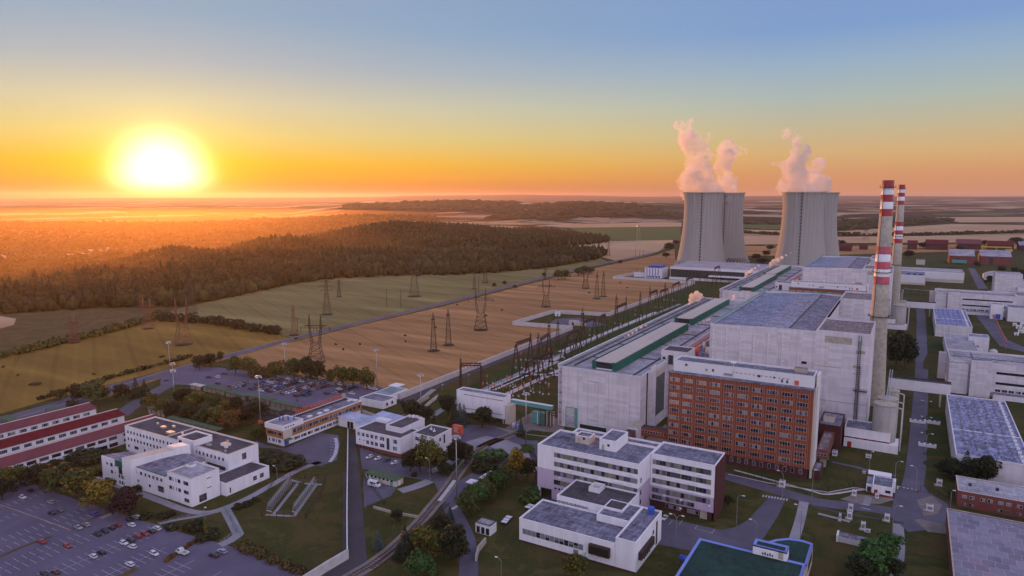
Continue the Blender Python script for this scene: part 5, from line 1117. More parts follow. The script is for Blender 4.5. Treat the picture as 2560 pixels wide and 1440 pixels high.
for nm, pts, m in (('far_field', [(1400, 617), (1520, 602), (1692, 598), (1645, 629), (1540, 652), (1490, 640)], 'wheat_far'), ('green_crop_field', [(1425, 570), (1702, 567), (1702, 600), (1530, 603), (1450, 588)], 'crop'),
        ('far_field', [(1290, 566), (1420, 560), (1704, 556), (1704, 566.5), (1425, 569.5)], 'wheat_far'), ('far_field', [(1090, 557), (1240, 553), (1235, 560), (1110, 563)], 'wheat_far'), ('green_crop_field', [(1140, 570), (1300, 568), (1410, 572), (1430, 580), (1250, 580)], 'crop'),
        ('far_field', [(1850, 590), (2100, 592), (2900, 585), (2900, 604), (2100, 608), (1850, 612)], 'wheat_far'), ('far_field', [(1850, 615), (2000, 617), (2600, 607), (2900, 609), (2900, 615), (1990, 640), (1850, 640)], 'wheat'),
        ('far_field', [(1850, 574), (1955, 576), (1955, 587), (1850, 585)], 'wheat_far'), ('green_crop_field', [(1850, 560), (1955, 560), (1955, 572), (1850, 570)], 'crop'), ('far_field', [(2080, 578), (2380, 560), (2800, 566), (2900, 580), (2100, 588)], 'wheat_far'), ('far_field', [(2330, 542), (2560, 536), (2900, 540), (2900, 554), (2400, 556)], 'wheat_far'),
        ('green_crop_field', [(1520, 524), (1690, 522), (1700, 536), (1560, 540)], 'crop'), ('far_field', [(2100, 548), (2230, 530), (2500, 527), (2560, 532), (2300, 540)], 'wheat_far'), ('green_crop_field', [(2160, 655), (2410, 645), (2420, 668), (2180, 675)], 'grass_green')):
    sheet(nm, pts, m, .35 if 'far' in nm else .5)
# main road past the site
ROAD = [(-220, 1128), (-20, 1068), (120, 1028), (260, 985), (400, 937), (520, 903), (640, 871), (760, 840), (900, 806), (1100, 760), (1270, 716), (1400, 684), (1500, 660), (1600, 641), (1650, 624), (1700, 596)]
band('main_road', ROAD, 9.5, 'asphalt', .06); band('road_verge', ROAD, 15, 'gold', .045); band('road_edge_line', ROAD, .3, 'marking', .08, off=4.2)  # sunlight on the tall verge grass is put in as gold colour
band('frontage_road', [(-220, 1120), (-20, 1060), (120, 1019), (260, 975), (390, 940), (440, 925)], 13, 'asphalt', .07)
band('access_road', [(440, 940), (420, 962), (380, 985), (335, 1012), (300, 1040)], 9, 'asphalt', .075)
sheet('far_car_park', [(405, 935), (470, 918), (548, 919), (675, 936), (811, 951), (948, 967), (990, 985), (890, 1000), (760, 1020), (640, 995), (569, 979), (460, 962), (400, 960)], 'lot', .09)
sheet('drop_off_lane', [(600, 1000), (760, 1022), (725, 1045), (660, 1050), (640, 1040)], 'asphalt_dark', .1)
sheet('forecourt', [(640, 1100), (663, 1112), (712, 1122), (742, 1108), (800, 1082), (846, 1088), (850, 1110), (842, 1150), (800, 1166), (768, 1158), (735, 1135), (690, 1122), (640, 1118)], 'asphalt', .06)
band('forecourt_bays', [(838, 1095), (842, 1112), (838, 1135), (825, 1155)], 1.6, 'marking', .075)
b = MB()
for i in range(8):
    x, y = at(838, 1098+i*7.5); b.box(x-3.4, x-.6, y, y+.18, .078, .09, 'marking')
struct(b, 'bay_markings')
# near car park and its markings
sheet('near_car_park', [(-500, 1330), (-200, 1130), (67, 1205), (190, 1249), (300, 1284), (497, 1345), (520, 1350), (600, 1373), (740, 1427), (790, 1470), (700, 1900), (-1400, 1900)], 'lot', .05)
band('lot_hedge_strip', [(413, 1407), (450, 1381), (498, 1347)], 1.5, 'grass_dry', .1, k=2); band('lot_hedge_strip', [(180, 1322), (230, 1298), (284, 1279)], 1.3, 'grass_dry', .1, k=2); band('lot_hedge_strip', [(-40, 1410), (60, 1366), (131, 1341)], 1.3, 'grass_dry', .1, k=2); band('lot_hedge_strip', [(285, 1452), (315, 1436), (342, 1422)], 2.4, 'grass_dry', .1, k=2)
b = MB()
def stalls(x0, x1, y0, y1, step, m='marking'):
    y = y0
    while y < y1: b.box(x0, x1, y, y+.11, .062, .075, m); y += step
# stall lines run across X; double rows with a spine
for sx, a0, a1 in ((-291, 99, 132), (-279.5, 96, 131), (-262, 92, 130), (-255, 88, 129)): stalls(sx, sx+4.2, a0, a1, 2.35)
b2 = b
for sx, a0, a1, w_ in ((-243.5, 92, 118.6, 4), (-238, 92, 130, 4.2), (-227, 96, 136, 4.2), (-222.6, 96, 130, 4.2), (-211.5, 100, 128, 4), (-207.3, 100, 128, 4), (-196.4, 98, 126, 4.2), (-192.1, 98, 126, 4.2), (-183, 96, 120, 4.2), (-178.7, 96, 120, 4.2), (-170, 96, 116, 4.2)): stalls(sx, sx+w_, a0, a1, 2.35)
for sx in (-222.65, -207.35, -192.15, -178.75): b.box(sx-.02, sx+.1, 97, 128, .0621, .0751, 'marking')
struct(b, 'bay_markings')
band('yellow_line', [(-60, 1242), (0, 1262), (100, 1297), (177, 1326)], .22, 'marking_y', .07, k=2)
# footpaths
band('footpath', [(200, 1180), (240, 1196), (320, 1222), (400, 1252), (470, 1277), (530, 1280), (610, 1250), (680, 1212), (740, 1178), (800, 1155)], 3.2, 'paving', .06)
band('footpath', [(110, 1178), (160, 1168), (215, 1150), (255, 1150)], 3.6, 'paving', .062)
band('footpath', [(560, 1268), (578, 1300), (597, 1338)], 3.6, 'paving', .064, k=2); band('footpath', [(598, 1335), (575, 1352), (550, 1363)], 3.6, 'paving', .066, k=2)
band('footpath', [(560, 1275), (500, 1290), (440, 1300), (398, 1310)], 1.8, 'paving', .065); band('footpath', [(252, 1296), (280, 1283)], 2.5, 'paving', .07, k=1)
# fenced rack lawn paths
for pts in ([(665, 1287), (735, 1291)], [(735, 1291), (790, 1213)], [(683, 1287), (745, 1208)], [(745, 1208), (805, 1212)], [(728, 1200), (760, 1210)]): band('concrete_path', pts, 1.3, 'paving', .07, k=1)
# guarded strip along the fence
sheet('patrol_road', [(866, 1090), (885, 1085), (897, 1160), (905, 1250), (912, 1340), (922, 1440), (930, 1530), (800, 1530), (800, 1440), (866, 1390)], 'asphalt_dark', .05)
sheet('dark_strip', [(858, 1180), (866, 1180), (866, 1388), (857, 1388)], 'asphalt_dark', .055)
# yard by the guard building
sheet('yard', [(895, 1085), (905, 1120), (960, 1140), (1010, 1150), (1075, 1172), (1100, 1190), (1110, 1215), (1080, 1205), (1000, 1190), (960, 1180), (905, 1172)], 'asphalt', .055)
sheet('van_yard', [(908, 1195), (990, 1220), (978, 1240), (925, 1262), (910, 1270)], 'asphalt', .056)
band('site_road', [(935, 1180), (1010, 1182), (1075, 1186), (1110, 1200)], 5, 'asphalt', .06)
band('footpath', [(1000, 1228), (1040, 1216), (1075, 1202)], 5, 'paving', .058)
sheet('plaza', [(1105, 1080), (1170, 1062), (1230, 1063), (1300, 1080), (1345, 1100), (1345, 1150), (1300, 1160), (1240, 1135), (1205, 1115), (1175, 1120), (1150, 1140), (1140, 1110)], 'asphalt', .05)
sheet('pale_crossing', [(1165, 1105), (1215, 1090), (1260, 1098), (1320, 1120), (1325, 1145), (1290, 1150), (1262, 1132), (1215, 1113), (1180, 1122)], 'paving', .07)
sheet('planted_island', [(1283, 1082), (1300, 1075), (1345, 1085), (1345, 1102), (1310, 1100)], 'grass_green', .08); sheet('planted_island', [(1300, 1113), (1318, 1110), (1338, 1122), (1330, 1130), (1308, 1124)], 'grass_green', .085)
band('site_road', [(1280, 1130), (1230, 1165), (1165, 1205), (1130, 1235), (1125, 1262), (1145, 1300), (1165, 1345), (1172, 1400), (1168, 1500)], 6., 'asphalt', .062)
band('site_road', [(1095, 1190), (1110, 1210), (1125, 1245)], 7, 'asphalt', .064); band('site_road', [(1075, 1180), (1120, 1160), (1140, 1145)], 4, 'paving', .061)
band('footpath', [(1195, 1330), (1215, 1310)], 1.5, 'paving', .06, k=1)
# forecourt in front of the ribbon office, roads on the right
sheet('office_forecourt', [(1646, 1290), (1800, 1325), (1838, 1318), (1870, 1300), (1905, 1262), (1925, 1240), (1965, 1246), (1945, 1290), (1900, 1360), (1870, 1400), (1700, 1372), (1640, 1360)], 'asphalt', .055)
band('service_road', [(1780, 1178), (1830, 1195), (1900, 1215), (1970, 1235), (2060, 1258), (2160, 1268), (2260, 1285), (2350, 1310), (2420, 1325)], 7.5, 'asphalt', .06)
band('service_road', [(2250, 1300), (2270, 1265), (2280, 1220), (2288, 1180), (2294, 1120), (2298, 1050), (2303, 960), (2304, 880), (2303, 800), (2300, 760)], 7.5, 'asphalt', .065); sheet('road_junction', [(2225, 1290), (2240, 1225), (2300, 1200), (2320, 1230), (2370, 1260), (2375, 1320), (2270, 1330)], 'asphalt', .062)
band('site_road', [(2245, 1310), (2248, 1370), (2240, 1440), (2235, 1520)], 3.4, 'paving', .058); band('footpath', [(2010, 1255), (2000, 1300), (1985, 1350)], 3.4, 'paving', .068)
band('footpath', [(1835, 1175), (1920, 1198), (2030, 1228), (2070, 1236), (2140, 1226), (2165, 1224)], 1.2, 'concrete_light', .07, k=3); band('footpath', [(2030, 1264), (2100, 1282), (2200, 1298), (2260, 1308)], 1.6, 'asphalt_dark', .072); band('footpath', [(2080, 1155), (2140, 1168), (2190, 1182), (2240, 1190)], 2.2, 'asphalt', .066)
band('footpath', [(2045, 1284), (2100, 1298), (2125, 1305)], 1.6, 'paving', .067); band('footpath', [(2165, 1262), (2172, 1242)], 2.4, 'paving', .075, k=1); sheet('paved_island', [(2140, 1235), (2100, 1248), (2140, 1258), (2200, 1260), (2235, 1250), (2230, 1245)], 'gravel', .064)
sheet('paved_island', [(2292, 1250), (2330, 1240), (2355, 1262), (2345, 1285), (2310, 1290)], 'gravel', .07); sheet('verge', [(2285, 1300), (2300, 1298), (2365, 1312), (2365, 1335), (2320, 1330)], 'gravel', .075)
sheet('sunken_yard', [(1345, 1250), (1395, 1225), (1425, 1240), (1380, 1275)], 'asphalt_dark', .055)
sheet('yard', [(1610, 1100), (1665, 1060), (1680, 1110), (1670, 1150), (1630, 1140)], 'gravel', .05); sheet('yard', [(1255, 1075), (1330, 1030), (1410, 1050), (1410, 1085), (1330, 1075), (1290, 1090)], 'gravel', .052)
b = MB()
for i in range(9):
    p = at(1908+i*7.4, 1240+i*1.2); b.box(p[0]-.28, p[0]+.28, p[1]-1., p[1]+1., .078, .09, 'marking')
for k, (px, py) in enumerate(((2162, 1262), (2164, 1272))):
    p = at(px, py); b.box(p[0]-1.6, p[0]+1.6, p[1]-.2, p[1]+.2, .078, .09, 'marking')
struct(b, 'zebra_crossing')
b = MB(); p = at(1737, 1322); q = at(1783, 1330); b.box(p[0], q[0], p[1]-.1, p[1]+.05, .07, .085, 'marking'); b.box(p[0], p[0]+.15, p[1]+.06, p[1]+3, .07, .085, 'marking'); b.box(q[0]-.15, q[0], p[1]+.06, p[1]+3, .07, .085, 'marking')
for px in (1672, 1697): p = at(px, 1312); b.box(p[0], p[0]+.15, p[1], p[1]+4, .07, .085, 'marking')
struct(b, 'bay_markings')
# roadside grass islands
for i, (py, h) in enumerate(((1040, 16), (1075, 14), (1100, 12), (1128, 12), (1150, 16))):
    sheet('grass_island', [(2306, py+h/2), (2316, py), (2372, py-2), (2374, py+h), (2318, py+h)], 'grass_green', .075)
sheet('grass_island', [(2308, 905), (2318, 885), (2352, 884), (2350, 925), (2308, 922)], 'grass', .075); sheet('grass_island', [(2316, 855), (2368, 845), (2366, 872), (2320, 868)], 'grass_green', .075)
for py in (780, 795, 810, 825): sheet('grass_island', [(2318, py), (2355, py-1), (2356, py+9), (2320, py+9)], 'grass_green', .075)
sheet('side_road', [(2440, 790), (2470, 780), (2520, 850), (2560, 868), (2560, 880), (2500, 866)], 'asphalt', .06); sheet('side_road', [(2420, 670), (2437, 672), (2470, 722), (2445, 722)], 'asphalt', .06)
# lawns inside the fence
sheet('lawn', [(1060, 1010), (1130, 985), (1330, 890), (1520, 800), (1735, 712), (1800, 712), (1700, 770), (1400, 915), (1180, 1010), (1110, 1050)], 'grass_green', .04)
sheet('dark_strip', [(1010, 1020), (1060, 985), (1432, 832), (1432, 822), (1000, 1000)], 'asphalt_dark', .06); sheet('dark_strip', [(1524, 794), (1738, 712), (1738, 706), (1521, 786)], 'asphalt_dark', .06)  # plain dark strips along the inner foot of the perimeter wall
band('patrol_path', [(1075, 1045), (1130, 1010), (1250, 955), (1400, 888), (1520, 832), (1620, 792), (1700, 760)], 4, 'paving', .06)
for a_, b_ in (((1195, 985), (1290, 945)), ((1230, 975), (1390, 905)), ((1268, 985), (1400, 925)), ((1290, 945), (1405, 890)), ((1400, 880), (1500, 838)), ((1500, 838), (1640, 780)), ((1320, 900), (1400, 905)), ((1300, 935), (1395, 938))): band('concrete_path', [a_, b_], 4.2, 'concrete_light', .065, k=1)
sheet('compound_road', [(1365, 815), (1390, 797), (1450, 795), (1520, 812), (1480, 818), (1440, 815)], 'asphalt', .06)
b = MB()
# rails
RAIL = [(1300, 1080), (1215, 1112), (1172, 1150), (1145, 1182), (1118, 1222), (1085, 1262), (1045, 1310), (985, 1368), (930, 1410), (880, 1440), (780, 1500)]
band('ballast', RAIL, 5.2, 'gravel', .07)
R2 = [(1118, 1258), (1080, 1298), (1040, 1335), (985, 1382), (930, 1425)]
def track(name, pts, lab):
    t = thing('railway_track', lab, 'railway track', (*at(*pts[0]), 0), 'railway tracks')
    b = MB(); q = smooth([at(*p) for p in pts], 8)
    for s in (-.75, .75):
        for i in range(len(q)-1):
            d = (q[i+1]-q[i]); n_ = Vector((-d.y, d.x)).normalized()*s
            b.tube((*(q[i]+n_), .2), (*(q[i+1]+n_), .2), .09, 'rust', 4)
    b.obj('rails', t)
    b = MB(); d_ = 0
    for i in range(len(q)-1):
        d = (q[i+1]-q[i]); L_ = d.length; n_ = Vector((-d.y, d.x)).normalized()*1.25; k = max(1, int(L_/.7))
        for j in range(k): c = q[i]+d*(j/k); b.tube((*(c-n_), .12), (*(c+n_), .12), .1, 'bark', 4)
    b.obj('sleepers', t)
track('a', RAIL, 'curving railway track crossing the site road by the tall mast'); track('b', R2, 'second track beside the curving one, ending near the bushes'); track('c', [(1300, 1245), (1330, 1220), (1345, 1180), (1330, 1130)], 'short track disappearing behind the hedge near the ribbon office')
b = MB(); p = at(1137, 1202); q = at(1098, 1254)
band('level_crossing', [(1137, 1202), (1118, 1228), (1098, 1254)], 1.6, 'concrete_light', .3, k=2); band('level_crossing', [(1130, 1275), (1148, 1264)], 1.4, 'concrete_light', .3, k=2)
# ---------------------------------------------------------------- perimeter walls and fences
def wall_run(name, pts, h, w_, m, lab, cat='wall', z0=0, px=True, posts=0):
    q = [Vector(at(*p, h*.5)) if px else Vector(p) for p in pts]
    b = MB()
    for i in range(len(q)-1):
        d = q[i+1]-q[i]; n_ = Vector((-d.y, d.x)).normalized()*w_/2; e = d.normalized()*w_/2
        a0, a1 = q[i]-e*(.99), q[i+1]+e*(.97+.01*i)
        b.prism([(a0-n_)[:], (a1-n_)[:], (a1+n_)[:], (a0+n_)[:]], z0, h+.011*i, m)
        k = int(d.length/6)
        for j in range(1, k): c = q[i]+d*(j/k); b.box(c.x-w_*.62, c.x+w_*.62, c.y-.1, c.y+.1, 0, h-.1, m)
    return single(b, name, lab, cat)
wall_run('perimeter_wall', [(1000, 990), (1430, 819), (1283, 808), (1382, 779), (1521, 786), (1736, 706), (1533, 694), (1600, 680)], 3.6, 1.1, 'concrete_light', 'long zigzag pale perimeter wall between stubble field and switchyard')
wall_run('perimeter_wall', [(868, 1386), (820, 1414), (760, 1452)], 3.2, .7, 'concrete_light', 'short concrete wall at the bottom end of the patrol road')
wall_run('guard_wall', [(870, 1080), (868.5, 1180), (867.5, 1280), (868, 1386)], 3.4, .3, 'white', 'straight thin white security wall along the dark patrol road')
wall_run('concrete_wall', [(905, 1030), (960, 1050), (1010, 1058)], 2.6, .4, 'concrete_light', 'low concrete wall behind the entrance hall')
wall_run('concrete_wall', [(1072, 990), (1040, 1010), (1012, 1040), (1000, 1050)], 2.6, .4, 'concrete', 'curving concrete wall beside the covered ramp'); wall_run('concrete_wall', [(1095, 990), (1070, 1010), (1050, 1030)], 2., .4, 'concrete_light', 'second low wall on the outer side of the ramp')
wall_run('retaining_wall', [(1213, 1352), (1196, 1372), (1190, 1395)], 2., .6, 'concrete', 'small concrete retaining wall on the grass below the transformer hut')
wall_run('garden_wall', [(935, 1268), (985, 1282), (1045, 1292)], .9, .5, 'concrete', 'low crumbling wall across the lawn before the van yard')
def fence(pts, h, lab, m='steel_dark', step=2.6, px=True, name='wire_fence', base=None):
    q = [Vector(at(*p)) if px else Vector(p) for p in pts]; t = thing(name, lab, 'fence', (*q[0], 0), 'site fences'); b = MB(); c = MB()
    for i in range(len(q)-1):
        d = q[i+1]-q[i]; k = max(1, int(d.length/step))
        for j in range(k+1): p = q[i]+d*j/k; b.box(p.x-.07, p.x+.07, p.y-.07, p.y+.07, 0, h, m)
        for z in (.4, h*.5, h-.1): c.tube((*q[i], z), (*q[i+1], z), .035, m, 4)
    b.v += c.v and []; b.obj('posts', t); c.obj('rails', t)
    if base:
        e = MB()
        for i in range(len(q)-1): e.tube((*q[i], .15), (*q[i+1], .15), .25, base, 4)
        e.obj('kerb', t)
fence([(1820, 1186), (1920, 1208), (2070, 1232), (2134, 1220), (2164, 1224)], 2.8, 'tall dark security fence on a pale kerb in front of the terracotta block', base='concrete_light')
fence([(2300, 1230), (2370, 1246), (2410, 1240)], 2.8, 'dark fence right of the road barrier'); fence([(1245, 1070), (1290, 1082), (1345, 1090), (1400, 1095)], 2.6, 'dark steel fence and gate before the turbine hall door', step=1.6, base='concrete')
fence([(655, 1262), (690, 1196), (815, 1196), (800, 1240), (765, 1296), (655, 1292), (655, 1262)], 2.2, 'thin mesh fence round the two racks'); fence([(905, 1190), (960, 1260), (920, 1272)], 2., 'mesh fence of the van yard')
fence([(560, 1270), (578, 1298), (602, 1340)], 1.1, 'metal handrail along the path from office to car park', 'teal', 2); fence([(395, 1312), (440, 1298), (520, 1285)], 1.1, 'pale handrail along the ramp at the car park edge', 'steel', 2); fence([(566, 1277), (577, 1300), (590, 1330), (552, 1358)], 1., 'white handrail on the inner side of the path', 'steel', 2)
band('covered_ramp', [(1085, 975), (1060, 995), (1035, 1018), (1015, 1045)], 3.4, 'steel', .5)
# compounds at the wall
t = thing('pump_house', 'small pale pump house inside the wall compound by the switchyard', 'pump house', (*at(1430, 812), 0)); x, y = at(1422, 812); boxpart(t, 'wall', x, x+8, y, y+5, 0, 4, 'cream', 'roof_light'); boxpart(t, 'wing', x+8.01, x+15, y+1, y+5, 0, 3.2, 'cream', 'roof_light'); panelbox(t, 's', y, x+3, x+5.2, 0.1, 2.6, 'steel_dark', 'door')
t = thing('watch_hut', 'small white hut tucked in the corner of the wall compound', 'hut', (*at(1392, 790), 0)); x, y = at(1387, 790); boxpart(t, 'body', x, x+4.2, y, y+4, 0, 5, 'white', 'roof'); panelbox(t, 's', y, x+2.6, x+3.8, .1, 2.2, 'steel_dark', 'door')
# technical buildings before the cooling towers
t = thing('blue_topped_filter_house', 'white building with vertical blue stripes and a blue top left of the cooling towers', 'filter building', (-322, 957, 0)); boxpart(t, 'wall', -334, -308.5, 957, 985, 0, 15, 'panel_white', 'roof')
for i in range(3): boxpart(t, 'roof_box', -327+i*6.4-2, -322.2+i*6.4-2, 959, 982, 15.01, 17.8, 'blue_deep', 'blue_deep')
for i in range(5): panelbox(t, 's', 957, -331+i*4.2, -330+i*4.2, 1, 14.6, 'blue_deep', 'stripe'); panelbox(t, 's', 957, -329.4+i*4.2, -327.6+i*4.2, .5, 3.4, 'blue_deep', 'louvre')
boxpart(t, 'low_annex', -352, -336, 962, 975, 0, 7, 'panel_white', 'roof')
t = thing('pump_hall', 'long low hall with a dark glazed front at the foot of the cooling towers', 'hall', (-240, 960, 0)); boxpart(t, 'wall', -297, -150, 960, 1062, 0, 18.2, 'panel_white', 'roof_light'); panelbox(t, 's', 960, -296.4, -176, 3.5, 14.6, 'glass_green', 'glazed_front', .2); boxpart(t, 'canopy', -240, -176, 948, 959.9, 7.4, 8.6, 'white', 'white'); boxpart(t, 'plinth', -297.5, -215, 958, 959.7, 0, 3.4, 'white')
for i in range(24): panelbox(t, 's', 959.8, -296+i*5, -295.6+i*5, 3.5, 14.6, 'steel_dark', 'mullion', .2)
# long white hall and surroundings, far right
t = thing('long_white_hall', 'long white hall with a pale roof beyond the far chimney', 'hall', (30, 1110, 0)); walls(t, -60, 63.5, 1110, 1160, 14.5, 'panel_white', 'roof_light', .4, cap='roof_dark', z0=4.2); boxpart(t, 'plinth', -60, 63.3, 1110.3, 1159, 0, 4.19, 'cream')
boxpart(t, 'front_block', -60, 17, 1060, 1109.9, 3, 13, 'panel_white', 'roof'); boxpart(t, 'front_plinth', -60, 18, 1059.5, 1109.5, 0, 2.99, 'cream')
for i in range(3): boxpart(t, 'roof_cooler', -4+i*7, .5+i*7, 1060, 1064, 13.01, 15.4, 'blue_deep', 'steel')
t = thing('grey_tower_block', 'blank pinkish-grey block rising behind the right-hand workshops', 'industrial building', (103, 900, 0)); x0_, y0_ = at(2484, 735); boxpart(t, 'wall', x0_, x0_+27, y0_, y0_+30, 0, 25, 'panel', 'roof_light')
for i, (px0, px1, pyb, pyt, dep, lab, wm) in enumerate(((2474, 2600, 778, 735, 30, 'long low white wing joined to the far auxiliary building', 'panel'), (2520, 2640, 762, 730, 14, 'white upper block with one small dark window at the right edge', 'render'), (2475, 2505, 797, 760, 12, 'small white block with a blue door beside the far auxiliary building', 'render'), (2518, 2640, 803, 768, 22, 'pale block with a purple door at the right picture edge', 'panel_white'), (2543, 2640, 740, 718, 10, 'white cabin block highest at the right edge', 'white'), (2510, 2650, 716, 700, 24, 'low teal-roofed store behind the blank pinkish-grey block', 'panel'), (2341, 2352, 757, 722, 9, 'narrow sunlit block at the corner of the far auxiliary building', 'cream'), (2395, 2416, 660, 650, 18, 'small pale annex in front of the teal-fronted store', 'panel_white'), (2290, 2312, 662, 650, 20, 'low grey shed on the lawn beyond the long white hall', 'cream'))):
    x, y = at(px0, pyb); x1_ = at(px1, pyb)[0]; h = hgt(px0, pyb, pyt); t = thing('technical_block', lab, 'industrial building', (x, y, 0), 'technical blocks at the right edge'); walls(t, x, x1_, y, y+dep, h, wm, 'roof' if i != 5 else 'tealroof', .4)
    if i == 0: panelbox(t, 's', y, x+2, x+22, h*.5, h*.8, 'glass', 'window_band')
    if i == 1: panelbox(t, 's', y, x+9, x+11, h*.7, h*.85, 'glass', 'window')
    if i == 2: panelbox(t, 's', y, x+4, x+8, .3, 5, 'blue', 'door')
    if i == 3: panelbox(t, 's', y, x+15, x+18, .3, 4.4, 'blue_deep', 'door')
x, y = at(2420, 874); t = thing('tank_house', 'white flat-roofed plant house between the two auxiliary buildings, round tanks in front', 'plant house', (x, y, 0)); walls(t, 41.5, 54.5, 618, 632, 11., 'panel_white', 'roof_blue', .4); panelbox(t, 's', 618, 46.5, 48.5, 1, 4.5, 'steel', 'door')
t = thing('flat_roofed_link', 'low flat-roofed link beside the near service road before the tinted far workshop', 'link building', (32, 540, 0)); walls(t, 26., 45, 545, 640, 8., 'panel', 'roof_light', .4)
for i, x in enumerate((47, 56)):
    t = thing('round_tank', ('left' if not i else 'right')+' of two pale domed tanks before the plant house', 'tank', (x, 600, 0), 'domed tanks'); b = MB(); b.lathe([(2.6, 0), (2.6, 4.4), (1.9, 5.6), (.1, 6.2)], 'concrete_light', 18, x, 600); b.obj('tank', t)
t = thing('red_pipeline', 'red pipe rack running across the grass at the right edge', 'pipe rack', (*at(2480, 780), 0)); b = MB(); p = at(2478, 785); q = at(2515, 872)
for k in range(12):
    u = k/11; b.box(p[0]+(q[0]-p[0])*u-.2, p[0]+(q[0]-p[0])*u+.2, p[1]+(q[1]-p[1])*u-.2, p[1]+(q[1]-p[1])*u+.2, 0, 4, 'steel')
b.tube((*p, 4.1), (*q, 4.1), .7, 'red', 6); b.obj('pipe', t)
x, y = at(2462, 700); t = thing('vaulted_shed', 'white shed with a vaulted roof on the far right lawn', 'shed', (x, y, 0)); b = MB(); xs = [x+i*3. for i in range(10)]; zs_ = [6+4*math.sin(math.pi*i/9) for i in range(10)]
b.poly([(x, y, 0), (xs[-1], y, 0)]+[(xs[i], y, zs_[i]) for i in range(9, -1, -1)], 'white'); b.poly([(xs[-1], y+40, 0), (x, y+40, 0)]+[(xs[i], y+40, zs_[i]) for i in range(10)], 'white')
for i in range(9): b.poly([(xs[i], y, zs_[i]), (xs[i+1], y, zs_[i+1]), (xs[i+1], y+40, zs_[i+1]), (xs[i], y+40, zs_[i])], 'roof_light')
b.poly([(x, y+40, 0), (x, y, 0), (x, y, 6), (x, y+40, 6)], 'white'); b.poly([(xs[-1], y, 0), (xs[-1], y+40, 0), (xs[-1], y+40, 6), (xs[-1], y, 6)], 'white'); b.obj('shell', t)
def barn(px0, px1, pyb, pyt, dep, rm, lab, wm='brick_dark', gable=True):
    x, y = at(px0, pyb); x1_ = at(px1, pyb)[0]; h = hgt((px0+px1)/2, pyb, pyt); t = thing('storage_barn', lab, 'barn', ((x+x1_)/2, y, 0), 'far storage barns')
    he = h*.6; b = MB(); b.box(x, x1_, y, y+dep, 0, he, wm); b.obj('wall', t); b = MB()
    b.poly([(x-1, y-1, he+.05), (x1_+1, y-1, he+.05), (x1_+1, y+dep/2, h), (x-1, y+dep/2, h)], rm); b.poly([(x-1, y+dep/2, h), (x1_+1, y+dep/2, h), (x1_+1, y+dep+1, he+.05), (x-1, y+dep+1, he+.05)], rm)
    for xx in (x, x1_): b.poly([(xx, y, he), (xx, y+dep, he), (xx, y+dep/2, h)], wm)
    b.obj('roof', t); panelbox(t, 's', y, x+(x1_-x)*.3, x+(x1_-x)*.42, 0, he*.8, 'steel_dark', 'door')
    if 'teal' in lab and px0 < 2400: boxpart(t, 'canopy', x+4, x+26, y-2, y-.1, 2.5, 8, 'teal')
for a in ((2098, 2128, 628, 612, 34, 'roof_tile', 'small red-roofed barn with a white end just right of the towers'), (2148, 2168, 624, 613, 28, 'roof_tile', 'smallest red-roofed barn beside the near chimney'), (2268, 2292, 624, 602, 50, 'roof_tile', 'red-roofed barn just right of the far chimney'), (2314, 2368, 624, 600, 60, 'roof_tile', 'double red-roofed barn in the middle of the far row'), (2392, 2450, 623, 599, 60, 'roof_red', 'barn with a faded pinkish roof in the far row'), (2470, 2530, 624, 603, 60, 'roof_tile', 'broad red-roofed barn near the right end of the far row'), (2548, 2620, 626, 605, 50, 'roof_blue', 'barn with a bluish roof at the picture edge'),
        (2372, 2432, 660, 625, 60, 'roof_light', 'pale-roofed store with a teal front wall', 'brick_red'), (2450, 2522, 660, 627, 60, 'roof_light', 'pale-roofed brick store right of the teal-fronted one', 'brick_red')): barn(*a)
x, y = at(2500, 640); t = thing('yellow_crane', 'yellow gantry crane behind the pale-roofed brick store', 'crane', (x, y, 0)); b = MB(); b.box(x-30, x+22, y+40, y+42, 14, 16.5, 'yellow'); b.box(x+8, x+20, y+2, y+3.5, 9, 14, 'yellow')
for dx in (-28, -4, 20): b.box(x+dx, x+dx+1.2, y+40.2, y+41.6, 0, 14, 'yellow')
b.obj('frame', t)

for i, (px, py, w_, h) in enumerate(((2532, 815, 3, 2.6), (2540, 822, 4, 3), (2550, 818, 5, 4), (2545, 832, 4, 2.4), (2556, 828, 3, 3.2), (2536, 838, 3, 2))):
    x, y = at(px, py); t = thing('site_container', f'{ORD[i]} white container from the left in the cluttered yard at the right edge', 'container', (x, y, 0), 'white containers in the yard'); boxpart(t, 'box', x, x+w_, y, y+3, 0, h, 'white'); boxpart(t, 'door', x+w_*.3, x+w_*.6, y-.06, y-.01, .1, h*.8, 'steel')
for i, (pa, pb) in enumerate((((2445, 745), (2560, 757)), ((2262, 735), (2345, 742)))):
    p = at(*pa); q = at(*pb); t = thing('pipe_bridge', ['pipe bridge at the right edge beside the far auxiliary building', 'pipe bridge between far chimney and far auxiliary building'][i], 'pipe bridge', (*p, 0), 'pipe bridges'); b = MB()
    for k in range(3): b.tube((p[0], p[1]+k*.9, 6), (q[0], q[1]+k*.9, 6), .3, 'concrete_light' if k else 'rust', 6)
    b.obj('pipes', t); b = MB()
    for k in range(6): u = k/5; b.box(p[0]+(q[0]-p[0])*u-.2, p[0]+(q[0]-p[0])*u+.2, p[1]+(q[1]-p[1])*u-.3, p[1]+(q[1]-p[1])*u+2.2, 0, 5.7, 'steel_dark')
    b.obj('trestle', t)
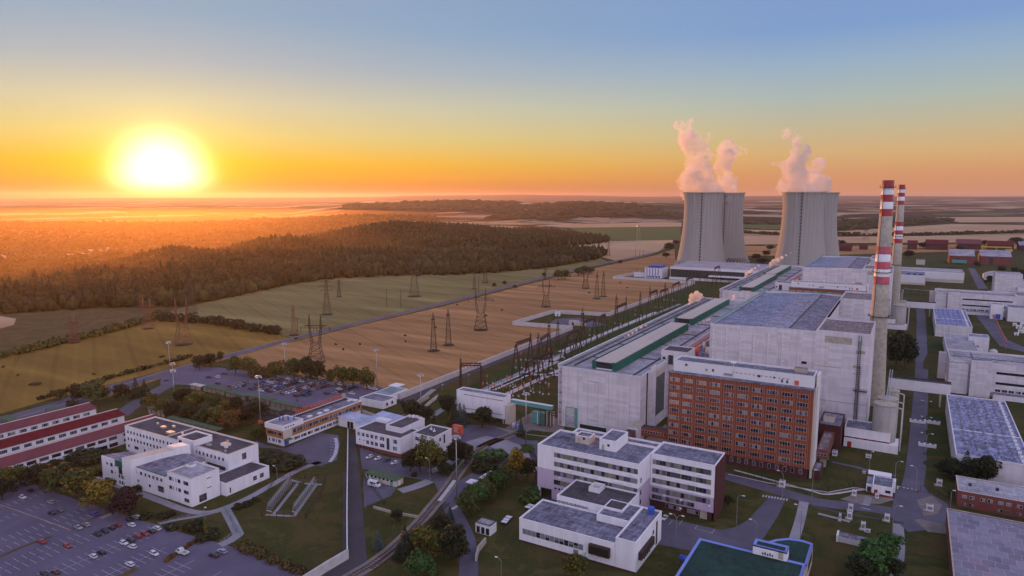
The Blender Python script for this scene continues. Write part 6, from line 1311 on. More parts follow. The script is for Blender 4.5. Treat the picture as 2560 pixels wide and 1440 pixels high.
# ---------------------------------------------------------------- trees
def leafcloud(b, m, lumps, n, size, r_, flat=1., m2=None):
    """many small leaf-clump faces spread over and through overlapping lumps"""
    tot = sum(l[3]**2 for l in lumps)
    for (x, y, z, q) in lumps:
        k = int(n*q*q/tot)
        for _ in range(k):
            d = Vector((r_.gauss(0, 1), r_.gauss(0, 1), r_.gauss(0, 1))).normalized(); rad = q*(.55+.5*r_.random()**.6)
            p = Vector((x, y, z))+Vector((d.x, d.y, d.z*flat))*rad
            nrm = (d+Vector((r_.gauss(0, .5), r_.gauss(0, .5), r_.gauss(0, .5)+.25))).normalized(); u = nrm.orthogonal().normalized(); v = nrm.cross(u)
            a = r_.random()*6.28; u, v = u*math.cos(a)+v*math.sin(a), v*math.cos(a)-u*math.sin(a); s = size*(.6+.8*r_.random())
            b.poly([p-u*s-v*s*.6, p+u*s*.9-v*s*.7, p+u*s+v*s*.6, p-u*s*.7+v*s], m if m2 is None or r_.random() < .75 else m2)
def trunk_mesh(h, r_, rad=.32, top=.5, limbs=5):
    b = MB(); p = Vector((0, 0, 0)); seg = 4; pts = [p]
    for i in range(seg): p = p+Vector((r_.uniform(-.3, .3), r_.uniform(-.3, .3), h*top/seg*1.3)); pts.append(p)
    for i in range(seg): b.tube(pts[i], pts[i+1], rad*(1-i/seg*.7), 'bark', 7, rad*(1-(i+1)/seg*.7))
    for k in range(limbs):
        a = k*6.28/limbs+r_.random(); s = pts[1+k % 3]; e = s+Vector((math.cos(a)*h*.26, math.sin(a)*h*.26, h*(.2+.1*r_.random()))); b.tube(s, e, rad*.42, 'bark', 5, rad*.12)
        b.tube(e, e+Vector((math.cos(a+.6)*h*.1, math.sin(a+.6)*h*.1, h*.12)), rad*.16, 'bark', 4, rad*.05)
    return b
TREES = {}
def make_tree(kind, var, leaf, m2=None):
    """unit prototypes, 10 m tall; conifers in tapering whorls, broadleaves in uneven lumps"""
    r_ = random.Random(hash((kind, var)) % 9999 if False else sum(map(ord, kind))*7+var*131); b = MB(); tm = None
    if kind == 'conifer':
        tm = MB(); tm.tube((0, 0, 0), (0, 0, 9.6), .22, 'bark', 6, .04)
        for i in range(1500):
            z = 1+8.9*(r_.random()**1.25); rad = (10.2-z)*.30*(.72+.28*abs(math.sin(z*3.2)))*(.45+.55*r_.random()**.4); a = r_.random()*6.283
            p = Vector((math.cos(a)*rad, math.sin(a)*rad, z-rad*.25)); o = Vector((math.cos(a), math.sin(a), -.35)); s = .33*(1.15-z/14); sd = Vector((-math.sin(a), math.cos(a), 0))
            b.poly([p-sd*s*.6, p+o*s*1.2-sd*s*.2, p+o*s*1.3+sd*s*.2, p+sd*s*.6+Vector((0, 0, s*.3))], leaf)
    elif kind == 'column':
        tm = MB(); tm.tube((0, 0, 0), (0, 0, 8), .2, 'bark', 6, .05); leafcloud(b, leaf, [(r_.uniform(-.25, .25), r_.uniform(-.25, .25), 1.2+i*.95, 1.15-abs(i-3.4)*.13) for i in range(9)], 1300, .24, r_, 1., m2)
    elif kind == 'bush':
        leafcloud(b, leaf, [(r_.uniform(-4, 4), r_.uniform(-3, 3), r_.uniform(1.5, 5.5), r_.uniform(2, 3.8)) for _ in range(8)], 1100, .6, r_, 1., m2)
        tm = MB()
        for k in range(5): tm.tube((0, 0, 0), (r_.uniform(-3, 3), r_.uniform(-3, 3), 5), .25, 'bark', 4, .08)
    else:
        tm = trunk_mesh(10, r_)
        lumps = [(r_.gauss(0, 1.5), r_.gauss(0, 1.5), r_.uniform(3.4, 8.3), r_.uniform(1.1, 2.2)) for _ in range(17)]
        lumps = [(x*(1.25-abs(z-5.5)*.13), y*(1.25-abs(z-5.5)*.13), z, q) for x, y, z, q in lumps]+[(0, 0, 5.6, 2.6), (0, 0, 7.4, 2.)]
        leafcloud(b, leaf, lumps, 2300, .27, r_, .95, m2)
    return tm, b
KINDS = {'broad': ('broad', 'leaf', None), 'dark': ('broad', 'leaf_dark', None), 'autumn': ('broad', 'leaf', 'leaf_gold'), 'orange': ('broad', 'leaf_orange', 'leaf'), 'gold': ('broad', 'leaf_gold', 'leaf'), 'purple': ('broad', 'leaf_red', None), 'green': ('broad', 'leaf_green', None), 'conifer': ('conifer', 'needle', None), 'blue': ('conifer', 'needle_blue', None), 'column': ('column', 'leaf', 'leaf_gold'), 'bush': ('bush', 'leaf_dark', 'leaf'), 'bushg': ('bush', 'leaf_green', 'leaf'), 'bushd': ('bush', 'grass_dry', 'leaf')}
def tree(px, py, h, kind, lab, w_=1., group='trees on the site', pos=None, nm=None):
    var = rnd.randrange(2); key = (kind, var)
    if key not in TREES:
        sh_, leaf, m2 = KINDS[kind]; tm, b = make_tree(sh_, var, leaf, m2); res = []
        for nm_, mb in (('trunk', tm), ('crown', b)):
            me = bpy.data.meshes.new(nm_); me.from_pydata(mb.v, [], mb.f)
            for m in mb.mats: me.materials.append(M[m])
            me.polygons.foreach_set('material_index', mb.mi); res.append(me)
        TREES[key] = res
    x, y = pos if pos else at(px, py)
    name = nm or {'conifer': 'conifer', 'blue': 'blue_spruce', 'bush': 'shrub', 'bushg': 'shrub', 'bushd': 'shrub', 'column': 'slim_tree'}.get(kind, 'broadleaf_tree')
    t = thing(name, lab, 'shrub' if 'bush' in kind else 'tree', (x, y, 0), group, rnd.random()*6.28); s = h/10.; t.scale = (s*w_, s*w_, s)
    for nm_, me in zip(('trunk', 'crown'), TREES[key]):
        o = bpy.data.objects.new('stems' if 'bush' in kind and nm_ == 'trunk' else nm_, me); COL.objects.link(o); o.parent = t
    return t
def hp(px, py, ty): return hgt(px, py, ty)
T = [ # foot px, foot py, top py, kind, label, width
 (240, 1010, 955, 'broad', 'large spreading tree beside the main road behind the sheds', 1.5), (195, 1005, 968, 'dark', 'dark tree left of the large spreading tree by the road', 1.2), (340, 995, 945, 'conifer', 'left of two dark conifers by the access road', 1.2), (362, 990, 950, 'conifer', 'right of two dark conifers by the access road', 1.3), (305, 1000, 962, 'dark', 'dim bare-looking tree between the spreading tree and conifers', 1.3), (150, 1000, 972, 'autumn', 'brownish roadside tree left of the dark trees', 1.3), (182, 1024, 1000, 'dark', 'small dark tree by the farther bus shelter', 1.2),
 (375, 1022, 983, 'autumn', 'leftmost tree of the autumn grove before the packed car park', 1.15), (405, 1038, 1000, 'autumn', 'second tree of the autumn grove, front row', 1.2), (455, 1010, 970, 'dark', 'dark tree at the back left of the autumn grove', 1.3), (430, 1048, 1010, 'dark', 'low dark tree at the front of the autumn grove', 1.3), (490, 1022, 978, 'autumn', 'tallest tree at the back of the autumn grove', 1.4), (470, 1055, 1015, 'dark', 'dark olive tree mid front of the grove', 1.2), (535, 1025, 985, 'broad', 'broad green tree in the back row of the grove', 1.3), (510, 1062, 1022, 'broad', 'green tree left of the orange one in the grove', 1.2), (545, 1065, 1018, 'autumn', 'tree with yellowing top beside the orange one', 1.2), (574, 1075, 1028, 'orange', 'rusty orange tree standing out in the grove', 1.25), (590, 1035, 995, 'dark', 'dark tree in the back row right of centre', 1.3), (612, 1062, 1020, 'dark', 'dark tree near the right end of the grove', 1.3), (645, 1050, 1000, 'dark', 'large dark round tree at the right end of the grove', 1.4), (560, 1040, 1000, 'gold', 'golden topped tree in the middle of the grove', 1.), (648, 1098, 1058, 'broad', 'round tree beside the gatehouse corner', 1.35),
 (500, 925, 890, 'dark', 'dark trees by the road bend, left one', 1.2), (525, 918, 883, 'dark', 'dark tall tree by the road bend, right one', 1.1), (552, 905, 880, 'broad', 'small tree at the roadside above the car park corner', 1.), (590, 935, 892, 'autumn', 'thin-leaved tree, first left behind the packed car park', 1.), (620, 938, 896, 'autumn', 'thin-leaved tree, second behind the packed car park', 1.2), (655, 942, 905, 'bushd', 'scrubby bush between thin-leaved trees behind the car park', 1.2), (690, 948, 903, 'autumn', 'tree behind the car park left of the lamp mast', 1.2), (735, 950, 900, 'broad', 'tree behind the car park right of the lamp mast', 1.1), (765, 955, 895, 'dark', 'tallest dark tree under the big pylon', .9), (795, 958, 905, 'dark', 'dark tree right of the tallest one under the pylon', 1.), (830, 962, 925, 'autumn', 'leftmost of four yellow-green trees by the car park', 1.), (858, 965, 915, 'autumn', 'second of four yellow-green trees by the car park', 1.), (882, 968, 922, 'autumn', 'third of four yellow-green trees by the car park', 1.2), (918, 975, 922, 'autumn', 'rightmost of four yellow-green trees by the car park', 1.),
 (270, 1063, 1025, 'conifer', 'slim dark conifer rising before the middle maroon roof', .8), (181, 1085, 1055, 'conifer', 'left of a pair of small conifers between sheds', .9), (190, 1083, 1055, 'conifer', 'right of a pair of small conifers between sheds', .9), (60, 1080, 1062, 'conifer', 'left small conifer between the back two sheds', 1.), (72, 1078, 1062, 'conifer', 'right small conifer between the back two sheds', 1.), (146, 1058, 1040, 'conifer', 'tiny slim conifer between the back two sheds', .7), (205, 1078, 1062, 'bush', 'low shrubs between the middle and near shed', 1.8), (290, 1062, 1045, 'bush', 'shrub row at the end of the near shed', 2.), (200, 1045, 1032, 'bush', 'shrub before the farthest shed', 2.4),
 (20, 1225, 1170, 'autumn', 'tree at the left edge behind the near car park', 1.3), (55, 1215, 1165, 'broad', 'second tree from the left behind the near car park', 1.3), (100, 1225, 1165, 'dark', 'third tree from the left behind the near car park', 1.3), (140, 1235, 1168, 'broad', 'fourth tree from the left behind the near car park', 1.3), (200, 1250, 1178, 'autumn', 'fifth tree, tall and olive, behind the near car park', 1.25), (253, 1272, 1203, 'gold', 'golden-topped tree at the car park corner', 1.35), (318, 1290, 1232, 'purple', 'dark purple-leaved tree before the curved hall', 1.6), (5, 1250, 1195, 'dark', 'dark tree cut by the left picture edge', 1.2), (175, 1190, 1160, 'dark', 'dark tree between shed and car park trees', 1.5), (95, 1190, 1165, 'dark', 'dark bush near the end of the nearest shed', 2.2),
 (215, 1150, 1125, 'bush', 'long shrub mass before the nearest shed, right part', 3.), (260, 1140, 1118, 'bush', 'shrub mass beside the white three-storey office', 2.4), (150, 1165, 1145, 'bush', 'long shrub mass before the nearest shed, left part', 2.8), (250, 1185, 1166, 'bush', 'dark shrub left of the curved hall', 1.6), (270, 1210, 1195, 'bush', 'low shrubs before the round windows', 2.6), (330, 1228, 1212, 'bush', 'low hedge before the curved hall wall', 3.), (365, 1295, 1278, 'bush', 'shrub right of the purple tree', 1.6), (415, 1295, 1275, 'bush', 'dark shrub by the ramp', 1.6), (430, 1322, 1308, 'bush', 'shrub left of the slim tree by the car park', 2.), (487, 1325, 1300, 'bush', 'round shrub left of the slim tree', 1.5), (515, 1345, 1295, 'column', 'slim yellowish tree by the car park ramp', .7), (520, 1345, 1325, 'bush', 'shrubs at the foot of the slim tree', 2.2), (672, 1150, 1125, 'bush', 'dark shrub bed left part beside the forecourt', 3.), (715, 1165, 1140, 'bush', 'dark shrub bed middle part beside the forecourt', 3.), (745, 1165, 1142, 'dark', 'dark shrub bed end beside the forecourt', 1.3), (620, 1262, 1248, 'bush', 'clipped dark hedge on the lawn, upper end', 1.8), (595, 1270, 1258, 'bush', 'clipped dark hedge on the lawn, lower end', 1.8), (640, 1252, 1242, 'bush', 'clipped dark hedge top end near the path', 1.6),
 (1030, 1052, 998, 'dark', 'left dark tree by the tall mast behind the guard building', 1.1), (1065, 1058, 1015, 'dark', 'right dark tree by the tall mast behind the guard building', 1.2), (1120, 1040, 985, 'dark', 'rust-tinged tree left of the white box on stilts', 1.), (1135, 1062, 1005, 'conifer', 'left spruce before the white box on stilts', 1.1), (1150, 1065, 1010, 'blue', 'middle bluish spruce before the white box on stilts', 1.1), (1160, 1058, 1012, 'blue', 'right bluish spruce before the white box on stilts', 1.), (1205, 1070, 1022, 'dark', 'wide dark tree before the white box on stilts', 1.6), (1302, 1090, 1048, 'conifer', 'lone dark conifer by the steel gate', 1.), (1283, 1150, 1120, 'blue', 'small spruce by the plaza', 1.), (1318, 1128, 1112, 'bushg', 'clipped green shrub round the foot of the mast', 1.6),
 (1025, 1178, 1130, 'dark', 'left dark pine at the guard building corner', 1.1), (1050, 1180, 1120, 'dark', 'middle dark pine at the guard building corner', 1.), (1077, 1185, 1095, 'autumn', 'tall birch with yellow top before the east wing', .75), (1100, 1178, 1125, 'dark', 'dark shrubby tree right of the birch', .9), (1140, 1165, 1100, 'dark', 'left dark pine under the orange sign', .9), (1162, 1160, 1108, 'dark', 'right dark pine under the orange sign', 1.1), (1112, 1192, 1155, 'dark', 'round dark pine by the path junction', 1.3), (1225, 1155, 1120, 'bushg', 'bright green shrub bed beside the railway, rear', 1.8), (1210, 1172, 1140, 'bush', 'shrub bed beside the railway, front', 1.8), (1035, 1190, 1178, 'bush', 'small shrub at the green garage', 1.2),
 (992, 1305, 1275, 'dark', 'small round dark tree on the lawn below the low wall', 1.3), (945, 1370, 1325, 'blue', 'blue spruce by the patrol road', 1.1), (1012, 1395, 1318, 'conifer', 'large dark fir by the railway bend', 1.3), (1050, 1380, 1315, 'autumn', 'yellowing bush tree in the clump by the railway', 1.2), (1085, 1400, 1335, 'autumn', 'birch with yellow leaves in the clump', 1.1), (1100, 1340, 1290, 'dark', 'dark tree at the back of the clump by the fork', 1.1), (1125, 1325, 1268, 'conifer', 'dark fir at the top of the clump by the fork', 1.1), (1130, 1400, 1310, 'dark', 'tall dark tree at the right of the clump', 1.), (1055, 1445, 1385, 'green', 'fresh green round tree at the bottom edge', 1.3), (1145, 1415, 1350, 'dark', 'dark bush tree by the fork road', 1.),
 (1165, 1290, 1232, 'broad', 'lowest tree of the green hedge row', 1.3), (1190, 1270, 1215, 'green', 'second tree of the green hedge row', 1.3), (1215, 1250, 1200, 'broad', 'third tree of the green hedge row', 1.3), (1240, 1232, 1180, 'green', 'fourth tree of the green hedge row', 1.3), (1262, 1218, 1170, 'broad', 'fifth tree of the green hedge row', 1.3), (1290, 1200, 1128, 'gold', 'tall golden tree at the top of the green hedge row', .85), (1318, 1200, 1150, 'dark', 'dark tree behind the golden one', 1.), (1325, 1255, 1225, 'bushg', 'clipped hedge by the sunken yard, lower', 1.5), (1338, 1235, 1210, 'bushg', 'clipped hedge by the sunken yard, upper', 1.5), (1440, 1450, 1385, 'autumn', 'yellow-topped tree before the canteen wall', 1.2),
 (1820, 1265, 1238, 'dark', 'dark shrub beside the ribbon office end wall', 1.1), (2185, 1440, 1360, 'green', 'big dark green tree at the bottom near the lane', 1.5), (2215, 1400, 1335, 'green', 'second green tree behind the big one by the lane', 1.2), (2150, 1455, 1395, 'dark', 'darker tree left of the big green one', 1.3), (2235, 1450, 1395, 'dark', 'dark tree between the big green one and the lane', 1.1),
 (2380, 1200, 1150, 'dark', 'left dark tree before the tinted workshop wall', 1.2), (2412, 1205, 1130, 'conifer', 'pointed conifer before the tinted workshop wall', 1.3), (2440, 1208, 1145, 'dark', 'dark tree in the middle before the workshop wall', 1.2), (2468, 1212, 1145, 'dark', 'right dark tree before the workshop wall', 1.), (2360, 1190, 1155, 'dark', 'low dark tree at the left before the workshop wall', 1.2), (2240, 925, 835, 'dark', 'left tall dark tree behind the near chimney', .8), (2262, 920, 840, 'dark', 'right tall dark tree behind the near chimney', .9), (2280, 905, 862, 'dark', 'smaller dark tree at the lawn edge behind the near chimney', 1.), (2250, 885, 830, 'dark', 'dark tree farther behind the near chimney', .8),
 (2475, 712, 690, 'dark', 'dark tree before the vaulted shed', 1.3), (2505, 680, 665, 'dark', 'tree on the far right lawn', 1.5), (2535, 682, 668, 'dark', 'second tree on the far right lawn', 1.5), (2552, 700, 672, 'dark', 'tree at the far right picture edge', 1.2), (2490, 660, 640, 'dark', 'dark tree before the brick store', 1.6), (2440, 668, 655, 'dark', 'dark tree between the pale-roofed stores', 1.6), (2270, 645, 625, 'dark', 'tree right of the far chimney', 1.5), (2400, 628, 615, 'dark', 'tree beside the faded barn', 1.8), (2310, 622, 605, 'dark', 'tree left of the double barn', 1.8), (2460, 615, 600, 'dark', 'tree left of the broad barn', 1.8), (2105, 612, 600, 'dark', 'tree behind the small red barn', 1.8), (2540, 612, 594, 'dark', 'tree cluster right of the broad barn', 2.2),
 (1395, 700, 676, 'autumn', 'left of two bushy trees by the field road', 1.5), (1412, 698, 676, 'autumn', 'right of two bushy trees by the field road', 1.5), (1445, 690, 670, 'broad', 'first of three trees in the field road clump', 1.6), (1462, 686, 666, 'broad', 'second of three trees in the field road clump', 1.6), (1477, 684, 668, 'broad', 'third of three trees in the field road clump', 1.5), (1236, 718, 708, 'dark', 'small roadside tree, first beyond the poles', 1.3), (1262, 712, 702, 'dark', 'small roadside tree, second beyond the poles', 1.3), (1288, 722, 712, 'dark', 'small roadside tree on the field side', 1.3), (1360, 692, 682, 'dark', 'small roadside tree before the bushy pair', 1.3), (1550, 660, 650, 'dark', 'small roadside tree toward the towers', 1.4), (1672, 628, 608, 'dark', 'tree left of the cooling towers', 1.6), (1665, 645, 632, 'dark', 'lower tree left of the cooling towers', 1.8), (1690, 612, 600, 'dark', 'tree behind the left tower edge', 1.6), (1890, 650, 634, 'dark', 'tree between the two tower pairs, left', 1.8), (1915, 640, 626, 'dark', 'tree between the two tower pairs, middle', 1.8), (1925, 625, 612, 'dark', 'tree between the two tower pairs, right', 1.8), (1905, 660, 645, 'dark', 'dark trees at the foot between the towers', 2.2)]
for a in T:
    px, py, ty, kind, lab = a[:5]; w_ = a[5] if len(a) > 5 else 1.
    tree(px, py, hp(px, py, ty)*1.06, kind, lab, w_, group='trees and shrubs of the works' if 'bush' not in kind else 'shrubs of the works')
# hedges that read as one run
def hedge(name, pts, h, w_, lab, n=1600, m='leaf_dark', m2='leaf', px=True, size=.5, kind=None):
    q = [Vector(at(*p)) for p in pts]; b = MB(); L_ = [(q[i+1]-q[i]).length for i in range(len(q)-1)]; tot = sum(L_); lumps = []
    for i, l in enumerate(L_):
        for k in range(max(1, int(l/(w_*.6)))):
            p = q[i]+(q[i+1]-q[i])*(k/max(1, int(l/(w_*.6))))+Vector((rnd.uniform(-w_, w_)*.25, rnd.uniform(-w_, w_)*.25)); s = rnd.uniform(.55, 1.1); lumps.append((p.x, p.y, h*.42*s, w_*.6*s))
    leafcloud(b, m, lumps, n, size, rnd, h/w_*.75, m2)
    b.v = [(v[0], v[1], max(.05, v[2])) for v in b.v]
    return single(b, name, lab, 'hedge', 'hedgerows', org=(q[0].x, q[0].y, 0))
hedge('hedge_row', [(408, 801), (470, 806), (540, 810), (580, 818), (640, 828), (705, 836)], 9, 9, 'long dark hedgerow dividing the golden grass from the green meadow', 3800, size=.8)
hedge('hedge_row', [(-40, 905), (60, 882), (160, 858), (250, 838), (330, 815), (400, 790)], 7, 9, 'scrubby sunlit hedgerow at the far edge of the golden grass', 3600, 'leaf', 'leaf_gold', size=.8)
hedge('hedge_row', [(100, 1000), (200, 968), (270, 948), (340, 930), (420, 908), (480, 893)], 3.5, 4, 'low broken hedge along the main road', 1500, size=.5)
hedge('hedge_row', [(600, 1372), (660, 1395), (720, 1420), (770, 1440)], 2.5, 4.5, 'shaggy overgrown bank between lawn and near car park', 1800, 'grass_dry', 'leaf', size=.3)
hedge('hedge_row', [(413, 1405), (455, 1376), (496, 1348)], 1.3, 1.4, 'brown hedge strip between two parts of the near car park', 700, 'leaf_orange', 'grass_dry', size=.22)
hedge('hedge_row', [(1855, 583), (1955, 588)], 12, 24, 'dark tree line between the two tower pairs', 1200, size=2.2); hedge('hedge_row', [(2090, 588), (2300, 589), (2560, 582), (2700, 580)], 12, 22, 'long thin tree line across the far stubble fields at right', 3000, size=2.4)
# small dark scrub spots on the fields
for i, (px, py, w_) in enumerate(((88, 962, 10), (405, 893, 6), (448, 892, 5), (235, 937, 4), (45, 940, 3), (8, 918, 4), (840, 862, 3), (900, 862, 3), (858, 875, 3), (1014, 855, 3), (1013, 840, 3), (1143, 763, 4), (1088, 820, 4), (1255, 776, 4), (1473, 733, 5), (1550, 708, 5), (1568, 720, 4), (1215, 790, 4), (740, 848, 5))):
    tree(px, py, 1.7, 'bushd' if i < 6 else 'bush', ['long brown scrub patch on the golden grass', 'upper scrub spot near the big sunlit pylon', 'second scrub spot near the big sunlit pylon', 'small scrub spot in mid golden grass', 'scrub spot at the left of the golden grass', 'scrub spot at the left picture edge', 'leftmost scrub dot on the stubble', 'scrub dot right of the Y-shaped pylon', 'lower scrub dot right of the Y-shaped pylon', 'lower scrub dot left of the lattice pair', 'upper scrub dot left of the lattice pair', 'scrub dot above the lattice pair', 'bush at the foot of the right lattice mast', 'scrub dot near the wall corner', 'scrub dot near the twin slim masts', 'scrub dot before the far wall, left', 'scrub dot before the far wall, right', 'scrub dot by the middle pylon', 'bush by the road junction near the sunlit mast'][i], w_/3., 'scrub spots on the fields')
# ---------------------------------------------------------------- forest as one mass
def blobs(name, P, Hh, Wd, mat, seed=1, nf=0):
    """thousands of rough crowns written as one mesh"""
    rg = np.random.default_rng(seed); n_ = len(P); tv = []; tf = None
    import bmesh
    bm = bmesh.new(); bmesh.ops.create_icosphere(bm, subdivisions=1, radius=1.); bm.verts.ensure_lookup_table(); base = np.array([v.co[:] for v in bm.verts]); faces = np.array([[v.index for v in f.verts] for f in bm.faces]); bm.free()
    k = len(base); jit = rg.uniform(.68, 1.28, (n_, k, 1)); a = rg.uniform(0, 6.28, n_); ca, sa = np.cos(a), np.sin(a)
    bx = base[None, :, 0]*ca[:, None]-base[None, :, 1]*sa[:, None]; by = base[None, :, 0]*sa[:, None]+base[None, :, 1]*ca[:, None]; bz = np.repeat(base[None, :, 2], n_, 0)
    sp_ = rg.random(n_) < .22; Hh = np.where(sp_, Hh*1.25, Hh); Wd = np.where(sp_, Wd*.6, Wd); V = np.stack([bx, by, bz], -1)*jit; tp = np.clip(.5+.5*V[..., 2:3], 0, 1); V[..., :2] *= (1.15-.45*tp*rg.uniform(.2, 1.6, (n_, 1, 1)))
    V[..., 0] = V[..., 0]*Wd[:, None]+P[:, None, 0]; V[..., 1] = V[..., 1]*Wd[:, None]+P[:, None, 1]; V[..., 2] = (V[..., 2]*.5+.45)*Hh[:, None]+P[:, None, 2]
    Fc = (faces[None]+(np.arange(n_)*k)[:, None, None]).reshape(-1, 3); V = V.reshape(-1, 3)
    me = bpy.data.meshes.new(name); me.vertices.add(len(V)); me.vertices.foreach_set('co', V.ravel()); me.loops.add(len(Fc)*3); me.loops.foreach_set('vertex_index', Fc.ravel().astype(np.int32)); me.polygons.add(len(Fc)); me.polygons.foreach_set('loop_start', np.arange(0, len(Fc)*3, 3, dtype=np.int32)); me.polygons.foreach_set('loop_total', np.full(len(Fc), 3, dtype=np.int32)); me.update(calc_edges=True); me.materials.append(M[mat])
    o = bpy.data.objects.new(name, me); COL.objects.link(o); return tag(o, kind='stuff')
def region(edge_near, d_far, spacing, px0, px1, seed, jitter=.5):
    """scatter points between a near edge (pixel polyline on flat ground) and a far distance profile"""
    rg = np.random.default_rng(seed); ex = np.array([e[0] for e in edge_near], float); ed = np.array([fr(*at(*e))[0] for e in edge_near]); fx = np.array([e[0] for e in d_far], float); fd = np.array([e[1] for e in d_far], float)
    pts = []; d = ed.min()
    while d < fd.max():
        sp = spacing*(1 if d < 1500 else 1.25 if d < 2500 else 1.7); dpx = sp/d*F; c = np.arange(px0, px1, dpx); c = c+rg.uniform(-.5, .5, len(c))*dpx*jitter*2; dd = d+rg.uniform(-.5, .5, len(c))*sp*jitter*2
        m = (dd > np.interp(c, ex, ed)) & (dd < np.interp(c, fx, fd)); pts.append(np.stack([c[m], dd[m]], 1)); d += sp
    q = np.concatenate(pts); dz = q[:, 1]*math.cos(TH)+HC*math.sin(TH); r_ = (q[:, 0]-CX)/F*dz; x = RT[0]*r_+FW[0]*q[:, 1]; y = RT[1]*r_+FW[1]*q[:, 1]
    return x, y, q[:, 1], rg
x, y, d, rg = region([(-350, 800), (0, 787), (230, 772), (430, 768), (560, 748), (700, 718), (780, 704), (860, 696), (1000, 690), (1130, 688), (1270, 680), (1390, 668), (1500, 648), (1515, 636)], [(-350, 1250), (0, 1300), (250, 1700), (480, 2000), (690, 2400), (900, 2600), (1050, 2700), (1250, 2250), (1330, 1700), (1345, 1450), (1400, 1500), (1500, 1450), (1515, 1400)], 9.5, -350, 1515, 5)
z = terr(x, y); nz_ = rg.uniform(.5, 1.15, len(x))*(1+.25*np.sin(x/45)*np.sin(y/60))
blobs('forest', np.stack([x, y, z], 1), 17*nz_, rg.uniform(4.5, 8, len(x)), 'forest', 3)
x, y, d, rg = region([(1180, 622), (1300, 620), (1420, 618), (1520, 608)], [(1180, 2500), (1300, 2350), (1420, 2150), (1520, 1900)], 11, 1180, 1520, 8)
blobs('forest', np.stack([x, y, terr(x, y)], 1), 17*rg.uniform(.6, 1.2, len(x)), rg.uniform(5, 8, len(x)), 'forest', 9)
# far wooded slopes and ridges
for i, (en, df, sp, a0, a1, hh) in enumerate((([(-350, 650), (250, 640), (500, 600), (760, 585)], [(-350, 3600), (400, 3600), (700, 3800), (760, 3700)], 19, -350, 760, 17), ([(640, 560), (1085, 560)], [(640, 3900), (860, 4100), (1085, 4000)], 24, 640, 1085, 20), ([(880, 534), (1300, 534)], [(880, 6700), (1300, 6900)], 60, 880, 1300, 26), ([(1220, 551), (1530, 546), (1690, 545)], [(1250, 6000), (1500, 6000), (1690, 4200)], 46, 1250, 1690, 24), ([(2080, 578), (2210, 572), (2370, 553)], [(2080, 3400), (2210, 3600), (2370, 3700)], 24, 2080, 2370, 18), ([(1855, 561), (1950, 562)], [(1855, 3300), (1950, 3300)], 24, 1855, 1950, 18))):
    en2 = [(p, q) for p, q in en]; x, y, d, rg = region(en2, df, sp, a0, a1, 20+i)
    blobs('far_forest', np.stack([x, y, terr(x, y)-2], 1), hh*rg.uniform(.5, 1.1, len(x)), sp*(.72 if i < 2 else 1.25)*rg.uniform(.7, 1.15, len(x)), 'forest', 40+i)
# ---------------------------------------------------------------- vehicles
CARCOL = {'white': (.62, .62, .64), 'silver': (.33, .34, .37), 'grey': (.13, .135, .15), 'black': (.014, .014, .017), 'dark': (.03, .03, .04), 'red': (.32, .02, .02), 'blue': (.03, .05, .28), 'maroon': (.11, .015, .02)}
for k_, c_ in CARCOL.items():
    n = NT('car_paint_'+k_); n.base(c_); n.set(Roughness=.28, Metallic=.2 if k_ in ('silver', 'grey') else 0., Coat_Weight=.6); M['car_'+k_] = n.m
n = NT('headlamp'); n.base((.5, .5, .5)); n.set(Roughness=.2); M['lampglass'] = n.m; n = NT('tail_lamp'); n.base((.3, .01, .01)); n.set(Roughness=.3); M['taillamp'] = n.m
def loft(b, secs, m):
    """closed body from cross-sections along X: (x, half width bottom, half width top, z0, z1)"""
    i = len(b.v); k = b._m(m)
    for x, w0, w1, z0, z1 in secs:
        zm = z0+(z1-z0)*.55
        b.v += [(x, -w0*.94, z0), (x, w0*.94, z0), (x, w0, zm), (x, w1, z1), (x, -w1, z1), (x, -w0, zm)]
    for s in range(len(secs)-1):
        for q in range(6):
            r_ = (q+1) % 6; b.f.append((i+s*6+q, i+(s+1)*6+q, i+(s+1)*6+r_, i+s*6+r_)); b.mi.append(k); b.sm.append(False)
    b.f.append(tuple(i+q for q in range(6))); b.mi.append(k); b.sm.append(False); j = i+(len(secs)-1)*6; b.f.append(tuple(j+5-q for q in range(6))); b.mi.append(k); b.sm.append(False)
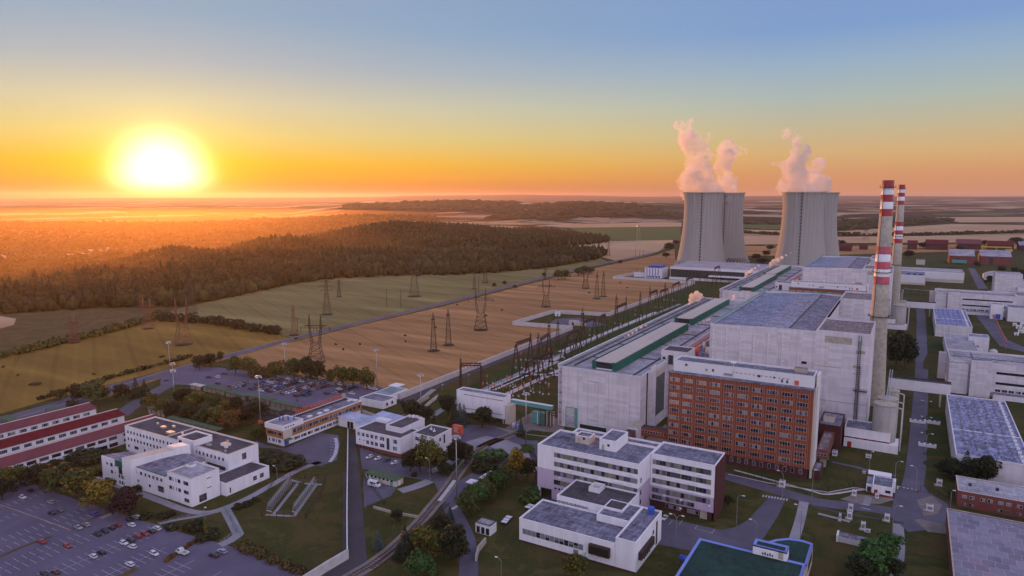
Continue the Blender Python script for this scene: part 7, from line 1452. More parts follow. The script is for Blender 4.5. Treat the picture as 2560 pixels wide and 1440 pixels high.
def car_parts(kind, col):
    m = 'car_'+col; out = []; W = .86
    b = MB()
    if kind in ('hatch', 'estate', 'saloon'):
        back = {'hatch': 1.85, 'estate': 2.2, 'saloon': 2.2}[kind]
        loft(b, [(-2.1, .70, .62, .36, .62), (-1.95, .80, .74, .24, .74), (-1.1, W, .80, .22, .88), (-.2, W, .80, .22, .92), (back-.5, W, .80, .22, .96), (back-.1, .84, .76, .26, .92), (back, .74, .66, .38, .8)], m); out.append(('body', b))
        r0, r1 = {'hatch': (1.35, 1.78), 'estate': (1.75, 2.08), 'saloon': (.95, 1.6)}[kind]
        b = MB(); loft(b, [(-.95, .70, .66, .86, .9), (-.3, .74, .60, .86, 1.34), (r0, .74, .58, .86, 1.36), (r1, .70, .62, .86, .98)], 'glass'); out.append(('windows', b))
        b = MB(); loft(b, [(-.35, .62, .58, 1.30, 1.36), (.2, .63, .58, 1.33, 1.42), (r0-.1, .62, .57, 1.31, 1.41), (r0+.05, .6, .55, 1.29, 1.35)], m); b.box(-.02, .06, -.75, .75, .9, 1.32, m); out.append(('roof', b))
    elif kind == 'van':
        loft(b, [(-2.9, .85, .72, .4, .9), (-2.7, .95, .86, .3, 1.15), (-2.1, 1., .9, .3, 1.35), (-1.4, 1., .82, .3, 2.3), (-1., 1., .84, .3, 2.5), (2.8, 1., .84, .3, 2.5), (2.95, .95, .8, .4, 2.35)], m); out.append(('body', b))
        b = MB(); b.poly([(-2.12, -.78, 1.4), (-1.5, -.78, 2.2), (-1.5, .78, 2.2), (-2.12, .78, 1.4)][::-1], 'glass')
        for s in (-1, 1): b.box(-1.25, -.45, s*1.0-.02, s*1.0+.02, 1.4, 2.1, 'glass'); b.box(-.2, 1.6, s*1.0-.02, s*1.0+.02, 1.4, 2.1, 'glass')
        out.append(('windows', b))
    else:
        loft(b, [(-2.5, .8, .7, .4, .8), (-2.3, .92, .85, .3, 1.1), (-1.7, .95, .88, .3, 1.25), (-1.2, .95, .75, .3, 2.), (.1, .95, .75, .3, 2.), (.15, .95, .88, .3, 1.1)], m); out.append(('body', b)); b = MB(); b.box(.2, 2.8, -.98, .98, .55, .7, 'steel')
        for q in ((.2, 2.8, -.98, -.92), (.2, 2.8, .92, .98), (2.74, 2.8, -.91, .91)): b.box(*q, .7, 1.1, 'white')
        out.append(('load_bed', b)); b = MB(); b.box(-1.2, -.1, -.93, .93, 1.3, 1.85, 'glass'); out.append(('windows', b))
    xs = (-1.35, 1.3) if kind not in ('van', 'pickup') else (-1.9, 1.8)
    for x in xs:
        for s in (-1, 1):
            b = MB(); b.tube((x, s*.66, .32), (x, s*.88, .32), .32 if kind != 'van' else .36, 'black', 12); b.tube((x, s*.881, .32), (x, s*.89, .32), .18, 'steel', 8); out.append(('wheel', b))
    x0 = {'van': -2.92, 'pickup': -2.5}.get(kind, -2.08); x1 = {'van': 2.97, 'pickup': 2.81, 'hatch': 1.84}.get(kind, 2.19)
    for s in (-1, 1):
        b = MB(); b.box(x0, x0+.12, s*.62-.14, s*.62+.14, .56, .7, 'lampglass'); out.append(('headlight', b)); b = MB(); b.box(x1-.1, x1+.01, s*.62-.12, s*.62+.12, .62, .8, 'taillamp'); out.append(('tail_light', b))
    return out
CARS = {}
def car(x, y, rz, kind, col, lab, group, s=.92, z=.1):
    key = (kind, col)
    if key not in CARS:
        L_ = []
        for nm, mb in car_parts(kind, col):
            me = bpy.data.meshes.new(nm); me.from_pydata(mb.v, [], mb.f)
            for m in mb.mats: me.materials.append(M[m])
            me.polygons.foreach_set('material_index', mb.mi); L_.append((nm, me))
        CARS[key] = L_
    t = thing({'van': 'white_van', 'pickup': 'pickup_truck'}.get(kind, 'parked_car'), lab, {'van': 'van', 'pickup': 'truck'}.get(kind, 'car'), (x, y, z), group, rz); t.scale = (s, s, s)
    for nm, me in CARS[key]: o = bpy.data.objects.new(nm, me); COL.objects.link(o); o.parent = t
    return t
NC = [(290, 370, 'white', 'hatch', 'white hatchback near the upper left, third from the far hedge of the near car park'), (395, 280, 'black', 'hatch', 'black car beyond the white hatchback at the upper left'), (290, 190, 'dark', 'saloon', 'dark car half under the trees at the top of the near car park'), (40, 283, 'dark', 'saloon', 'dark car at the left picture edge under the trees'), (685, 440, 'silver', 'estate', 'lone silver car in the upper lanes of the near car park'), (700, 590, 'black', 'saloon', 'black car paired with a grey estate'), (815, 550, 'grey', 'estate', 'grey estate paired with a black car'), (1150, 420, 'black', 'saloon', 'black car under the golden tree'), (1290, 605, 'blue', 'saloon', 'blue car by the grass strip'), (1065, 795, 'silver', 'saloon', 'silver car at the end of the yellow line'), (1170, 752, 'silver', 'estate', 'grey-silver car right behind the silver one at the yellow line'),
 (1325, 885, 'black', 'estate', 'black estate at the lower end of the four-car row'), (1435, 840, 'black', 'saloon', 'second car, black, of the four-car row'), (1530, 795, 'black', 'hatch', 'third car of the four-car row, black with pale roof'), (1610, 757, 'red', 'hatch', 'red car at the upper end of the four-car row'), (1780, 685, 'black', 'saloon', 'black car beside a silver one near the ramp'), (1870, 650, 'silver', 'estate', 'silver car nearest the ramp'), (1800, 757, 'white', 'estate', 'white car alone between the two rows'), (1690, 1010, 'white', 'hatch', 'white hatchback at the lower end of the six-car row'), (1790, 968, 'dark', 'estate', 'dark car, second of the six-car row'), (1885, 920, 'red', 'hatch', 'third car of the six-car row, the first red one'), (1985, 882, 'red', 'hatch', 'fourth car of the six-car row, the second red one'), (2075, 845, 'dark', 'saloon', 'dark blue-grey car, fifth of the six-car row'), (2150, 805, 'white', 'estate', 'white estate at the upper end of the six-car row'), (2350, 806, 'black', 'saloon', 'black saloon alone at the lawn edge'), (1815, 1062, 'white', 'hatch', 'white car with open look below the six-car row'), (555, 990, 'red', 'saloon', 'red car on the grass strip at left'), (905, 1050, 'red', 'hatch', 'red car standing alone in the lane'), (1270, 1195, 'white', 'hatch', 'white hatchback beside a black one, lower middle'), (1385, 1145, 'black', 'hatch', 'black hatchback with pale roof beside the white one, lower middle'), (2115, 1158, 'white', 'estate', 'white car by the end of the brown hedge strip'), (1775, 1305, 'white', 'estate', 'white car at the bottom by the grass wedge'), (745, 1415, 'maroon', 'saloon', 'dark maroon car at the bottom edge'), (590, 1440, 'black', 'hatch', 'black car cut by the bottom edge')]
for i, (zx, zy, col, kd, lab) in enumerate(NC):
    x, y = at(zx/5.54, 1180+zy/5.54); car(x+.1, y+.5, rnd.uniform(-.06, .06)+(0 if i % 3 else math.pi), kd, col, lab, 'cars in the near car park', .86)
for zx, zy, col, kd, lab in ((745, 1050, 'black', 'estate', 'black off-roader in the lowest car park'), (845, 1003, 'silver', 'estate', 'silver estate beside the black off-roader'), (355, 1015, 'white', 'pickup', 'white pickup truck with an open load bed by the brown hedge')):
    x, y = at(380+zx/4.923, 1180+zy/4.923); car(x, y+.4, .05, kd, col, lab, 'cars in the near car park' if kd != 'pickup' else None, .92)
for px, py, col, kd, rz, lab in ((924, 1145, 'white', 'estate', 1.45, 'leftmost white car before the guard building'), (945, 1149, 'white', 'hatch', 1.45, 'second white car before the guard building'), (967, 1153, 'dark', 'estate', 1.45, 'dark van-like car, third before the guard building'), (987, 1160, 'white', 'hatch', 1.3, 'rightmost white car before the guard building'), (1113, 1136, 'white', 'estate', 1.4, 'white car between the trees beside the east wing'), (1331, 1167, 'black', 'estate', 1.5, 'dark car left of the ribbon office'), (1338, 1178, 'white', 'hatch', 1.5, 'white car left of the ribbon office'), (1662, 1298, 'white', 'saloon', 1.55, 'white car parked before the ribbon office entrance'), (1782, 1400, 'black', 'saloon', .3, 'dark car by the blue slide tube'), (1895, 1362, 'white', 'estate', 1.5, 'white vehicle behind the blue-trimmed roof'), (414, 953, 'dark', 'saloon', .3, 'dark car turning in from the main road'), (2300, 1292, 'dark', 'hatch', 0., 'x')):
    if lab == 'x': continue
    x, y = at(px, py); car(x, y, rz, kd, col, lab, 'cars by the office buildings', .88)
x, y = at(936, 1216); car(x, y, math.pi+.05, 'van', 'white', 'white van parked before the green-roofed garage hut', None, .95)
# packed far car park
Z = lambda a, b_: (460+a/5.12, 900+b_/5.12)
rows = [((590, 345), (825, 303), 6), ((640, 358), (760, 338), 3), ((865, 385), (1215, 275), 8), ((930, 325), (1235, 250), 7), ((985, 405), (1515, 245), 13), ((1090, 412), (1500, 285), 10), ((1195, 435), (1790, 270), 15), ((1275, 448), (1800, 296), 13), ((1420, 468), (1940, 308), 12), ((1545, 462), (1600, 445), 2), ((1940, 435), (2190, 355), 6), ((1985, 382), (2125, 345), 3)]
pool = ['white', 'silver', 'dark', 'black', 'grey', 'silver', 'white', 'dark', 'maroon', 'black', 'red', 'blue', 'silver', 'grey']
for ri, (a, b_, n_) in enumerate(rows):
    for k in range(n_):
        u = k/max(1, n_-1); zx = a[0]+(b_[0]-a[0])*u; zy = a[1]+(b_[1]-a[1])*u; x, y = at(*Z(zx, zy)); col = rnd.choice(pool)
        car(x+rnd.uniform(-.3, .3), y+rnd.uniform(-.2, .2), rnd.choice((0, math.pi))+rnd.uniform(-.04, .04), rnd.choice(('hatch', 'estate', 'saloon')), col, f'{col} car, {ORD[k]} from the near end of the {ORD[ri]} row, packed car park', 'cars in the packed car park', .98, .12)
for (zx, zy, col, lab) in ((315, 232, 'black', 'black off-roader alone at the far left of the packed car park'), (430, 228, 'white', 'white car alone beside the black off-roader'), (515, 186, 'dark', 'dark car at the back corner of the packed car park'), (430, 310, 'dark', 'dark car near the first shelter'), (950, 248, 'dark', 'dark car alone behind the packed rows'), (1120, 200, 'white', 'white car at the back fence of the packed car park'), (1225, 250, 'maroon', 'maroon car behind the packed rows'), (1325, 250, 'white', 'white car near the lamp mast'), (1995, 322, 'white', 'white car at the back right of the packed rows'), (1820, 437, 'dark', 'dark car alone in the front lane'), (2145, 440, 'white', 'white car alone at the front right'), (2350, 365, 'white', 'left of two white cars at the far right end'), (2435, 382, 'white', 'right of two white cars at the far right end')):
    x, y = at(*Z(zx, zy)); car(x, y, rnd.uniform(-.1, .1), 'saloon' if zx % 2 else 'estate', col, lab, 'cars in the packed car park', 1., .12)
# a few people on the plaza
def person(px, py, col, lab):
    x, y = at(px, py); t = thing('person', lab, 'person', (x, y, .08)); b = MB(); b.lathe([(.10, .0), (.12, .1), (.13, .5), (.19, .85), (.17, 1.1), (.24, 1.42), (.09, 1.5), (.08, 1.53), (.12, 1.62), (.11, 1.75), (.03, 1.82)], col, 10)
    for s in (-1, 1): b.tube((s*.26, 0, 1.4), (s*.31, .05, .8), .06, col, 5, .045)
    o = b.obj('body', None, (0, 0, 0)); o.parent = t
for a in ((1083, 1056, 'steel_dark', 'left person walking in dark clothes near the tall mast'), (1086, 1056, 'steel_dark', 'right person walking in dark clothes near the tall mast'), (1188, 1076, 'blue_deep', 'person walking alone on the plaza'), (744, 1006, 'steel_dark', 'person walking along the packed car park front')): person(*a)
# ---------------------------------------------------------------- lamps and masts
def proto_mast():
    b = MB(); b.tube((0, 0, 0), (0, 0, 1), .022, 'steel', 8, .010); c = MB()
    return b
def mast(px, py, ty, lab, style='flood'):
    x, y = at(px, py); h = hgt(px, py, ty); t = thing('floodlight_mast', lab, 'floodlight mast', (x, y, 0), 'tall floodlight masts'); b = MB(); b.tube((x, y, 0), (x, y, h), .24, 'steel', 8, .14); b.obj('pole', t); b = MB()
    b.lathe([(.3, h-.1), (1.5, h+.1), (1.5, h+.5), (.3, h+.8)], 'steel', 10, x, y, smooth=False)
    for k in range(4): a = k*1.57+.4; b.box(x+math.cos(a)*1.3-.35, x+math.cos(a)*1.3+.35, y+math.sin(a)*1.3-.35, y+math.sin(a)*1.3+.35, h-.4, h+.1, 'white')
    b.obj('lamp_head', t)
for a in ((652, 1070, 942, 'floodlight mast with an orange box at its foot, left of the gatehouse'), (943, 970, 875, 'floodlight mast at the stubble field edge'), (1053, 1045, 938, 'floodlight mast behind the guard building'), (1142, 1245, 1093, 'nearest floodlight mast, beside the level crossing'), (1315, 1112, 985, 'floodlight mast by the plaza before the turbine hall'), (436, 990, 910, 'middle one of three masts at the road junction'), (426, 935, 857, 'highest of three masts at the road junction'), (437, 1003, 928, 'lowest of three masts at the road junction'), (714, 945, 860, 'thin mast behind the packed car park')): mast(*a)
x, y = at(656, 1068); t = thing('orange_box_sign', 'orange box on the mast left of the gatehouse', 'sign', (x, y, 0)); boxpart(t, 'box', x-1.2, x+1.4, y-1.6, y-.5, .4, 3.9, 'orange')
def lamp(px, py, ty, lab, dirn=(-1, 0), double=False):
    x, y = at(px, py); h = hgt(px, py, ty); t = thing('street_lamp', lab, 'street lamp', (x, y, 0), 'street lamps'); b = MB(); b.tube((x, y, 0), (x, y, h*.9), .11, 'steel', 6, .07); b.obj('pole', t)
    for s in ((1, -1) if double else (1,)):
        ex, ey = x+dirn[0]*2.*s, y+dirn[1]*2.*s; b = MB(); b.tube((x, y, h*.9), (x+(ex-x)*.4, y+(ey-y)*.4, h), .06, 'steel', 5); b.tube((x+(ex-x)*.4, y+(ey-y)*.4, h), (ex, ey, h), .05, 'steel', 5); b.obj('arm', t)
        b = MB(); b.box(ex-.45, ex+.45, ey-.2, ey+.2, h-.12, h+.08, 'white'); b.obj('lamp_head', t)
for a in ((1075, 1205, 1148, 'curved street lamp above the lawn by the guard yard', (-1, .2)), (1689, 1372, 1287, 'double-headed street lamp before the canteen forecourt', (1, .1), True), (1888, 1375, 1302, 'street lamp behind the blue-trimmed building', (-1, .1)), (1841, 1312, 1237, 'street lamp on the lawn beside the ribbon office', (1, .1)), (1955, 1253, 1180, 'street lamp at the zebra crossing', (-1, .3)), (2029, 1256, 1176, 'tall white lamp at the lane mouth', (.3, .5)), (1253, 1445, 1398, 'street lamp at the bottom edge near the canteen', (-1, .2)), (2000, 1350, 1265, 'street lamp on the footpath to the blue-trimmed building', (-1, .2)), (2230, 1345, 1262, 'street lamp at the road corner by the lane', (1, 0)), (2289, 1228, 1167, 'street lamp before the road barrier', (-1, .1)), (2236, 1215, 1152, 'street lamp behind the gate lodge', (1, .1)), (2172, 1185, 1130, 'lamp on the lawn before the annex', (.5, .5)), (2375, 1278, 1225, 'lamp post at the corner of the patched roof hall', (.4, 0)), (2455, 1200, 1150, 'lamp behind the red brick office', (.4, 0)), (2202, 1445, 1420, 'street lamp low at the bottom right', (1, .1)), (2313, 1145, 1083, 'nearest double lamp on the roadside islands', (1, 0), True), (2313, 1082, 1042, 'second double lamp on the roadside islands', (1, 0), True), (2313, 1045, 1002, 'third double lamp on the roadside islands', (1, 0), True), (368-0, 1165, 1140, 'x'), (693, 1200, 1167, 'lamp by the path right of the low white wing', (-1, .1)), (512, 1310, 1270, 'thin lamp before the white block', (0, .3)), (140, 1160, 1128, 'lamp before the nearest shed', (.8, .2)), (1171, 965, 937, 'lamp by the patrol path, first', (0, .3)), (1285, 920, 892, 'lamp by the patrol path, second', (0, .3)), (1429, 860, 834, 'lamp by the patrol path, third', (0, .3)), (1105, 975, 962, 'lamp near the ramp top', (0, .3))):
    if a[3] == 'x': continue
    lamp(*a)
# ---------------------------------------------------------------- lattice pylons
def lattice(b, x, y, z0, z1, w0, w1, n_, m, r_=.16, wy0=None, wy1=None):
    wy0 = w0 if wy0 is None else wy0; wy1 = w1 if wy1 is None else wy1; prev = None
    for i in range(n_+1):
        u = i/n_; z = z0+(z1-z0)*u; a = w0+(w1-w0)*u; c = wy0+(wy1-wy0)*u; cur = [(x-a, y-c, z), (x+a, y-c, z), (x+a, y+c, z), (x-a, y+c, z)]
        if prev:
            for k in range(4):
                b.tube(prev[k], cur[k], r_, m, 4); b.tube(prev[k], cur[(k+1) % 4], r_*.6, m, 3); b.tube(prev[(k+1) % 4], cur[k], r_*.6, m, 3)
        for k in range(4): b.tube(cur[k], cur[(k+1) % 4], r_*.6, m, 3)
        prev = cur
def pylon(px, py, ty, kind, lab, m='rust', rz=.5, k=1.):
    x, y = at(px, py); h = hgt(px, py, ty); t = thing({'y': 'portal_pylon', 'a': 'lattice_pylon', 's': 'slim_lattice_mast', 'p': 'utility_pole'}[kind], lab, 'pylon' if kind != 'p' else 'pole', (x, y, 0), {'y': 'portal pylons in the fields', 'a': 'lattice pylons in the fields', 's': 'slim lattice masts', 'p': 'utility poles'}[kind], rz)
    b = MB()
    if kind == 'y':
        w = h*.155; lattice(b, 0, 0, 0, h*.42, w, w*.5, 4, m, .2*k, w*.7, w*.35)
        for s in (-1, 1):
            p0 = None
            for i in range(6):
                u = i/5; q = [(s*(w*.5+(w*.75-w*.5)*u)+dx*(1-u*.4), dy*(1-u*.4), h*(.42+.30*u)) for dx, dy in ((-.8, -.8), (.8, -.8), (.8, .8), (-.8, .8))]
                if p0:
                    for a in range(4): b.tube(p0[a], q[a], .17*k, m, 4); b.tube(p0[a], q[(a+1) % 4], .1*k, m, 3)
                p0 = q
            lattice(b, s*w*.75, 0, h*.72, h, .7, .08, 5, m, .14*k)
        o = b.obj('tower', None, (0, 0, 0)); o.parent = t; b = MB()
        for yy in (-.8, .8):
            for z, e in ((h*.72, 2.1), (h*.77, 1.4)): b.tube((-w*e, yy*(1 if e < 2 else .2), z), (w*e, yy*(1 if e < 2 else .2), z), .15*k, m, 4)
            for q in range(12): u = -1.4+q*2.8/12; b.tube((w*u, yy, h*.72), (w*(u+.23), yy, h*.77), .1*k, m, 3)
            for s in (-1, 1): b.tube((s*w*1.4, yy, h*.77), (s*w*2.1, 0, h*.72), .12*k, m, 3)
        for u in (-1.9, -.2, .2, 1.9): b.tube((w*u, 0, h*.72), (w*u*.97, 0, h*.66), .16*k, 'glass', 4)
        o = b.obj('cross_arm', None, (0, 0, 0)); o.parent = t
    elif kind == 'a':
        w = h*.10; lattice(b, 0, 0, 0, h*.6, w, w*.38, 6, m, .17*k); lattice(b, 0, 0, h*.6, h*.94, w*.38, w*.26, 5, m, .13*k); b.tube((0, 0, h*.94), (0, 0, h), .2*k, m, 4); o = b.obj('tower', None, (0, 0, 0)); o.parent = t
        for z, e in ((.66, .17), (.78, .22), (.9, .13)):
            b = MB(); 
            for yy in (-.6, .6): b.tube((-h*e, 0, h*z), (h*e, 0, h*z), .13*k, m, 3); b.tube((-h*e, 0, h*z), (0, yy, h*(z+.03)), .1*k, m, 3); b.tube((h*e, 0, h*z), (0, yy, h*(z+.03)), .1*k, m, 3)
            for s in (-1, 1): b.tube((s*h*e*.95, 0, h*z), (s*h*e*.95, 0, h*(z-.035)), .14*k, 'glass', 4)
            o = b.obj('cross_arm', None, (0, 0, 0)); o.parent = t
    elif kind == 's':
        w = h*.075; lattice(b, 0, 0, 0, h*.85, w, w*.3, 8, m, .15*k); lattice(b, 0, 0, h*.85, h, w*.3, .05, 2, m, .12*k); b.box(-w*.6, w*.6, -w*.6, w*.6, h*.8, h*.83, m); o = b.obj('tower', None, (0, 0, 0)); o.parent = t
    else:
        b.tube((0, 0, 0), (0, 0, h), .3*k, m, 6, .18*k); b.tube((-1.6, 0, h*.93), (1.6, 0, h*.93), .1*k, m, 4); o = b.obj('pole', None, (0, 0, 0)); o.parent = t
    if kind in 'yas' and py > 700 and 'switchyard' not in lab:
        b = MB(); b.lathe([(h*.17, .06), (h*.12, .5), (.1, .8)], 'leaf_dark', 11, smooth=False); o = b.obj('scrub_base', None, (0, 0, 0)); o.parent = t
PY_ = [(791, 907, 786, 'y', 'nearest Y-shaped portal pylon at the stubble field corner'), (1202, 825, 721, 'y', 'Y-shaped portal pylon in the middle of the stubble field'), (1365, 767, 698, 'y', 'Y-shaped portal pylon left of the wall compound'), (1464, 721, 666, 'y', 'small Y-shaped pylon near the field road trees'), (458, 862, 745, 'y', 'big sunlit portal pylon on the golden grass', 'lat_orange'), (370, 822, 745, 'y', 'hazy portal pylon behind the big sunlit one', 'lat_orange'), (187, 857, 790, 'y', 'faint portal pylon at the left in the glare', 'lat_orange'),
 (1084, 877, 780, 's', 'left of the near pair of slim lattice masts'), (1121, 863, 770, 's', 'right of the near pair of slim lattice masts'), (1492, 747, 677, 's', 'left of the far pair of slim lattice masts'), (1508, 741, 675, 's', 'right of the far pair of slim lattice masts'), (735, 838, 760, 's', 'orange-lit slim lattice mast at the road junction', 'lat_orange'), (1186, 722, 672, 's', 'small lattice mast beside the road, left'), (818, 786, 695, 'a', 'tall lattice pylon on the green meadow, left'), (1036, 741, 632, 'a', 'tallest lattice pylon on the green meadow'), (480, 784, 690, 'a', 'tall hazy lattice pylon before the forest'), (848, 742, 697, 'a', 'small lattice pylon before the forest edge'), (1213, 707, 650, 'a', 'lattice pylon before the forest, right'), (1595, 640, 548, 's', 'distant thin mast beyond the field road', 'steel', .5, .6), (1521, 640, 600, 'a', 'distant pylon at the forest corner'), (1363, 700, 668, 'a', 'distant pylon above the bushy pair'), (1345, 905, 830, 's', 'slim dark mast in the switchyard, first from the front'), (1372, 882, 800, 's', 'slim dark mast in the switchyard, second from the front'), (1394, 868, 795, 's', 'slim dark mast in the switchyard, third from the front'), (1455, 850, 770, 's', 'slim dark mast in the switchyard, fourth from the front'), (1540, 802, 735, 's', 'slim dark mast in the switchyard, fifth from the front'), (1600, 772, 728, 's', 'slim dark mast in the switchyard, sixth from the front'), (1662, 745, 705, 's', 'slim dark mast in the switchyard, last and farthest'),
 (967, 768, 722, 'p', 'left of two utility poles on the meadow'), (1002, 768, 724, 'p', 'right of two utility poles on the meadow'), (1197, 730, 690, 'p', 'utility pole beside the small lattice mast'), (744, 830, 795, 'p', 'short pole beside the orange-lit mast'), (1589, 641, 625, 'p', 'left of three distant poles'), (1599, 641, 625, 'p', 'middle of three distant poles'), (1609, 641, 625, 'p', 'right of three distant poles'), (1990, 600, 562, 'a', 'distant pylon seen between far fields and towers'), (2163, 600, 545, 'a', 'distant pylon left of the near chimney')]
for a in PY_: pylon(*a[:5], *(a[5:]))
# conductors strung between the portal pylons
b = MB()
def wire(p, q, sag, lab=None):
    pts = [(p[0]+(q[0]-p[0])*u, p[1]+(q[1]-p[1])*u, p[2]+(q[2]-p[2])*u-4*sag*u*(1-u)) for u in np.linspace(0, 1, 12)]
    b = MB()
    for i in range(11): b.tube(pts[i], pts[i+1], .05, 'steel_dark', 3)
    return b
for sq in ([(480, 784, 690), (818, 786, 695), (1036, 741, 632), (1213, 707, 650)],):
    for i in range(3):
        P = at(*sq[i][:2]); Q = at(*sq[i+1][:2]); h0 = hgt(*sq[i])*.8; h1 = hgt(*sq[i+1])*.8
        for k, o in enumerate((-7, 7)): single(wire((P[0]+o, P[1]+o*.5, h0), (Q[0]+o, Q[1]+o*.5, h1), 6), 'power_line', f'{["near", "far"][k]} wire of the {ORD[i]} span from the left between the tall meadow pylons', 'power line', 'power lines')
seq = [(791, 907, 786), (1202, 825, 721), (1365, 767, 698), (1464, 721, 666)]
for i in range(3):
    (a0, a1, a2), (c0, c1, c2) = seq[i], seq[i+1]; P = at(a0, a1); Q = at(c0, c1); h0 = hgt(a0, a1, a2)*.66; h1 = hgt(c0, c1, c2)*.66
    for k, o in enumerate((-8, 0, 8)): single(wire((P[0]+o, P[1]+o*.5, h0), (Q[0]+o, Q[1]+o*.5, h1), 6), 'power_line', f'{["left", "middle", "right"][k]} wire of the {ORD[i]} span between the portal pylons from the near corner', 'power line', 'power lines')
# ---------------------------------------------------------------- switchyard gantries
def gantry(pa, pb, top, lab, spire=None, beam='rust', w=2.):
    A = Vector(at(*pa)); B = Vector(at(*pb)); h = hgt(*pa, top); d = (B-A).normalized(); n_ = Vector((-d.y, d.x)); t = thing('switchyard_gantry', lab, 'gantry', (*A, 0), 'switchyard gantries')
    for c in (A, B):
        b = MB()
        for s in (-1, 1):
            p = c+n_*w*s*1.6; q = c+n_*.35*s; 
            for e in (-.45, .45):
                b.tube((*(p+d*e), 0), (*(q+d*e), h), .24, 'rust', 4)
            for k in range(9): u0 = k/9; u1 = (k+1)/9; P0 = p+(q-p)*u0; P1 = p+(q-p)*u1; b.tube((*(P0+d*.45), h*u0), (*(P1-d*.45), h*u1), .13, 'rust', 3); b.tube((*(P0-d*.45), h*u0), (*(P1+d*.45), h*u1), .13, 'rust', 3)
        b.obj('leg', t)
    b = MB(); L_ = (B-A).length; k = max(4, int(L_/2.2))
    for s in (-.55, .55):
        for z in (h, h+1.5): b.tube((*(A+n_*s), z), (*(B+n_*s), z), .22, beam, 4)
        for i in range(k): P0 = A+d*(L_*i/k)+n_*s; P1 = A+d*(L_*(i+1)/k)+n_*s; b.tube((*P0, h), (*P1, h+1.5), .14, beam, 3); b.tube((*P1, h), (*P1, h+1.5), .14, beam, 3)
    for i in range(1, 6): c = A+d*(L_*i/6); b.tube((*c, h), (*(c+n_*.3), h-1.6), .13, 'brick_red', 5)
    b.obj('beam', t)
    if spire:
        b = MB(); hs = hgt(*pa, spire) if spire > 0 else hgt(*pb, -spire); c = A if spire > 0 else B; lattice(b, c.x, c.y, h, h+(hs-h)*.55, .5, .25, 4, 'rust', .09); b.tube((*c, h+(hs-h)*.5), (*c, hs), .1, 'rust', 4, .04); b.obj('lightning_rod', t)
G_ = [((1152, 968), (1203, 968), 914, 'nearest gantry, beside the white box on stilts', 882), ((1290, 945), (1326, 930), 862, 'second gantry along the wall, tall with a spire on its far leg', -822), ((1340, 953), (1377, 942), 895, 'gantry with an orange-brown beam in front, left of the turbine hall', -850), ((1408, 908), (1438, 893), 864, 'low three-legged gantry against the turbine hall edge', None), ((1458, 870), (1486, 857), 808, 'gantry before the pump house compound', 760), ((1540, 830), (1564, 818), 770, 'gantry beyond the pump house, spire on its far leg', -728), ((1594, 824), (1602, 815), 788, 'narrow gantry close to the hall roof edge', None), ((1623, 800), (1641, 790), 735, 'tall gantry with wide legs in the far half', 702), ((1680, 768), (1697, 758), 715, 'gantry near the far wall corner', None), ((1748, 734), (1764, 727), 692, 'gantry before the glazed pump hall', 688), ((1785, 718), (1797, 712), 672, 'farthest gantry, by the far turbine hall', 668), ((1318, 968), (1352, 955), 905, 'nearest gantry on the lawn left of the turbine hall', None), ((1420, 892), (1446, 880), 838, 'gantry behind the low three-legged one', None), ((1650, 782), (1668, 774), 730, 'gantry halfway along the far wall stretch', None), ((1715, 750), (1730, 743), 700, 'gantry right of the far wall corner', 690), ((1352, 905), (1372, 890), 850, 'slim gantry in the middle of the switchyard', 840), ((1500, 850), (1512, 842), 795, 'slim gantry near the middle wall stretch', None)]
for a in G_: gantry(*a[:4], spire=a[4])
# breakers, insulators and transformers between the halls
rk = random.Random(4); names = {0: 'nearest', 1: 'second', 2: 'third', 3: 'fourth', 4: 'fifth', 5: 'farthest'}
for i, (px, py, n_) in enumerate(((1250, 965, 7), (1300, 968, 7), (1345, 985, 6), (1320, 925, 7), (1450, 865, 5), (1560, 812, 5), (1680, 752, 5), (1270, 990, 6), (1375, 925, 6), (1400, 895, 5), (1500, 842, 5), (1610, 790, 5), (1240, 985, 6), (1360, 960, 5), (1650, 770, 5), (1330, 905, 6))):
    x, y = at(px, py); t = thing('circuit_breaker_row', f'{ORD[i]} row of brown insulator posts in the switchyard counted from the front', 'switchgear', (x, y, 0), 'switchyard equipment')
    for k in range(n_):
        b = MB(); xx = x+(k-3)*3.1; yy = y+(k % 2)*2+rk.uniform(-.5, .5); b.box(xx-.5, xx+.5, yy-.4, yy+.4, 0, .8, 'concrete_light'); b.tube((xx, yy, .8), (xx, yy, 2.2), .12, 'steel', 5); b.tube((xx, yy, 2.2), (xx, yy, 4.6), .26, 'lat_orange', 8, .18)
        if k % 5 == 0: b.box(xx-.35, xx+.35, yy-.3, yy+.3, 4.6, 6., 'orange')
        b.obj('post', t)
# steam-side pipework on far turbine roofs etc. is part of the galleries
# ---------------------------------------------------------------- steam
def steammat(name, dens, col=(.96, .93, .93), ns=.05, lo=.42, hi=.6, ani=.0):
    m = bpy.data.materials.new(name); m.use_nodes = True; t = m.node_tree; t.nodes.clear(); pv = t.nodes.new('ShaderNodeVolumePrincipled'); o = t.nodes.new('ShaderNodeOutputMaterial'); t.links.new(pv.outputs[0], o.inputs['Volume'])
    g = t.nodes.new('ShaderNodeNewGeometry'); nz = t.nodes.new('ShaderNodeTexNoise'); nz.inputs['Scale'].default_value = ns; nz.inputs['Detail'].default_value = 6.; nz.inputs['Roughness'].default_value = .7; nz.inputs['Distortion'].default_value = .9
    t.links.new(g.outputs['Position'], nz.inputs['Vector']); mr = t.nodes.new('ShaderNodeMapRange'); mr.inputs[1].default_value = lo; mr.inputs[2].default_value = hi; mr.inputs[3].default_value = 0; mr.inputs[4].default_value = dens; t.links.new(nz.outputs['Fac'], mr.inputs[0]); t.links.new(mr.outputs[0], pv.inputs['Density'])
    pv.inputs['Color'].default_value = (*col, 1); pv.inputs['Anisotropy'].default_value = ani; pv.inputs['Emission Strength'].default_value = 0.; M[name] = m; return m
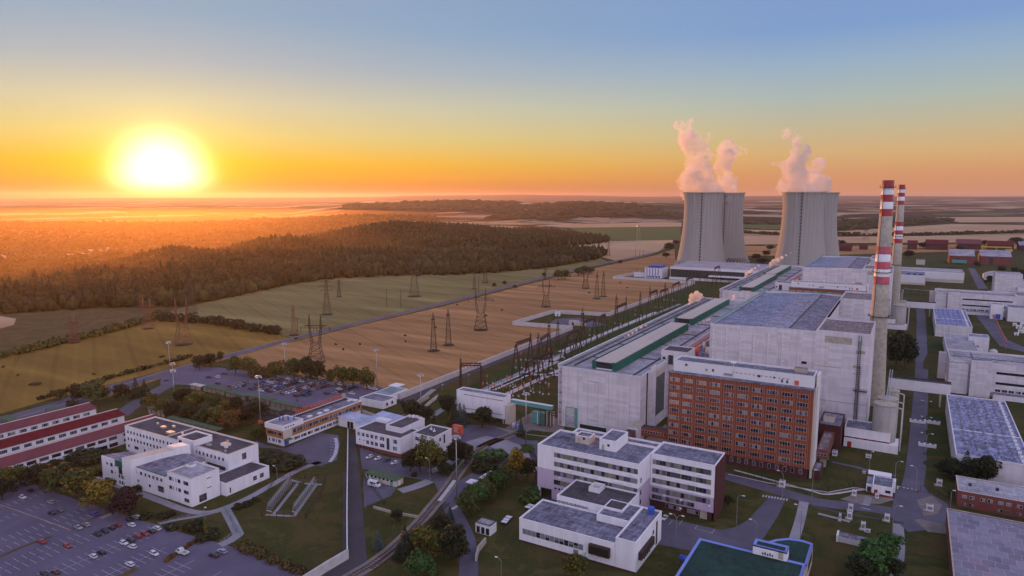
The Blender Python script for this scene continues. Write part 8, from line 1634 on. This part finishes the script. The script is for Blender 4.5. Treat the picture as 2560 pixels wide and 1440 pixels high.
def plume(name, lab, lumps, mat, vox, disp, group=None, sub_=3):
    """a closed lumpy shell round the plume, filled with a scattering volume"""
    import bmesh
    bm = bmesh.new(); cx = sum(l[0] for l in lumps)/len(lumps); cy = sum(l[1] for l in lumps)/len(lumps); cz = min(l[2] for l in lumps)
    for (x, y, z, r_) in lumps: bmesh.ops.create_icosphere(bm, subdivisions=sub_, radius=r_, matrix=Matrix.Translation((x-cx, y-cy, z-cz)))
    me = bpy.data.meshes.new(name); bm.to_mesh(me); bm.free(); me.materials.append(M[mat]); o = bpy.data.objects.new(name, me); COL.objects.link(o); o.location = (cx, cy, cz)
    rm = o.modifiers.new('remesh', 'REMESH'); rm.mode = 'VOXEL'; rm.voxel_size = vox
    tx = bpy.data.textures.new(name, 'CLOUDS'); tx.noise_scale = vox*4; tx.noise_depth = 3
    dm = o.modifiers.new('billow', 'DISPLACE'); dm.texture = tx; dm.strength = disp; dm.mid_level = .55
    return tag(o, lab, 'steam', group)
def pxlump(px, py, rpx, d):
    """a lump seen at (px,py) with apparent radius rpx, at distance d ahead"""
    dz_ = d/math.cos(TH) if False else d; w_ = (CY-py)/F; f = math.cos(TH)+w_*math.sin(TH); dzv = -math.sin(TH)+w_*math.cos(TH); t = d/f
    u = (px-CX)/F; return (RT[0]*u*t+FW[0]*d, RT[1]*u*t+FW[1]*d, HC+dzv*t, rpx/F*t)
steammat('steam', .12, ns=.06, lo=.45, hi=.58, ani=.5); steammat('steam_small', .6, ns=.2, lo=.32, hi=.5, ani=.5)
rs = random.Random(3)
def chain(pts, d, jit=.6, dens=1.):
    out = []
    for (a, b_) in zip(pts[:-1], pts[1:]):
        L_ = math.dist(a[:2], b_[:2]); n_ = max(1, int(L_/(min(a[2], b_[2])*.8)*dens))
        for i in range(n_):
            u = i/n_; r_ = a[2]+(b_[2]-a[2])*u; out.append(pxlump(a[0]+(b_[0]-a[0])*u+rs.uniform(-1, 1)*r_*jit, a[1]+(b_[1]-a[1])*u+rs.uniform(-1, 1)*r_*jit, r_*rs.uniform(.95, 1.6), d+rs.uniform(-1, 1)*r_*.5))
    return out
dA = 1150; dB = 1262
L1 = chain([(1722, 482, 16), (1775, 482, 22), (1735, 470, 24), (1770, 452, 20), (1730, 470, 22), (1728, 455, 20), (1730, 420, 22), (1738, 385, 22), (1728, 350, 18), (1712, 332, 14), (1700, 318, 11), (1712, 308, 7), (1735, 302, 6), (1745, 290, 5)], dA)+chain([(1775, 480, 20), (1765, 440, 18), (1760, 400, 14), (1762, 370, 9), (1768, 345, 6), (1778, 338, 4)], dA)
plume('steam_plume', 'tall torn steam plume curling left above the left pair of towers', L1, 'steam', 2.2, 11, 'steam above the cooling towers')
L2 = chain([(1810, 480, 26), (1808, 450, 22), (1812, 420, 22), (1815, 390, 20), (1808, 368, 15), (1830, 370, 12), (1850, 378, 8), (1868, 383, 4)], dB)
plume('steam_plume', 'steam column with a tail blown right, above the rear tower of the left pair', L2, 'steam', 2.2, 11, 'steam above the cooling towers')
L3 = chain([(1968, 478, 18), (2025, 478, 20), (1990, 462, 24), (1985, 450, 22), (1982, 425, 22), (1995, 400, 20), (2005, 375, 16), (1998, 355, 12), (1980, 340, 9), (1962, 330, 8), (1950, 322, 6)], 1092)+chain([(1975, 415, 12), (1955, 412, 6), (1935, 410, 4), (1918, 405, 3)], 1092)
plume('steam_plume', 'steam plume leaning left at its top, above the front tower of the right pair', L3, 'steam', 2.2, 11, 'steam above the cooling towers')
L4 = chain([(2035, 478, 24), (2040, 450, 22), (2042, 425, 18), (2045, 405, 14), (2058, 412, 6)], 1200)
plume('steam_plume', 'low rounded steam plume above the rear tower of the right pair', L4, 'steam', 2.2, 11, 'steam above the cooling towers')
def puff(px, py, pts, d, lab):
    L_ = []
    for (dx, dy, r_) in pts: L_.append(pxlump(px+dx, py+dy, r_, d))
    plume('steam_puff', lab, L_, 'steam_small', max(.25, pts[-1][2]/F*d*.16), 1.2, 'steam leaks on the turbine hall roofs', 2)
def yd(px, py, z=31.5): return fr(*at(px, py, z))[0]
puff(1718, 768, [(0, -2, 2), (5, -9, 4), (10, -18, 8), (18, -24, 10), (26, -22, 9), (12, -28, 8), (24, -34, 8), (34, -30, 6)], yd(1718, 768), 'largest billowing steam puff beside the near turbine hall')
puff(1555, 846, [(0, 0, 2), (8, -4, 3), (16, -9, 4), (26, -14, 4), (36, -20, 4), (48, -28, 4), (60, -32, 3)], yd(1555, 846), 'low trailing steam wisp along the west roof edge')
puff(1862, 700, [(0, 0, 2), (1, -8, 3), (4, -15, 5), (12, -20, 5), (18, -26, 4), (26, -30, 3), (34, -36, 3)], yd(1862, 700), 'steam wisp at the near end of the far turbine hall')
puff(1925, 668, [(0, 0, 3), (3, -8, 6), (10, -14, 7), (20, -18, 6), (30, -24, 5), (40, -30, 3), (52, -36, 2)], yd(1925, 668), 'steam plume drifting before the right tower')
puff(1830, 752, [(0, 0, 2), (2, -6, 3), (4, -12, 4), (6, -5, 3)], yd(1830, 752), 'small steam puff near the second skylight end')
puff(1740, 812, [(0, 0, 3), (9, -4, 4), (19, -8, 5), (28, -11, 4), (34, -14, 3)], yd(1740, 812), 'orange-lit steam drifting along the gallery pipes'); puff(1682, 850, [(0, 0, 3), (7, -2, 4), (14, -1, 4)], yd(1682, 850), 'little steam puff at the stair tower')
